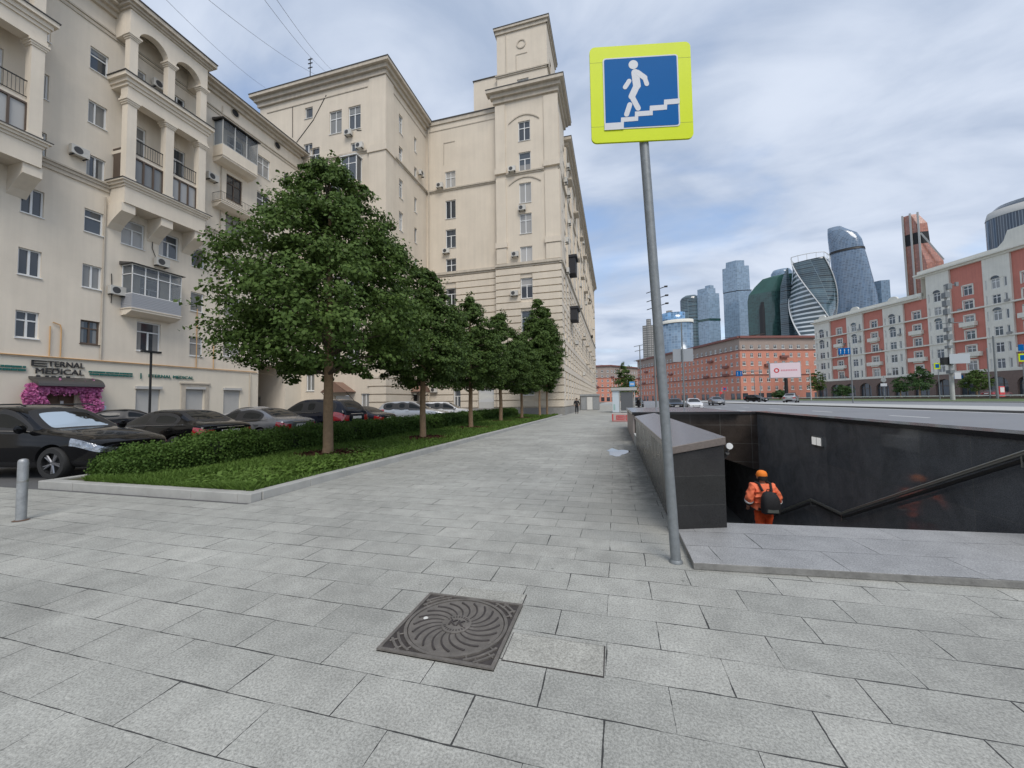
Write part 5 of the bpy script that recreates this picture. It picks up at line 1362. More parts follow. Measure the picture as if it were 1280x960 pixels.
def car_parts(style, zs=1.0, wheel_r=.33):
    key = (style, zs, wheel_r)
    if key in CARS: return CARS[key]
    S = SED if style == 'sedan' else WAG
    bm = bmesh.new(); rings = []
    for x, w, zb, zc, ze, yr, zt in S:
        f_ = lambda z: z * zs
        P = [(0, f_(zb)), (w * .84, f_(zb)), (w * .985, f_(zb) + .13), (w, f_(zc)), (w * .955, f_(ze)), (yr + .05, f_(zt) - .055), (yr * .93, f_(zt)), (0, f_(zt) + .025)]
        R_ = [bm.verts.new((x, -y, z)) for y, z in P]; L_ = [None] + [bm.verts.new((x, y, z)) for y, z in P[1:7]] + [None]
        L_[0], L_[7] = R_[0], R_[7]; rings.append((R_, L_))
    # 0 body 1 trim 2 windscreen 3 rear glass 4 side glass 5 headlamp 6 tail lamp 7 grille 8 arch
    def lab(i, st):
        if st == 0: return 1
        if st == 1 and style == 'cross': return 1
        if st == 3 and i in ((0, 1, 2) if style == 'cross' else (1, 2)): return 5
        if st == 3 and i in ((13, 14, 15) if style != 'sedan' else (14, 15)): return 6
        if st == 6 and i in (5, 6): return 2
        rg = (12,) if style == 'sedan' else (13, 14)
        if style == 'sedan' and st == 6 and i in (11, 12): return 3
        if style != 'sedan' and st == 6 and i in (13, 14): return 3
        if st == 4:
            if i in (6, 7, 8, 10) or (i == 11 and style == 'sedan') or (i == 12 and style != 'sedan'): return 4
            if i == 9 or (i == 11 and style != 'sedan'): return 1
        return 0
    glass = {2: [], 3: [], 4: []}
    for i in range(len(S) - 1):
        for sd in (0, 1):
            A_, B_ = rings[i][sd], rings[i + 1][sd]
            for st in range(7):
                q = [A_[st], A_[st + 1], B_[st + 1], B_[st]]
                fc = bm.faces.new(q if sd == 0 else q[::-1]); fc.material_index = lab(i, st)
                if fc.material_index in glass: glass[fc.material_index].append(fc)
    for i, sgn in ((0, 1), (len(S) - 1, -1)):
        R_, L_ = rings[i]
        fl = [[R_[0], L_[1], R_[1]]] + [[R_[k], L_[k], L_[k + 1], R_[k + 1]] for k in range(1, 6)] + [[R_[6], L_[6], R_[7]]]
        for k, q in enumerate(fl):
            q = [R_[k], R_[k + 1], L_[k + 1], L_[k]] if 0 < k < 6 else q
            fc = bm.faces.new(q); fc.material_index = 7 if (sgn == 1 and k == 3) else (1 if k in (0, 1) else 0)
    bmesh.ops.recalc_face_normals(bm, faces=bm.faces)
    for g_, th in ((2, .05), (3, .06), (4, .035)):
        r = bmesh.ops.inset_region(bm, faces=glass[g_], thickness=th, depth=-.006, use_even_offset=True)
        for fc in r['faces']: fc.material_index = 1
    me = bpy.data.meshes.new('car_cage'); bm.to_mesh(me); bm.free()
    for k in range(9): me.materials.append(M['blacktrim'])
    ob = bpy.data.objects.new('car_cage', me); COL.objects.link(ob)
    ss = ob.modifiers.new('s', 'SUBSURF'); ss.levels = 2; ss.render_levels = 2
    cut = MB(); WX = (1.42, -1.42) if style == 'sedan' else (1.40, -1.38)
    for x in WX:
        for sd in (-1, 1): cut.lathe([(wheel_r + .06, .58 * sd), (wheel_r + .06, 1.2 * sd)], 32, (x, 0, wheel_r + .01), 'y')
    co = cut.build('cutter', M['blacktrim']); cm = co.data
    for k in range(8): cm.materials.append(M['blacktrim'])
    cm.polygons.foreach_set('material_index', [8] * len(cm.polygons))
    bo_ = ob.modifiers.new('b', 'BOOLEAN'); bo_.operation = 'DIFFERENCE'; bo_.object = co; bo_.solver = 'EXACT'
    full = evaluated(ob)
    bpy.data.objects.remove(ob); bpy.data.objects.remove(co)
    parts = {}
    bm = bmesh.new(); bm.from_mesh(full)
    groups = {'body': (0,), 'trim': (1, 8), 'windscreen': (2,), 'rear_window': (3,), 'grille': (7,)}
    def take(pred):
        b2 = bm.copy(); bmesh.ops.delete(b2, geom=[f_ for f_ in b2.faces if not pred(f_)], context='FACES')
        m_ = bpy.data.meshes.new('car_part'); b2.to_mesh(m_); b2.free()
        m_.polygons.foreach_set('use_smooth', [True] * len(m_.polygons)); m_.polygons.foreach_set('material_index', [0] * len(m_.polygons)); m_.materials.clear(); return m_
    for n_, ix in groups.items(): parts[n_] = take(lambda f_: f_.material_index in ix)
    for n_, ix in (('headlight', 5), ('taillight', 6)):
        for sd in (-1, 1): parts[(n_, sd)] = take(lambda f_: f_.material_index == ix and f_.calc_center_median().y * sd > 0)
    cuts = (9, -.29, -9) if style == 'sedan' else (9, -.29, -1.08, -9)
    for sd in (-1, 1):
        for hi_, lo_ in zip(cuts[:-1], cuts[1:]): parts[('side_window', sd, hi_)] = take(lambda f_: f_.material_index == 4 and f_.calc_center_median().y * sd > 0 and lo_ < f_.calc_center_median().x < hi_)
    bm.free()
    CARS[key] = (parts, WX, S)
    return CARS[key]
def wheel_mesh(r, w=.22):
    b = MB(); b.lathe([(r * .66, -w / 2), (r * .92, -w / 2), (r, -w * .32), (r, w * .32), (r * .92, w / 2), (r * .66, w / 2), (r * .64, w * .3), (r * .64, -w * .3), (r * .66, -w / 2)], 30, (0, 0, 0), 'y', cap=False)
    c = MB(); c.lathe([(0, w * .12), (r * .62, w * .12), (r * .66, w * .42), (r * .62, w * .44), (r * .60, w * .18)], 30, (0, 0, 0), 'y', cap=False, m=1)
    c.lathe([(0, w * .36), (r * .15, w * .36), (r * .17, w * .14)], 16, (0, 0, 0), 'y', cap=False, m=0)
    for k in range(5):
        for da in (-.13, .13):
            a = 2 * math.pi * k / 5; p0 = (r * .1 * math.cos(a), w * .32, r * .1 * math.sin(a)); p1 = (r * .63 * math.cos(a + da), w * .36, r * .63 * math.sin(a + da))
            c.tube([p0, p1], [r * .06, r * .05], 6, m=0)
    return b, c
def car(label, loc, rz, style, col_mat, zs=1.0, wheel_r=.33, group=None, cat='car', shade=False, plate=True, name='parked_car'):
    parts, WX, S = car_parts(style, zs, wheel_r)
    t = thing(name, label, cat, loc, rz, group)
    mm = {'body': col_mat, 'trim': M['blacktrim'], 'windscreen': M['shaded_screen'] if shade else M['carglass'], 'rear_window': M['carglass'], 'grille': M['blacktrim'],
          'side_window': M['carglass'], 'headlight': M['headlamp'], 'taillight': M['taillamp']}
    for k, me in parts.items():
        n_ = k if isinstance(k, str) else k[0]
        if len(me.polygons) == 0: continue
        m2 = me.copy(); m2.materials.clear(); m2.materials.append(mm[n_])
        o = bpy.data.objects.new(n_, m2); COL.objects.link(o); o.parent = t
    tb, rb_ = wheel_mesh(wheel_r)
    tyre0 = tb.build('wheel', M['tyre'], t, smooth=True); rim0 = rb_.build('rim', [M['rim'], M['blacktrim']], tyre0, smooth=True)
    first = True
    for x in WX:
        for sd in (1, -1):
            if first: tw = tyre0; first = False
            else: tw = copy_tree(tyre0, t)
            tw.location = (x, .80 * sd, wheel_r + .005); tw.rotation_euler = (0, rnd.uniform(0, 1), 0 if sd > 0 else math.pi)
    ze = S[6][4] * zs
    for sd in (1, -1):
        b = MB(); b.lathe([(0, -.05), (.07, -.045), (.10, 0), (.085, .05), (0, .06)], 12, (.74, .99 * sd, ze + .07), 'x', cap=False); b.tube([(.74, .87 * sd, ze), (.74, .97 * sd, ze + .03)], .022, 6)
        b.build('mirror', col_mat, t, smooth=True)
        b = MB()
        for x in (-.18, -1.12):
            b.tube([(x, .905 * sd, ze - .10), (x - .06, .935 * sd, ze - .10), (x - .16, .935 * sd, ze - .10), (x - .2, .905 * sd, ze - .10)], .014, 6)
        b.build('door_handle', col_mat, t)
    for sd in (1, -1):
        b = MB(); ys = [(x, w * .955 + .004, ze_ * zs + .012) for x, w, zb, zc, ze_, yr, zt in S if -1.9 < x < .9]
        b.tube([(x, y * sd, z) for x, y, z in ys], .009, 5); b.build('window_trim', M['chrome'], t, smooth=True)
    if plate:
        for x, n_ in ((S[0][0], 1), (S[-1][0], -1)):
            z = S[0][3] * zs - .06 if n_ > 0 else S[-1][3] * zs + .10
            b = MB(); b.box(x - .005 if n_ > 0 else x - .04, x + .04 if n_ > 0 else x + .005, -.26, .26, z, z + .11); b.build('number_plate', M['plate'], t)
    b = MB(); zg = (S[0][3] * .5 + S[0][4] * .5) * zs
    b.tube([(S[0][0] + .005, -.48, zg + .02), (S[0][0] + .03, 0, zg + .03), (S[0][0] + .005, .48, zg + .02)], .016, 6); b.tube([(S[0][0] + .02, -.12, zg + .03), (S[0][0] + .035, .12, zg + .03)], .035, 8)
    b.build('grille_bar', M['chrome'], t, smooth=True)
    b = MB(); zr = S[-1][4] * zs + .035
    b.tube([(S[-1][0] - .01, -.42, zr), (S[-1][0] - .03, 0, zr), (S[-1][0] - .01, .42, zr)], .014, 6); b.build('boot_strip', M['chrome'], t)
    return t
P_black = paint('black_car_paint', (.004, .004, .0045)); P_grey = paint('grey_metallic_paint', (.22, .225, .24), .25, .5); P_silver = paint('silver_metallic_paint', (.42, .43, .44), .28, .5)
P_white = paint('white_car_paint', (.6, .6, .6)); P_blue = paint('dark_blue_paint', (.012, .014, .022)); P_red = paint('red_car_paint', (.11, .025, .025))
gp = 'cars parked along the hedge'
c1 = car('black crossover with a silver sunshade behind its windscreen, nose towards the hedge by the bollard', (-13.25, 6.0, 0), R(10), 'cross', P_black, 1.02, .35, gp, shade=True)
for sd in (1, -1):
    b = MB(); b.lathe([(0, 0), (.075, 0), (.085, .02), (0, .03)], 14, (2.32, .60 * sd, .44), 'x', cap=False); b.build('fog_lamp', M['headlamp'], c1)
    b = MB(); b.tube([(.35, .66 * sd, 1.60), (.2, .65 * sd, 1.645), (-1.7, .63 * sd, 1.635), (-1.85, .62 * sd, 1.58)], .018, 6); b.build('roof_rail', M['iron'], c1, smooth=True)
car('black sedan with red tail lamps, tail towards the hedge next to the black crossover', (-13.75, 9.0, 0), R(180), 'sedan', P_black, 1.0, .34, gp)
car('grey metallic sedan parked tail towards the hedge left of the nearest trunk', (-13.9, 11.9, 0), R(180), 'sedan', P_grey, 1.0, .34, gp)
car('dark blue-black sport utility car with a roof spoiler, behind the nearest trunk', (-13.6, 14.7, 0), R(180), 'cross', P_blue, 1.12, .37, gp)
car('dark sedan half hidden between the tall dark utility car and the silver estate', (-13.9, 17.7, 0), R(180), 'sedan', P_blue, .98, .34, gp)
car('silver estate car parked broadside behind the hedge, left of the second trunk', (-13.4, 23.8, 0), R(12), 'cross', P_silver, 1.05, .35, gp)
car('white estate car behind the silver one, right of the second trunk', (-12.9, 28.0, 0), R(12), 'cross', P_white, 1.0, .34, gp)
car('dark sedan in the far parking row, seen between the black crossover and the black sedan', (-24.5, 14.2, 0), R(60), 'sedan', P_black, 1.0, .34, 'cars in the far parking row')
car('silver hatchback in the far parking row, roof showing between the black and grey sedans', (-23.0, 20.4, 0), R(90), 'sedan', P_silver, 1.0, .34, 'cars in the far parking row')
gr_ = 'cars on the avenue'
car('white car with a black lower front driving towards the camera on the avenue', (9.6, 53, road_z(9.6)), R(-92), 'sedan', P_white, 1.03, .34, gr_, name='car')
car('black car driving beside the white one on the avenue', (8.0, 57, road_z(8.0)), R(-92), 'cross', P_black, 1.0, .34, gr_, name='car')
car('dark car driving in the middle of the avenue, below the round signs', (16.2, 70, road_z(16.2)), R(-92), 'sedan', P_grey, 1.0, .34, gr_, name='car')
car('dark utility car at the far kerb of the avenue, by the gantry post', (29.0, 92, .6), R(-60), 'cross', P_black, 1.0, .35, gr_, name='car')
car('silver sedan seen from behind on the far carriageway below the billboard', (28.3, 73.5, .6), R(62), 'sedan', P_silver, 1.08, .35, gr_, name='car')
car('red-roofed car parked beyond the white guard rail at the right edge', (64.5, 86.5, .87), R(25), 'sedan', P_red, 1.0, .34, gr_, name='car')
car('dark van-like car standing by the kerb behind the bus shelter', (4.3, 78, 0), R(-90), 'cross', P_black, 1.25, .36, gr_, name='car')

# ================================================================== PEOPLE
def skin_mesh(name, V, E, Rr, m, parent, root=0, sub=2):
    me = bpy.data.meshes.new(name); me.from_pydata(V, E, []); ob = bpy.data.objects.new(name, me); COL.objects.link(ob)
    ob.modifiers.new('skin', 'SKIN'); s = ob.modifiers.new('sub', 'SUBSURF'); s.levels = sub; s.render_levels = sub
    sv = me.skin_vertices[0].data
    for i, r in enumerate(Rr):
        sv[i].radius = (r, r) if not isinstance(r, tuple) else r; sv[i].use_root = (i == root)
    m2 = evaluated(ob); bpy.data.objects.remove(ob)
    m2.polygons.foreach_set('use_smooth', [True] * len(m2.polygons))
    return obj_from_mesh(name, m2, m, parent)
def person(label, loc, rz, jm, tm, cap=None, scale=1.0, work=False, pose='stand'):
    t = thing('person', label, 'person', loc, rz); t.scale = (scale,) * 3
    fx = .10 if pose == 'walk' else .02
    # +y is the way the person faces
    arms = {}
    for s in (1, -1):
        arms[s] = [(s * .19, 0, 1.44), (s * (.30 if work else .29), -.05, 1.19), (s * (.27 if work else .29), .14 if work else .03, 1.02), (s * .22, .22 if work else .06, .97)]
    V = [(0, 0, .95), (0, 0, 1.15), (0, -.01, 1.38), (0, 0, 1.50), (0, .01, 1.57), (0, .02, 1.66), (0, .015, 1.73)]
    E = [(0, 1), (1, 2), (2, 3), (3, 4), (4, 5), (5, 6)]; Rr = [.13, .125, .13, .055, .058, .095, .07]
    for s in (1, -1):
        i = len(V); V += arms[s]; E += [(2, i), (i, i + 1), (i + 1, i + 2), (i + 2, i + 3)]; Rr += [.07, .05, .036, .034]
        hx, hy, hz = arms[s][3]
        for k, (dx, ln) in enumerate(((-.03, .07), (-.01, .085), (.01, .08), (.028, .065))):
            j = len(V); V += [(hx + dx * .6, hy + .02, hz - .03), (hx + dx, hy + .03, hz - .03 - ln * .55), (hx + dx, hy + .045, hz - .03 - ln)]; E += [(i + 3, j), (j, j + 1), (j + 1, j + 2)]; Rr += [.011, .010, .008]
        j = len(V); V += [(hx - s * .03, hy + .045, hz - .02), (hx - s * .035, hy + .06, hz - .055)]; E += [(i + 3, j), (j, j + 1)]; Rr += [.012, .010]
        sg = s * (1 if pose == 'walk' else .3)
        i = len(V); V += [(s * .095, 0, .90), (s * .10, sg * fx, .50), (s * .10, -.01 + sg * fx * 1.6 * .5, .09), (s * .105, .12 + sg * fx * .8, .045)]; E += [(0, i), (i, i + 1), (i + 1, i + 2), (i + 2, i + 3)]; Rr += [.09, .062, .045, .035]
    skin_mesh('body', V, E, Rr, M['skin'], t, 0, 1)
    fb = MB()   # nose, ears
    fb.hexa([(-.015, .105, 1.635), (.015, .105, 1.635), (.01, .10, 1.69), (-.01, .10, 1.69), (-.012, .135, 1.64), (.012, .135, 1.64), (.004, .112, 1.69), (-.004, .112, 1.69)])
    for s in (1, -1): fb.lathe([(0, -.02), (.03, -.01), (.03, .01), (0, .02)], 10, (s * .092, .01, 1.66), 'x')
    fb.build('face_details', M['skin'], t, smooth=True)
    eb = MB()
    for s in (1, -1): eb.lathe([(0, -.006), (.014, 0), (0, .006)], 10, (s * .035, .098, 1.685), 'y')
    eb.box(-.028, .028, .098, .104, 1.602, 1.611); eb.build('eyes_and_mouth', M['hair'], t)
    # jacket
    V = [(0, 0, 1.13 if work else 1.0), (0, 0, 1.18 if work else 1.08), (0, -.005, 1.27), (0, -.01, 1.40), (0, 0, 1.50)]; E = [(0, 1), (1, 2), (2, 3), (3, 4)]
    k = 1.22 if work else 1.05
    Rr = [(.18 * k, .135 * k), (.185 * k, .14 * k), (.19 * k, .145 * k), (.17 * k, .12 * k), (.085, .08)]
    for s in (1, -1):
        i = len(V); V += [arms[s][0], arms[s][1], arms[s][2]]; E += [(3, i), (i, i + 1), (i + 1, i + 2)]; Rr += [.098 * k, .078 * k, .06 * k]
    jk = skin_mesh('jacket', V, E, Rr, jm, t, 1, 3 if work else 2)
    if work:
        from mathutils import noise as mn
        for v in jk.data.vertices: v.co += v.normal * (.020 * mn.noise(Vector((v.co.x * 9, v.co.y * 9, v.co.z * 17))) + .010 * mn.noise(v.co * 26))
    V = [(0, 0, 1.0), (0, 0, .90)]; E = [(0, 1)]; Rr = [(.165, .125), (.17, .13)]
    for s in (1, -1):
        sg = s * (1 if pose == 'walk' else .3); i = len(V)
        V += [(s * .10, 0, .80), (s * .105, sg * fx, .50), (s * .105, -.01 + sg * fx * .8, .10)]; E += [(1, i), (i, i + 1), (i + 1, i + 2)]; Rr += [.11, .085, .075]
    tr_ = skin_mesh('trousers', V, E, Rr, tm, t, 0, 3 if work else 2)
    if work:
        for v in tr_.data.vertices: v.co += v.normal * (.014 * mn.noise(Vector((v.co.x * 10, v.co.y * 10, v.co.z * 20))))
    for s in (1, -1):
        sg = s * (1 if pose == 'walk' else .3); y0 = -.01 + sg * fx * .8
        b = MB(); b.ring_tube([[(s * .105 + w * math.cos(a) * .9, y0 + .07 + .145 * math.sin(a), z) for a in [2 * math.pi * q / 14 for q in range(14)]] for w, z in ((.05, 0.0), (.052, .03), (.045, .075), (.03, .10))]); b.build('shoe', M['blackcloth'], t, smooth=True)
    if cap is not None:
        b = MB(); b.lathe([(.104, 1.665), (.112, 1.70), (.108, 1.75), (.085, 1.795), (.04, 1.818), (0, 1.822)], 20, (0, .015, 0), cap=False)
        b.ring_tube([[(x, y, z + dz) for x, y, z in ((-.085, .09, 1.70), (-.06, .19, 1.685), (0, .215, 1.68), (.06, .19, 1.685), (.085, .09, 1.70))] for dz in (0, .012)])
        b.build('cap', cap, t, smooth=True)
        b = MB(); b.lathe([(.095, 1.60), (.101, 1.66), (.10, 1.70)], 18, (0, -.004, 0), cap=False); b.v = [v if v[1] < .03 else (v[0] * .9, .02, v[2]) for v in b.v]; b.build('hair', M['hair'], t, smooth=True)
    else:
        b = MB(); b.lathe([(.098, 1.66), (.106, 1.71), (.095, 1.77), (.05, 1.80), (0, 1.805)], 18, (0, -.002, 0), cap=False); b.build('hair', M['hair'], t, smooth=True)
    if work:
        for s in (1, -1):       # reflective bands on the sleeves
            p, q = Vector(arms[s][1]), Vector(arms[s][2])
            for u in (.25, .55):
                b = MB(); c = p.lerp(q, u); dv = (q - p).normalized(); r_ = .078 * k + (.06 - .078) * k * u + .006
                b.tube([c - dv * .02, c + dv * .02], r_, 16); b.build('reflective_band', M['reflective'] if u < .5 else M['blackcloth'], jk, smooth=True)
    return t
wk = person('road worker in orange jacket, trousers and cap walking down the underpass stairs', (3.17, 9.9, -1.924), R(6), M['orange'], M['orangetrouser'], M['orangecap'], 1.0, True, 'walk')
# backpack, worn on the worker's back: a thing of its own
bpk = thing('backpack', 'black backpack with grey pocket worn by the orange road worker', 'backpack', (3.17, 9.9, -1.924), R(6))
b = MB(); rr_ = []
for z, w, d in ((.93, .12, .05), (.95, .17, .10), (1.10, .18, .13), (1.28, .165, .12), (1.38, .12, .08), (1.41, .06, .04)):
    rr_.append([(w * math.copysign(abs(math.cos(a)) ** .6, math.cos(a)), -.27 - d * .5 + d * math.copysign(abs(math.sin(a)) ** .6, math.sin(a)), z) for a in [2 * math.pi * q / 20 for q in range(20)]])
b.ring_tube(rr_); b.build('bag', M['blackcloth'], bpk, smooth=True)
b = MB(); b.hexa([(-.11, -.455, .98), (.11, -.455, .98), (.13, -.40, .98), (-.13, -.40, .98), (-.10, -.445, 1.12), (.10, -.445, 1.12), (.13, -.39, 1.14), (-.13, -.39, 1.14)]); b.build('pocket', M['greycloth'], bpk, bevel=.015)
for s in (1, -1):
    b = MB(); b.tube([(s * .09, -.21, 1.40), (s * .12, -.10, 1.545), (s * .13, .05, 1.545), (s * .14, .17, 1.40), (s * .15, .19, 1.15), (s * .17, .0, .98), (s * .15, -.22, 1.0)], .024, 8); b.build('strap', M['blackcloth'], bpk, smooth=True)
b = MB(); b.tube([(-.04, -.26, 1.405), (-.03, -.27, 1.45), (.03, -.27, 1.45), (.04, -.26, 1.405)], .01, 6); b.build('handle', M['blackcloth'], bpk)
person('distant pedestrian in black clothes on the pavement by the tower corner', (-4.30, 44.4, 0), R(180), M['blackcloth'], M['blackcloth'], None, 1.0, False, 'walk')
person('distant person in dark clothes waiting right of the bus shelter', (2.7, 48.0, 0), R(-60), M['blackcloth'], M['blackcloth'], None, 1.0, False, 'stand')
# ================================================================== STREET FURNITURE
def gpt(px, Y, z=0.0):
    r = ray(px, 498.0); return (r.x / r.y * Y, Y, z)
def zpt(px, py, Y): r = ray(px, py); return H + r.z / r.y * Y
# slim black lamp post among the parked cars
r = ray(189, 441); q = -24.0 / r.x; lx, ly, lz = -24.0, r.y * q, H + r.z * q
lp = thing('street_lamp', 'slim black lamp post with a flat T-shaped head in front of the medical shop', 'street lamp', (lx, ly, 0))
b = MB(); b.tube([(0, 0, 0), (0, 0, lz)], .055, 10); b.build('post', M['iron'], lp); b = MB(); b.box(-.12, .12, -.42, .42, lz, lz + .10); b.build('lamp_head', M['iron'], lp, bevel=.01)
# kiosk
kx, ky = -5.05, 58.3
kk_ = thing('kiosk', 'grey utility kiosk with a pale door at the foot of the tower block street face', 'kiosk', (kx, ky, 0))
b = MB(); b.box(0, 2.7, 0, 2.2, 0, 2.15); b.build('body', M['kiosk'], kk_); b = MB(); b.box(-.1, 2.8, -.12, 2.3, 2.154, 2.42); b.build('roof', M['steel'], kk_)
b = MB(); b.box(.95, 1.75, -.05, -.004, .1, 2.0); b.build('door', M['offwhite'], kk_)
b = MB(); b.box(.08, .85, -.03, -.004, .15, 1.95); b.box(1.85, 2.6, -.03, -.004, .15, 1.95); b.build('panel', M['steel'], kk_)
# bus shelter
sh_ = thing('bus_shelter', 'bus shelter with a white side panel and grey back panel at the pavement edge', 'bus shelter', (-.32, 46.5, 0))
b = MB(); b.box(-.15, 2.75, -.2, 4.5, 2.62, 2.95); b.build('roof', M['concrete'], sh_)
b = MB(); b.box(0, .75, 0, .1, .05, 2.6); b.build('side_panel', mat('pale_blue_white_panel', (.52, .58, .62), .35), sh_); b = MB(); b.box(.1, .3, -.012, -.002, .3, 1.0); b.build('poster', mat('pale_green_poster', (.3, .45, .42), .5), sh_)
b = MB(); b.box(.95, 2.3, .0, .08, .25, 2.4); b.build('back_panel', M['sheltergrey'], sh_)
b = MB()
for x in (.8, 2.45):
    for y in (0.02, 4.2): b.box(x, x + .1, y, y + .1, 0, 2.615)
b.box(.9, 2.45, -.02, .1, .1, .2); b.build('posts', M['concrete'], sh_)
b = MB(); b.box(.9, 2.4, 1.6, 2.0, .42, .48); b.build('bench', M['wooddoor'], sh_)
# concrete block with red framed lettering
rb = thing('advert_block', 'low pinkish concrete block with red framed lettering at the end of the granite wall', 'block', (-.26, 27.9, 0))
b = MB(); b.box(0, 1.55, 0, .6, 0, .57); b.build('block', M['blockgrey'], rb, bevel=.02)
b = MB()
for x0, x1_ in ((.30, .86), (.93, 1.35)):
    b.box(x0, x1_, -.02, -.002, .14, .20); b.box(x0, x1_, -.02, -.002, .38, .44); b.box(x0, x0 + .06, -.02, -.002, .2, .38); b.box(x1_ - .06, x1_, -.02, -.002, .2, .38)
    x = x0 + .1
    while x < x1_ - .12: b.box(x, x + .05, -.018, -.002, .24, .34); x += .075
b.build('red_lettering', M['red'], rb); b = MB(); b.box(.02, 1.53, -.012, -.002, .03, .07); b.box(.02, .1, -.012, -.002, .1, .52); b.build('red_stripe', M['red'], rb)
# bus stop sign
p = gpt(790.5, 47.5); zt = zpt(790, 477, 47.5); zb = zpt(790, 483, 47.5)
bs = thing('bus_stop_sign', 'small blue and white bus stop sign on a thin post beside the shelter', 'sign', (p[0], p[1], 0))
b = MB(); b.tube([(0, 0, 0), (0, 0, zt)], .04, 8); b.build('post', M['polegrey'], bs)
b = MB(); b.box(-.3, .32, -.06, -.03, zb, zt); pl = b.build('plate', mat('light_blue_sign', (.1, .3, .6), .4), bs); b = MB(); b.box(-.2, .22, -.068, -.061, zb + .2, zt - .2); b.build('symbol', M['signwhite'], pl)

def pole(name, label, px, Y, ztop, r=.09, cat='pole', z0=0.0, m=None, lean=0.0):
    p = gpt(px, Y, z0)
    t = thing(name, label, cat, p); b = MB(); b.tube([(0, 0, 0), (lean, 0, ztop - z0)], [r, r * .7], 10); b.build('post', m or M['polegrey'], t, smooth=True)
    return t
t = pole('street_lamp', 'tall thin lamp mast with short cross bars behind the bus shelter', 801.5, 66, zpt(796, 432, 66), .10, 'street lamp')
zt = zpt(796, 432, 66)
b = MB()
for dz, l in ((0, 1.0), (-.8, .9), (-2.4, 1.1)): b.tube([(-.9 * l, 0, zt + dz - .15), (.9 * l, 0, zt + dz + .15)], .05, 6)
b.build('cross_bars', M['polegrey'], t)
t = pole('street_lamp', 'thin grey mast carrying a large pale board, beside the sign pole', 855, 35, zpt(853, 403, 35), .075, 'street lamp')
za, zb = zpt(853, 436, 35), zpt(853, 452, 35)
b = MB(); b.box(-.75, .85, .08, .14, zb, za); b.build('board', mat('grey_board_back', (.30, .32, .34), .6), t)
t = pole('street_lamp', 'lamp mast with three short raised arms behind the traffic sign pole', 820, 40, zpt(818, 356, 40), .09, 'street lamp')
b = MB()
for y_, x_ in ((360, 1.4), (371, 1.45), (381, 1.45)):
    z = zpt(820, y_, 40); b.tube([(-.6, 0, z - .45), (x_, 0, z + .12)], .04, 6); b.box(x_ - .3, x_, -.08, .08, z, z + .14)
b.build('arms', M['iron'], t)

def gantry(label, px, spx, spy, w, h, Y, z0, n):
    t = pole('road_sign', label, px, Y, zpt(px, spy - h, Y) + .3, .07, 'road sign', z0)
    base = gpt(px, Y); k = gpt(spx, Y)[0] - base[0]; za = zpt(spx, spy, Y); W = (gpt(spx + w / 2, Y)[0] - gpt(spx - w / 2, Y)[0]); Hh = zpt(spx, spy - h / 2, Y) - zpt(spx, spy + h / 2, Y)
    b = MB(); b.tube([(0, 0, za + Hh * .4 - z0), (k, 0, za + Hh * .4 - z0)], .07, 6); b.build('arm', M['polegrey'], t)
    b = MB(); b.box(k - W / 2, k + W / 2, -.14, -.09, za - Hh / 2 - z0, za + Hh / 2 - z0); pl = b.build('plate', M['signblue'], t)
    b = MB()
    for i in range(n):
        c = k - W / 2 + W * (i + .5) / n
        b.box(c - W * .02, c + W * .02, -.16, -.141, za - Hh * .36 - z0, za + Hh * .1 - z0)
        zc = za + Hh * .1 - z0; b.hexa([(c - W * .055, -.16, zc), (c + W * .055, -.16, zc), (c + W * .055, -.141, zc), (c - W * .055, -.141, zc), (c - .01, -.16, zc + Hh * .25), (c + .01, -.16, zc + Hh * .25), (c + .01, -.141, zc + Hh * .25), (c - .01, -.141, zc + Hh * .25)])
    b.build('arrows', M['signwhite'], pl)
gantry('blue lane sign hanging over the avenue in front of the brick block', 951, 925, 467, 8, 6.5, 88, .6, 2)
gantry('blue three-arrow lane sign in front of the red and cream block', 1066, 1058, 439, 15, 8, 60, .64, 3)
def sign_on_post(label, px, base_py, Y, z0, plates, r=.05, m=None):
    ztop = max(zpt(px, p[1] - p[3] / 2, Y) for p in plates) + .1
    t = pole('road_sign', label, px, Y, ztop, r, 'road sign', z0, m); base = gpt(px, Y)
    for x, y, w, h, col, shape in plates:
        k = gpt(x, Y)[0] - base[0]; c = zpt(x, y, Y) - z0; W = abs(gpt(x + w / 2, Y)[0] - gpt(x - w / 2, Y)[0]); Hh = zpt(x, y - h / 2, Y) - zpt(x, y + h / 2, Y)
        b = MB()
        if shape == 'round':
            b.lathe([(0, -.14), (W / 2, -.13), (W / 2, -.10), (0, -.09)], 20, (k, 0, c), 'y')
        else: b.box(k - W / 2, k + W / 2, -.14, -.09, c - Hh / 2, c + Hh / 2)
        pl = b.build('plate', M[col], t)
        if shape == 'ped':
            b = MB(); b.box(k - W * .32, k + W * .32, -.155, -.141, c - Hh * .32, c + Hh * .32); i_ = b.build('blue_field', M['signblue'], pl)
            b = MB(); b.hexa([(k - W * .26, -.165, c - Hh * .26), (k + W * .26, -.165, c - Hh * .26), (k + W * .26, -.156, c - Hh * .26), (k - W * .26, -.156, c - Hh * .26), (k - .01, -.165, c + Hh * .27), (k + .01, -.165, c + Hh * .27), (k + .01, -.156, c + Hh * .27), (k - .01, -.156, c + Hh * .27)]); b.build('triangle', M['signwhite'], i_) if False else None
        if shape == 'ring':
            b = MB(); b.lathe([(0, -.165), (W * .33, -.16), (W * .33, -.15), (0, -.141)], 18, (k, 0, c), 'y'); b.build('disc', M['signblue'], pl)
    return t
sign_on_post('round red and blue no-stopping sign on a post in front of the brick block', 906, 500, 85, .6, [(906, 486, 5, 5, 'red', 'ring'), (901, 491, 4, 4, 'red', 'round')])
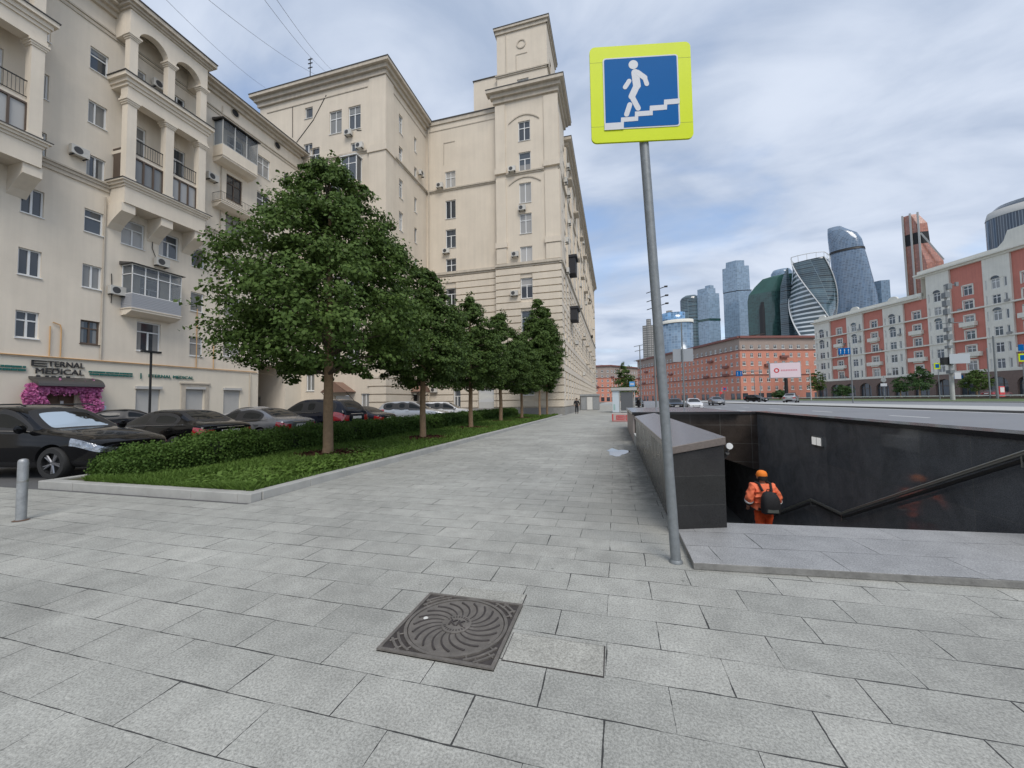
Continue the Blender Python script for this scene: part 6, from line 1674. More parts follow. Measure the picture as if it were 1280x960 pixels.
sign_on_post('grey round sign with a small white plate on a lawn post', 1106, 500, 70, .85, [(1105, 475, 7, 8, 'steel', 'round'), (1105, 481, 8, 3.5, 'signwhite', 'sq')])
sign_on_post('yellow-green bordered pedestrian crossing sign on the lawn post left of the traffic mast', 1175, 499, 62, .85, [(1173, 457.5, 7.5, 7.5, 'yellow', 'ped')])
sign_on_post('blue sign over a yellow-green one on a post at the right edge', 1282, 500, 50, .85, [(1279.5, 434.5, 7, 8, 'signblue', 'sq'), (1280, 447, 9, 10, 'yellow', 'ped')])
# traffic mast with cameras
Y_ = 62; z0 = .84; px = 1191
t = pole('traffic_mast', 'thick grey traffic mast crowded with camera boxes on the lawn', px, Y_, zpt(1180, 358, Y_), .22, 'mast', z0, M['concrete'], lean=.0)
b = MB(); rr2 = random.Random(5)
for k in range(11):
    z = zpt(1185, 362 + k * 10.5, Y_) - z0; s = rr2.choice((-1, 1)); w = rr2.uniform(.2, .5)
    b.box(s * .15 - w * .5, s * .15 + w * .5, -.5, .2, z, z + rr2.uniform(.3, .8))
b.build('camera_boxes', M['polegrey'], t)
CAMB = True
b = MB(); z = zpt(1186, 404, Y_) - z0; b.tube([(-.9, -.1, z), (1.5, -.1, z)], .05, 6); b.tube([(.2, -.2, zpt(1186, 358, Y_) - z0), (1.0, -.3, zpt(1186, 358, Y_) - z0 + .2)], .06, 6); b.box(.8, 1.1, -.4, -.2, zpt(1186, 359, Y_) - z0, zpt(1186, 354, Y_) - z0); b.build('arms', M['polegrey'], t)
b = MB(); b.box(-.5, 1.55, -.65, -.6, zpt(1190, 455, Y_) - z0, zpt(1190, 443, Y_) - z0); b.build('pale_board', mat('pale_grey_board', (.42, .45, .48), .5), t)
b = MB(); b.box(-.1, .55, -.65, -.6, zpt(1190, 474, Y_) - z0, zpt(1190, 466, Y_) - z0); b.build('small_plate', M['signwhite'], t); b = MB(); b.box(-1.0, -.3, -.5, .1, zpt(1180, 456, Y_) - z0, zpt(1180, 447, Y_) - z0); b.build('traffic_light', M['iron'], t)
pole('street_lamp', 'plain thin grey pole in front of the last cream bay', 1247, 66, zpt(1243, 420, 66), .13, 'street lamp', .85)
pole('street_lamp', 'thin reddish pole between the traffic mast and the plain grey pole', 1238, 68, zpt(1236, 435, 68), .08, 'street lamp', .85, M['polegrey'])
pole('street_lamp', 'pale pole with small lamps before the dark trees by the red and cream block', 1014, 90, zpt(1013, 462, 90), .10, 'street lamp', .8, M['concrete'])
pole('street_lamp', 'thin dark mast on the far kerb beside the blue lane sign', 944, 100, zpt(943, 466, 100), .08, 'street lamp', .6)
# billboard
Y_ = 100; t = thing('billboard', 'large pale pink billboard with a red ring on a single leg', 'billboard', gpt(984, Y_, .7)); bx = gpt(984, Y_)[0]
za, zb = zpt(984, 472.5, Y_) - .7, zpt(984, 453, Y_) - .7; xa, xb = gpt(963.5, Y_)[0] - bx, gpt(1003, Y_)[0] - bx
b = MB(); b.box(xa, xb, -.05, .5, za, zb); b.build('frame', M['steel'], t); b = MB(); b.box(xa + .12, xb - .12, -.1, -.052, za + .12, zb - .12); sh2 = b.build('sheet', M['billboard'], t)
b = MB(); b.tube([(0, .2, 0), (0, .2, za)], .35, 12); b.build('leg', M['iron'], t)
b = MB(); zc = (za + zb) / 2; xc = xa + (xb - xa) * .22
for k in range(20):
    a0, a1 = 2 * math.pi * k / 20, 2 * math.pi * (k + 1) / 20
    b.hexa([(xc + r_ * math.cos(a), y, zc + r_ * math.sin(a)) for y in (-.12, -.102) for r_, a in ((.3, a0), (.55, a0), (.55, a1), (.3, a1))])
b.build('red_ring', M['red'], sh2)
b = MB(); x = xa + (xb - xa) * .36
while x < xb - 1.0: b.box(x, x + .22, -.115, -.101, zc - .17, zc + .17); x += .33
b.build('red_lettering', mat('pink_red_letters', (.62, .22, .27), .5), sh2)
# retaining wall with white guard rail
t = thing('guard_rail', 'long white guard rail on a low brown wall beyond the lawn', 'guard rail', (50.1, 40, .88))
b = MB(); b.box(-.05, .25, 0, 128, 0, .30); b.build('wall', M['brownwall'], t); b = MB(); b.box(-.09, -.01, 0, 128, .40, .56)
b.build('rail', M['white'], t); b = MB()
for k in range(43): b.box(0.0, .08, k * 3.0, k * 3.0 + .1, .30, .55)
b.build('posts', M['steel'], t)
bx_ = thing('stall_box', 'red box standing by the parked red-roofed car near the right edge', 'box', gpt(1251, 70, .86)); b = MB(); b.box(-.3, .3, -.3, .3, 0, 1.75); b.build('cabinet', M['red'], bx_, bevel=.05); b = MB(); b.box(-.22, .22, -.32, -.301, .9, 1.6); b.build('door', M['offwhite'], bx_)

# ================================================================== STREET TREES BEYOND THE ROAD
def street_tree(label, px, top_py, base_py, wpx, d, z0, seed, m=None, n=70, conic=False):
    c = at_depth(px, d, z0); ht = z_at(top_py, px, d) - z0; R_ = wpx / 2 * d / f
    if conic: prof = [(ht * .12, R_ * .75), (ht * .3, R_), (ht * .55, R_ * .8), (ht * .8, R_ * .45), (ht, .1)]
    else: prof = [(ht * .28, R_ * .5), (ht * .42, R_ * .95), (ht * .6, R_), (ht * .8, R_ * .75), (ht, R_ * .15)]
    t = thing('street_tree', label, 'tree', c, 0, 'trees across the avenue')
    tree_parts(t, prof, 0, ht * .3, .14, n, 36, R_ * .3, .05 + R_ * .13, seed, m or M['fargreen'], rmin=.2, nl=5)
street_tree('dark leafy tree standing left of the bus stop sign at the end of the street', 781, 452, 500, 26, 120, 0, 61, M['leaf2'], 120, True)
street_tree('round tree before the red and cream block, beside the pedestrian crossing sign', 1150, 459, 497, 24, 84, .86, 62)
street_tree('dark thin tree in front of the arches left of the plain grey pole', 1222, 462, 497, 24, 82, .86, 63, M['leaf2'])
street_tree('small low tree under the left end of the red and cream block', 1054, 481, 497, 17, 110, .86, 64)
street_tree('dark tree at the end of the red and cream block, behind the pale pole', 1022, 462, 497, 16, 125, .86, 65, M['leaf2'])
street_tree('brownish thin tree between the grey round sign and the round tree', 1126, 470, 497, 15, 92, .86, 66)
street_tree('low bush-like tree under the billboard', 975, 488, 498, 16, 112, .8, 67)

# ================================================================== RED AND CREAM BLOCK
PA = at_depth(1024, 141.0); PB = at_depth(1280, 86.0); dv = (PB - PA); Ltot = dv.length; dv.normalize(); nv = Vector((dv.y, -dv.x, 0))
if nv.dot(-PA) < 0: nv = -nv
RW = thing('red_cream_building', 'ornate block in alternating red and cream bays across the avenue', 'building', (PA.x, PA.y, .8))
FW = Face(0, 0, dv.x, dv.y, nv.x, nv.y)
def FWz(s, z, o=0.0): q = FW(s, z, o); return (q[0], q[1], z - .8)
def s_of(px):
    r = ray(px, 495); # intersect ray with the facade line
    a = Matrix(((r.x, -dv.x), (r.y, -dv.y))); k = a.inverted() @ Vector((PA.x, PA.y)); return k[1]
edges = [0.0] + [s_of(p) for p in (1043, 1064.5, 1085, 1111, 1137, 1168, 1198, 1241, 1277)]
wl_ = edges[-1] - edges[-2]
for k in range(5): edges.append(edges[-1] + wl_)
sstep = s_of(1160)
wins = []; arcs_ = []
b = MB(); tr = MB()
for i in range(len(edges) - 1):
    a, c = edges[i], edges[i + 1]; red = i % 2 == 1; mid = (a + c) / 2; w = c - a
    hi = a >= sstep - 1.5; top = 34.2 if hi else 28.2
    hs = []; rows = 6 if hi else 5
    for k in range(rows):
        t_ = 9.9 + 3.8 * k
        if red: ww = 1.9; hs.append((mid - ww / 2, mid + ww / 2, t_ - 2.4, t_))
        else:
            hs.append((mid - w * .20, mid + w * .12, t_ - 2.4, t_)); hs.append((mid + w * .25, mid + w * .37, t_ - 2.3, t_)); hs.append((mid - w * .42, mid - w * .36, t_ - 2.3, t_))
    o_ = 0.0 if red else .5
    holes_wall(b, FWz, a, c, 7.0, top, hs, o=o_, depth=.25, m=0 if red else 1)
    if not red:
        for s in (a, c): b.quad(FWz(s, 7, 0), FWz(s, top, 0), FWz(s, top, .5), FWz(s, 7, .5), 1)
    wins += [(h, o_ - .22) for h in hs]
    if red:
        for k in range(rows):
            t_ = 9.9 + 3.8 * k
            for p, q_, zz0, zz1 in ((mid - 1.25, mid - .97, t_ - 2.5, t_ + .3), (mid + .97, mid + 1.25, t_ - 2.5, t_ + .3), (mid - 1.25, mid + 1.25, t_ + .05, t_ + .35)): tr.fbox(FWz, p, q_, zz0, zz1, .003, .10)
            if k in (1, 3): tr.fbox(FWz, mid - 1.6 - .6 * (k == 1), mid + 1.6 + .6 * (k == 1), t_ - 2.7, t_ - 1.6, .003, .95); tr.fbox(FWz, mid - 1.2, mid + 1.2, t_ - 3.1, t_ - 2.71, .003, .5)
    else:
        for k in (rows - 1, rows - 2 - (1 if hi else 0)):
            t_ = 9.9 + 3.8 * k
            for k2 in range(10):
                aa, ab = math.pi * k2 / 10, math.pi * (k2 + 1) / 10; cc, r0 = mid - w * .04, w * .17
                b.fprism(FWz, [(cc + r * math.cos(x), t_ + .02 + r * .8 * math.sin(x)) for r, x in ((r0, aa), (r0 * 1.25, aa), (r0 * 1.25, ab), (r0, ab))], .4, .62, 1)
            arcs_.append([FWz(cc + r0 * math.cos(math.pi * q / 12), t_ + .02 + r0 * .8 * math.sin(math.pi * q / 12), .505) for q in range(13)])
send = edges[-1]
r6 = random.Random(12)
for i in range(1, len(edges) - 5):
    for k in range(5):
        if r6.random() < .5:
            a, c = edges[i], edges[i + 1]; s = (a + c) / 2 + r6.choice((-1, 1)) * 1.75; z = 9.9 + 3.8 * k - 2.2; o_ = .02 if i % 2 else .52
            q = MB(); q.fbox(FWz, s - .4, s + .4, z, z + .55, o_, o_ + .4); q.build('air_conditioner', M['kiosk'], RW)
b.quad(FWz(sstep, 28, 0), FWz(sstep, 34, 0), FWz(sstep, 34, -14), FWz(sstep, 28, -14), 1); b.quad(FWz(0, 0, 0), FWz(0, 28.2, 0), FWz(0, 28.2, -14), FWz(0, 0, -14), 1)
b.fbox(FWz, 0.01, sstep, 28.0, 28.15, -14, -.01, 1); b.fbox(FWz, sstep, send, 34.0, 34.15, -14, -.01, 1)
b.build('wall', [M['redwall'], M['creamtrim']], RW)
for z, h, o_ in ((6.9, .7, .95), (15.0, .35, .75), (22.6, .35, .72)): tr.fbox(FWz, -.3, send, z, z + h, .003, o_)
for s0, s1, top in ((-.4, sstep, 28.2), (sstep - .6, send, 34.2)):
    tr.fbox(FWz, s0, s1, top, top + .5, -.3, .8); tr.fbox(FWz, s0 - .2, s1, top + .51, top + .9, -.3, 1.4); tr.fbox(FWz, s0, s1, top + .91, top + 1.9, -.6, .3)
tr.fbox(FWz, sstep, send, 30.5, 34.19, -.1, .06) if False else None
for s in (edges[1] * .5, (edges[2] + edges[3]) / 2, (edges[4] + edges[5]) / 2):
    for k2 in range(8):
        aa, ab = math.pi * k2 / 8, math.pi * (k2 + 1) / 8
        tr.fprism(FWz, [(s, 30.0), (s + 1.5 * math.cos(aa), 30.0 + 1.1 * math.sin(aa)), (s + 1.5 * math.cos(ab), 30.0 + 1.1 * math.sin(ab))], -.2, .2)
tr.fprism(FWz, [(s_of(1262), 36.1), (send, 36.1), (send, 40), (s_of(1276), 39.4), (s_of(1270), 37.2)], -.6, .29)
tr.build('cream_mouldings', M['creamtrim'], RW)
g = MB()
for a in arcs_: g.poly(a)
g.build('arched_lights', M['glass'], RW)
def simple_window(F_, h, o, parent, far=True):
    s0, s1, z0, z1 = h; t = .13; b = MB()
    for a, c, d, e in ((s0, s0 + t, z0, z1), (s1 - t, s1, z0, z1), (s0 + t, s1 - t, z0, z0 + t), (s0 + t, s1 - t, z1 - t, z1)): b.fbox(F_, a, c, d, e, o, o + .1, 0)
    if s1 - s0 > 1.0: b.fbox(F_, (s0 + s1) / 2 - t / 2, (s0 + s1) / 2 + t / 2, z0 + t, z1 - t, o, o + .1, 0); b.fbox(F_, s0 + t, s1 - t, z0 + (z1 - z0) * .68, z0 + (z1 - z0) * .68 + t, o, o + .09, 0)
    b.fq(F_, s0, s1, z0, z1, o + .03, 1); return b
def place_windows(parent, F_, W, o_mats, lim=98):
    for h, o in W[:lim]: simple_window(F_, h, o, parent).build('window', [o_mats[0], rnd.choice(o_mats[1:])], parent)
    if W[lim:]:
        b = MB()
        for h, o in W[lim:]:
            q = simple_window(F_, h, o, parent); i = len(b.v); b.v += q.v; b.f += [tuple(k + i for k in f_) for f_ in q.f]; b.m += q.m
        tag(b.build('window', o_mats[:2], parent), kind='stuff')
wins.sort(key=lambda w: -(w[0][1] - w[0][0]) * (1 if w[0][0] < Ltot + 1 else .01))
place_windows(RW, FWz, wins, [M['white'], M['glass'], M['glass2'], M['glass']])
# arched granite base
b = MB(); gl = MB(); s = 0.0; w = 5.4
while s < send:
    e = min(s + w, send); c = (s + e) / 2; r = w * .36
    b.fbox(FWz, s, c - r, .8, 6.88, .1, .9, 0); b.fbox(FWz, c + r, e, .8, 6.88, .1, .9, 0)
    for k2 in range(10):
        aa, ab = math.pi * k2 / 10, math.pi * (k2 + 1) / 10
        xa, xb = c - r * math.cos(aa), c - r * math.cos(ab)
        b.fprism(FWz, [(xa, 3.9 + r * .9 * math.sin(aa)), (xb, 3.9 + r * .9 * math.sin(ab)), (xb, 6.88), (xa, 6.88)], .1, .9, 0)
    gl.fq(FWz, c - r, c + r, .8, 6.6, .3, 0)
    for x in (c - r * .4, c + r * .4): gl.fbox(FWz, x - .06, x + .06, .8, 6.0, .3, .4, 1)
    gl.fbox(FWz, c - r, c + r, 3.8, 3.95, .3, .4, 1)
    s = e
b.build('granite_arcade', M['darkstone'], RW); gl.build('shop_glazing', [M['glass'], M['brownframe']], RW)
b = MB(); b.fbox(FWz, s_of(1196), s_of(1210), 5.6, 6.4, .92, 1.1); b.build('blue_shop_board', M['signblue'], RW)

# ================================================================== BRICK BLOCK AT THE BEND, END OF THE STREET
def brick_block(name, label, pts, top, rows, pitch, first, wred, seed, col=3.3, lim=98, base=.3):
    o0 = pts[0]; t = thing(name, label, 'building', (o0.x, o0.y, base)); r3 = random.Random(seed)
    wall = MB(); tr = MB(); W = []
    for P, Q_ in zip(pts[:-1], pts[1:]):
        d = (Q_ - P); L = d.length; d.normalize(); n = Vector((d.y, -d.x, 0))
        if n.dot(-P) < 0: n = -n
        F_ = rel(Face(P.x, P.y, d.x, d.y, n.x, n.y), o0.x, o0.y, base); hs = []
        nc = int(L / col)
        for c in range(nc):
            s = (c + .5) * L / nc
            for k in range(rows):
                z = first + k * pitch; w_ = r3.choice((1.3, 1.3, 1.5)); hs.append((s - w_ / 2, s + w_ / 2, z, z + 1.75))
                if r3.random() < .10 and k in (2, 3, 4): tr.fbox(F_, s - 1.7, s + 1.7, z - .35, z + .55, .01, 1.0, 1)
                tr.fbox(F_, s - w_ / 2 - .12, s + w_ / 2 + .12, z - .18, z - .01, .005, .14, 0)
        shops = [((c + .5) * L / nc - 1.2, (c + .5) * L / nc + 1.2, .4, 3.4) for c in range(nc) if c % 3 != 1]
        zs = first + wred * pitch - .6
        holes_wall(wall, F_, 0, L, base - .3, zs, hs + shops, depth=.2, m=0); holes_wall(wall, F_, 0, L, zs, top, hs, depth=.2, m=1)
        for a, c, z0, z1 in shops: tr.fq(F_, a, c, z0, z1, -.12, 2)
        for z in (first + 2 * pitch - .6, zs): tr.fbox(F_, 0, L, z, z + .3, .006, .25, 1)
        tr.fbox(F_, -.2, L + .2, top - .6, top + .3, -.2, .9, 1)
        wall.quad(F_(0, top, 0), F_(L, top, 0), F_(L, top + 1.5, -12), F_(0, top + 1.5, -12), 1)
        W += [(F_, h) for h in hs]
    wall.build('wall', [M['brick'], M['greybrick']], t); tr.build('mouldings', [M['creamtrim'], M['roofred'], M['glass']], t)
    r3.shuffle(W); st = MB()
    for i, (F_, h) in enumerate(W):
        q = simple_window(F_, h, -.18, t)
        if i < lim: q.build('window', [M['white'], r3.choice((M['glass'], M['glass2']))], t)
        else:
            k = len(st.v); st.v += q.v; st.f += [tuple(j + k for j in f_) for f_ in q.f]; st.m += q.m
    if st.v: tag(st.build('window', [M['white'], M['glass']], t), kind='stuff')
    return t
bk = brick_block('brick_building', 'long orange brick block with a grey upper storey bending along the avenue', [at_depth(798, 250), at_depth(866, 193), at_depth(927, 158), at_depth(1016, 160), at_depth(1040, 160)], 27.0, 6, 3.45, 4.6, 5, 3)
b = MB(); r = random.Random(2)
brick_block('brick_building', 'far reddish brick block closing the end of the street behind the bus shelter', [at_depth(736, 280), at_depth(764, 276), at_depth(804, 306)], 26.5, 6, 3.45, 4.2, 4, 8, 3.4, 60, 0.0)
b = MB(); q0 = at_depth(735, 279); b.box(-.2, 9.5, -1.0, 10, 26.8, 29.0); 

# ================================================================== SKYSCRAPERS
def loft(rings, name, m, parent=None, cap=True, loc=None):
    me = bpy.data.meshes.new(name); V = []; F_ = []; UV = []
    n = len(rings[0])
    per = [[0.0] for _ in rings]
    for i, r in enumerate(rings):
        for j in range(n): per[i].append(per[i][-1] + (Vector(r[(j + 1) % n]) - Vector(r[j])).length)
    for r in rings: V += [tuple(p) for p in r]
    for i in range(len(rings) - 1):
        sc = per[0][-1] / max(per[i][-1], 1e-6)
        for j in range(n):
            a, b = i * n + j, i * n + (j + 1) % n; F_.append((a, b, b + n, a + n))
            UV += [(per[i][j] , rings[i][j][2]), (per[i][j + 1], rings[i][(j + 1) % n][2]), (per[i + 1][j + 1] , rings[i + 1][(j + 1) % n][2]), (per[i + 1][j], rings[i + 1][j][2])]
    if cap:
        F_.append(tuple((len(rings) - 1) * n + j for j in range(n))); UV += [(0.3, 0.3)] * n
    me.from_pydata(V, [], F_); uv = me.uv_layers.new(name='UVMap'); uv.data.foreach_set('uv', [c for q in UV for c in q])
    me.materials.append(m)
    if n >= 20: me.polygons.foreach_set('use_smooth', [len(p.vertices) == 4 for p in me.polygons])
    o = bpy.data.objects.new(name, me); COL.objects.link(o)
    if parent is not None: o.parent = parent
    return o
def local_axes(px):
    r = ray(px, 497); v = Vector((r.x, r.y, 0)).normalized(); return Vector((v.y, -v.x, 0)), v      # right, away
def W2H(px, py, d): return z_at(py, px, d)
T1 = tower_mat('blue_grey_curtain_wall', (.14, .21, .29), (.23, .30, .37), 4.0, 3.6, var=.25)
T2_ = tower_mat('pale_blue_curtain_wall', (.20, .28, .37), (.32, .40, .48), 4.2, 3.6, var=.2)
T3 = tower_mat('dark_green_curtain_wall', (.022, .06, .056), (.03, .085, .078), 4.0, 3.6, var=.3)
T4 = tower_mat('teal_banded_curtain_wall', (.045, .075, .09), (.16, .21, .23), 40.0, 3.8, var=.7, mortar=.10)
T5 = tower_mat('steel_blue_banded_wall', (.10, .15, .215), (.20, .255, .325), 6.0, 3.9, var=.28, mortar=.12)
TW = tower_mat('white_striped_curtain_wall', (.06, .09, .10), (.62, .66, .68), 60.0, 8.5, var=.3, mortar=.22)
T6 = tower_mat('copper_curtain_wall', (.40, .16, .105), (.30, .14, .10), 4.0, 3.8, var=.2, mortar=.10, rough=.25)
T7 = tower_mat('vertical_fin_wall', (.035, .05, .07), (.17, .20, .23), 3.4, 400.0, var=.3, mortar=.0016)
T7.node_tree.nodes['Brick Texture'].inputs['Mortar Size'].default_value = .55
T8 = tower_mat('bright_blue_curtain_wall', (.10, .22, .38), (.25, .38, .52), 4.0, 3.6, var=.6)
T9 = tower_mat('beige_slab_block_wall', (.30, .29, .27), (.12, .12, .12), 6.0, 3.0, var=.12, mortar=.2, rough=.8)
def tower(label, px, d, parts, rz=0.0, name='skyscraper'):
    ys_ = [py for _, _, rr in parts for _, py in rr if py is not None]
    px = px + (px - 482) / 10574 * (497 - min(ys_)) * .55       # the base stands where the wide lens leans the shaft from
    c = at_depth(px, d, 0); rt, aw = local_axes(px)
    t = thing(name, label, 'skyscraper', c)
    ppm = d / f * (f / math.hypot(px - 640, f))
    for nm, m, rings in parts:      # rings in (px offset right, px offset away, image y) -> metres
        R_ = []
        for ring, py in rings:
            z = z_at(py, px, d) if py is not None else -1.0
            R_.append([(rt.x * a * ppm + aw.x * b_ * ppm, rt.y * a * ppm + aw.y * b_ * ppm, z) for a, b_ in ring])
        loft(R_, nm, m, t)
    return t, rt, aw, ppm
def rect(l, r, dep, sk=0.0, off=0.0): return [(l, off), (l + (r - l) * .55, off - sk), (r, off + sk * .6), (r - (r - l) * .2, off + dep), (l + (r - l) * .1, off + dep)]
def oval(cx, rx, ry, n=20, sup=1.0): return [(cx + rx * math.copysign(abs(math.cos(2 * math.pi * k / n)) ** sup, math.cos(2 * math.pi * k / n)), ry * math.copysign(abs(math.sin(2 * math.pi * k / n)) ** sup, math.sin(2 * math.pi * k / n))) for k in range(n)]
t, *_ = tower('low pale slab tower block at the left end of the skyline behind the sign pole', 811, 520, [('body', T9, [(rect(-7, 9, 8, 3), None), (rect(-7, 9, 8, 3), 406)]), ('lift_house', T9, [(rect(-2, 4, 4, 1), 406), (rect(-2, 4, 4, 1), 398)])], name='tower_block')
tower('low bright blue glass building with a round blue crown, right of the sign pole', 848, 540, [('body', T1, [(oval(0, 19, 12), None), (oval(0, 19, 12), 404)]), ('crown_band', M['creamtrim'], [(oval(0, 20, 12.6), 403.9), (oval(0, 20, 12.6), 400)]), ('blue_crown', T8, [(oval(-5, 15, 9), 400), (oval(-5, 15, 9), 390)]), ('roof_house', T9, [(rect(-14, -6, 4, 1), 390), (rect(-14, -6, 4, 1), 386)])])
tower('dark teal round-topped glass tower left of the stepped pale tower', 863, 900, [('body', T4, [(oval(0, 11, 8, 20, .7), None), (oval(-.5, 11, 8, 20, .7), 374), (oval(.5, 10, 7, 20, .7), 371), (oval(2, 7, 5, 20, .7), 368.5)])])
tower('pale blue glass tower with a notched stepped top, second of the pale pair', 885.5, 880, [('body', T2_, [(rect(-16, 16, 14, 6), None), (rect(-15.5, 15.5, 14, 6), 366)]), ('upper_body', T2_, [(rect(-12, 11, 10, 5), 366), (rect(-12, 11, 10, 5), 359)]), ('roof_house', T2_, [(rect(-2, 9, 8, 3), 359), (rect(-2, 9, 8, 3), 355.5)]), ('dark_green_band', T3, [(rect(-16.2, 16.2, 14.4, 6.2), 401), (rect(-16.2, 16.2, 14.4, 6.2), 398)])])  # thin dark green glass band around the pale shaft
tower('tall pale grey glass tower with a stepped top, tallest of the left group', 923, 940, [('body', T2_, [(rect(-18, 18, 16, 5), None), (rect(-18, 18, 16, 5), 363)]), ('upper_body', T2_, [(rect(-18.5, 16.5, 15, 5), 362), (rect(-18, 16, 15, 5), 331)]), ('crown', T2_, [(rect(-13.5, 10.5, 11, 4), 331), (rect(-13, 10.5, 11, 4), 323.5)]), ('band', M['iron'], [(rect(-18.3, 18.3, 16.2, 5.1), 363), (rect(-18.3, 18.3, 16.2, 5.1), 362)])])
tower('grey cylinder top rising behind the dark green tower', 980, 1050, [('body', T1, [(oval(0, 14, 10), None), (oval(0, 14, 10), 339), (oval(0, 11, 8), 335)])])
def para(l, r, dep, yl): return [(l, 0), (r, -4), (r + 3, dep), (l + 3, dep + 2)]
tower('bulky dark green glass tower with a slanting green roof', 962, 800, [('body', T3, [(rect(-27, 28, 24, 6), None), (rect(-27, 28, 24, 6), 372), (rect(-25, 28, 22, 6), 364), ]), ('green_roof', mat('green_glass_roof', (.035, .10, .085), .2, var=.2, scale=.05), [(rect(-25, 28, 22, 5), 364), (rect(-17, 30, 20, 4), 355), (rect(-6, 31, 16, 3), 346), (rect(8, 31, 10, 2), 344)]), ('dark_recess', M['blacktrim'], [(rect(-12, -5, 2, .5, -5), None), (rect(-12, -5, 2, .5, -5), 386), (rect(-9.5, -6, 2, .5, -5), 376)])])
tower('narrow curved green glass fin between the dark green and the twisted tower', 984, 770, [('body', T4, [(rect(-8, 12, 10, 3), None), (rect(-8, 10, 10, 3), 380), (rect(-6, 8, 9, 3), 355), (rect(-1, 5, 6, 2), 340), (rect(3, 5, 3, 1), 333)])])
# twisted tower
tw_rings = []; NT = 48
def sq(cx, r, a): return [(cx + r * (1 + .16 * math.sin(math.pi * j / 4)) * (math.cos(a + k * math.pi / 2) * (1 - j / 4) + math.cos(a + (k + 1) * math.pi / 2) * j / 4), r * (1 + .16 * math.sin(math.pi * j / 4)) * (math.sin(a + k * math.pi / 2) * (1 - j / 4) + math.sin(a + (k + 1) * math.pi / 2) * j / 4)) for k in range(4) for j in range(4)]
for k in range(NT + 1):
    u_ = k / NT; py = None if k == 0 else 430 - (430 - 326) * u_
    tw_rings.append((sq(0, 33 - 4 * u_, R(250) - R(125) * u_), py))
t, rt, aw, ppm = tower('twisted teal glass tower with white spiral edges and an open ring crown', 1017, 740, [('body', T4, tw_rings)])
body_ = [o for o in t.children if o.name.startswith('body')][0]
body_.data.materials.append(TW)
for pi_, pg_ in enumerate(body_.data.polygons):
    if (pi_ % 16) // 4 in (0, 2): pg_.material_index = 1
    pg_.use_smooth = True
b = MB()
for cidx in range(4):
    pts = []
    for k in range(NT + 1):
        ring, py = tw_rings[k]; a, bb = ring[cidx * 4]; z = z_at(py, 1017, 740) if py else -1
        pts.append((rt.x * a * ppm * 1.01 + aw.x * bb * ppm * 1.01, rt.y * a * ppm * 1.01 + aw.y * bb * ppm * 1.01, z))
    b.tube(pts, .9, 5)
b.build('white_edges', M['white'], t)
b = MB(); ring, py = tw_rings[-1]; zt_ = z_at(py, 1017, 740); rim = []
for k in range(17):
    a, bb = ring[k % 16]; base = Vector((rt.x * a * ppm + aw.x * bb * ppm, rt.y * a * ppm + aw.y * bb * ppm, zt_)); cc = Vector((0, 0, zt_))
    up = cc.lerp(base, 1.02) + Vector((0, 0, 8.5 + 4 * math.sin(k / 16 * 6.28))); b.tube([base, up], .55, 5); rim.append(up)
b.tube(rim, .8, 6); b.build('crown_ring', M['white'], t)
tower('tall curved steel-blue glass tower with a slanted rounded top, tallest of the middle group', 1066, 900, [('body', T5, [(oval(6, 33, 20, 24, .8), None), (oval(3, 28, 18, 24, .8), 370), (oval(-2, 24, 16, 24, .8), 325), (oval(-6, 22, 14, 24, .8), 298), (oval(-9, 19.5, 12, 24, .8), 289), (oval(-14, 14.5, 9, 24, .8), 283), (oval(-19, 9, 6, 24, .8), 276)]), ('dark_band', M['iron'], [(oval(-4, 23.6, 15.6, 24, .8), 312), (oval(-4.3, 23.4, 15.4, 24, .8), 309)])])
tower('low grey glass block at the right foot of the tall curved tower', 1104, 880, [('body', T1, [(rect(-14, 13, 12, 4), None), (rect(-13, 12, 12, 4), 349)])])
t, rt, aw, ppm = tower('orange copper-coloured skyscraper with pale vertical ribs and a sloping shoulder', 1152, 880, [
    ('body', T6, [(rect(-16, 30, 22, 8), None), (rect(-17, 30, 22, 8), 328), (rect(-18, 15.5, 18, 6), 302)]),
    ('dark_band', M['iron'], [(rect(-18, 15, 18, 6), 301.9), (rect(-18.5, 14, 18, 6), 287)]),
    ('copper_top', T6, [(rect(-18.5, 14, 18, 6), 286.9), (rect(-19, 13, 18, 6), 276), (rect(-19, 2, 14, 4), 262)])])
b = MB()
for a, bb, p0, p1 in ((-18.6, -1.0, None, 261), (-8.5, -4.5, None, 261), (1.5, -6.3, None, 262)):
    ax = [(rt.x * (a + dx) * ppm + aw.x * (bb - 1) * ppm, rt.y * (a + dx) * ppm + aw.y * (bb - 1) * ppm, z) for z, dx in ((0, 2.2), (z_at(p1, 1152, 880), 0))]
    b.tube(ax, 2.3, 4)
zz = [(z_at(328, 1152, 880), 30), (z_at(289, 1152, 880), 4)]
b.tube([(rt.x * a * ppm + aw.x * -5 * ppm, rt.y * a * ppm + aw.y * -5 * ppm, z) for z, a in zz], 2.0, 4)
b.build('pale_ribs', M['concrete'], t)
b = MB(); 
tower('dark round tower with vertical fins cut by the right edge', 1290, 640, [('body', T7, [(oval(0, 56, 40, 32), None), (oval(0, 57, 40, 32), 262), (oval(2, 55, 38, 32), 253), (oval(8, 48, 34, 32), 246)]), ('roof_rim', M['concrete'], [(oval(0, 57.5, 40.5, 32), 261.5), (oval(2, 55.6, 38.6, 32), 252)])])

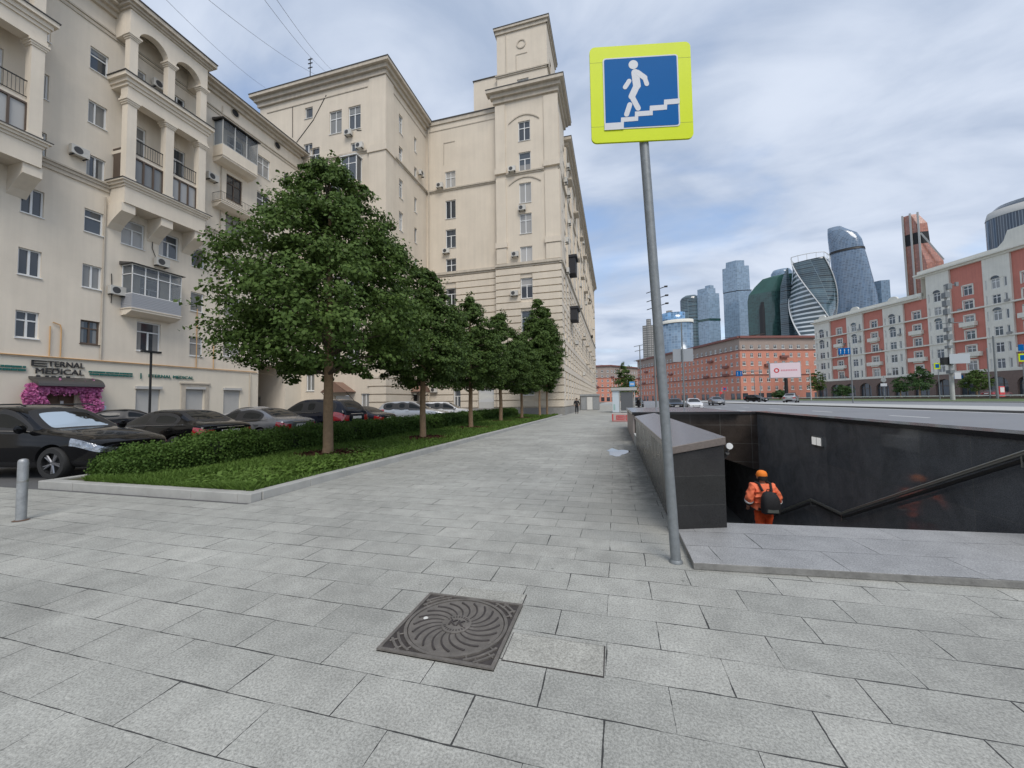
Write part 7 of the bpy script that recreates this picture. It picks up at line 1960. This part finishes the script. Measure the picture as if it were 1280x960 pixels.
# ------------------------------------------------------------------ one object per separate piece
def split_pieces(names, gap=.03, most=100):
    for o in [o for o in COL.objects if o.type == 'MESH' and o.name.split('.')[0] in names]:
        bm = bmesh.new(); bm.from_mesh(o.data); bm.faces.ensure_lookup_table(); seen = set(); isl = []
        for f0 in bm.faces:
            if f0.index in seen: continue
            st = [f0]; seen.add(f0.index); comp = []
            while st:
                q = st.pop(); comp.append(q)
                for v in q.verts:
                    for g_ in v.link_faces:
                        if g_.index not in seen: seen.add(g_.index); st.append(g_)
            vs_ = [v.co for q in comp for v in q.verts]
            isl.append([[min(c[k] for c in vs_) - gap for k in range(3)], [max(c[k] for c in vs_) + gap for k in range(3)], [q.index for q in comp]])
        ch = True
        while ch:
            ch = False; out = []
            for a in isl:
                for b in out:
                    if all(a[0][k] <= b[1][k] and b[0][k] <= a[1][k] for k in range(3)):
                        b[0] = [min(x, y) for x, y in zip(a[0], b[0])]; b[1] = [max(x, y) for x, y in zip(a[1], b[1])]; b[2] += a[2]; ch = True; break
                else: out.append(a)
            isl = out
        if 1 < len(isl) <= most:
            for k, a in enumerate(isl):
                keep = set(a[2]); b2 = bm.copy(); b2.faces.ensure_lookup_table()
                bmesh.ops.delete(b2, geom=[f_ for f_ in b2.faces if f_.index not in keep], context='FACES')
                if k == 0: first = b2; continue
                me = o.data.copy(); b2.to_mesh(me); b2.free()
                c = o.copy(); c.data = me; COL.objects.link(c)
            first.to_mesh(o.data); first.free()
        bm.free()
split_pieces({'pilaster', 'loggia', 'cornice', 'string_course', 'balcony', 'moulding', 'cream_mouldings', 'plinth', 'roof', 'gas_pipe', 'posts', 'foot', 'stroke', 'bracket', 'tower_opening', 'panel', 'camera_boxes', 'red_lettering', 'cross_bars', 'eyes_and_mouth', 'side_glazing'})

# ================================================================== SKY AND LIGHT
w = bpy.data.worlds.new('World'); scene.world = w; w.use_nodes = True
nt = w.node_tree; bg = nt.nodes['Background']
SUN_EL, SUN_AZ = R(52), R(150)          # azimuth clockwise from +Y: behind the camera, to the right
sky = N(nt, 'ShaderNodeTexSky'); sky.sky_type = 'NISHITA'; sky.sun_disc = False; sky.sun_elevation = SUN_EL; sky.sun_rotation = SUN_AZ
sky.air_density = 1.0; sky.dust_density = 0.6; sky.ozone_density = 1.5
tc = N(nt, 'ShaderNodeTexCoord'); sp = N(nt, 'ShaderNodeSeparateXYZ'); nt.links.new(tc.outputs['Generated'], sp.inputs[0])
def mth(op, a, b=None, clamp=False):
    n = N(nt, 'ShaderNodeMath', operation=op); n.use_clamp = clamp
    for i, x in enumerate((a, b)):
        if x is None: continue
        if isinstance(x, (int, float)): n.inputs[i].default_value = x
        else: nt.links.new(x, n.inputs[i])
    return n.outputs[0]
zc = mth('ADD', mth('MAXIMUM', sp.outputs[2], 0.0), 0.22)
cb = N(nt, 'ShaderNodeCombineXYZ'); nt.links.new(mth('DIVIDE', sp.outputs[0], zc), cb.inputs[0]); nt.links.new(mth('DIVIDE', sp.outputs[1], zc), cb.inputs[1])
def noise(scale, det, rough, off, stretch=(1, 1, 1), rot=0.0, dist=0.0):
    mp = N(nt, 'ShaderNodeMapping', inp={'Location': off, 'Scale': stretch, 'Rotation': (0, 0, rot)}); nt.links.new(cb.outputs[0], mp.inputs['Vector'])
    nz = N(nt, 'ShaderNodeTexNoise', inp={'Scale': scale, 'Detail': det, 'Roughness': rough, 'Distortion': dist}); nt.links.new(mp.outputs[0], nz.inputs['Vector']); return nz.outputs['Fac']
n1 = noise(1.15, 7.0, .52, (3.1, 1.7, 0), (.85, 1.1, 1), R(25), .35)
n2 = noise(2.3, 7.0, .52, (7.3, 2.2, 0), (.75, 1.25, 1), R(25), .6)
n3 = noise(.55, 3.0, .5, (1.4, 9.1, 0))
def mrange(s, a, b, lo, hi, smooth=True):
    r = N(nt, 'ShaderNodeMapRange', inp={1: a, 2: b, 3: lo, 4: hi}); r.interpolation_type = 'SMOOTHSTEP' if smooth else 'LINEAR'; nt.links.new(s, r.inputs[0]); return r.outputs[0]
cover = mrange(mth('ADD', mth('MULTIPLY', n1, .7), mth('MULTIPLY', n3, .3)), .38, .52, 0.25, 1.0)
tone = mrange(mth('ADD', mth('MULTIPLY', n2, .55), mth('MULTIPLY', n1, .45)), .33, .62, 0.0, 1.0)
cmix = N(nt, 'ShaderNodeMix'); cmix.data_type = 'RGBA'
cmix.inputs[6].default_value = (2.6, 3.2, 4.3, 1); cmix.inputs[7].default_value = (4.7, 5.2, 6.1, 1); nt.links.new(tone, cmix.inputs[0])
smul = N(nt, 'ShaderNodeMix'); smul.data_type = 'RGBA'; smul.blend_type = 'MULTIPLY'; smul.inputs[0].default_value = 1.0; nt.links.new(sky.outputs[0], smul.inputs[6]); smul.inputs[7].default_value = (1.5, 1.5, 1.5, 1)
fin = N(nt, 'ShaderNodeMix'); fin.data_type = 'RGBA'; nt.links.new(cover, fin.inputs[0]); nt.links.new(smul.outputs[2], fin.inputs[6]); nt.links.new(cmix.outputs[2], fin.inputs[7])
nt.links.new(fin.outputs[2], bg.inputs['Color']); bg.inputs['Strength'].default_value = 0.10
sd = bpy.data.lights.new('sun', 'SUN'); sd.energy = 1.5; sd.angle = R(30); sd.color = (1.0, .95, .88)
so = bpy.data.objects.new('sun', sd); COL.objects.link(so)
to_sun = Vector((math.sin(SUN_AZ) * math.cos(SUN_EL), math.cos(SUN_AZ) * math.cos(SUN_EL), math.sin(SUN_EL)))
so.rotation_euler = (-to_sun).to_track_quat('-Z', 'Y').to_euler()
vs = scene.view_settings; vs.view_transform = 'Standard'; vs.look = 'None'; vs.gamma = 1.0; vs.use_curve_mapping = False; vs.exposure = 0.6
scene.cycles.max_bounces = 6; scene.cycles.diffuse_bounces = 3; scene.cycles.glossy_bounces = 3; scene.cycles.transparent_max_bounces = 8; scene.cycles.transmission_bounces = 3
scene.cycles.use_denoising = True
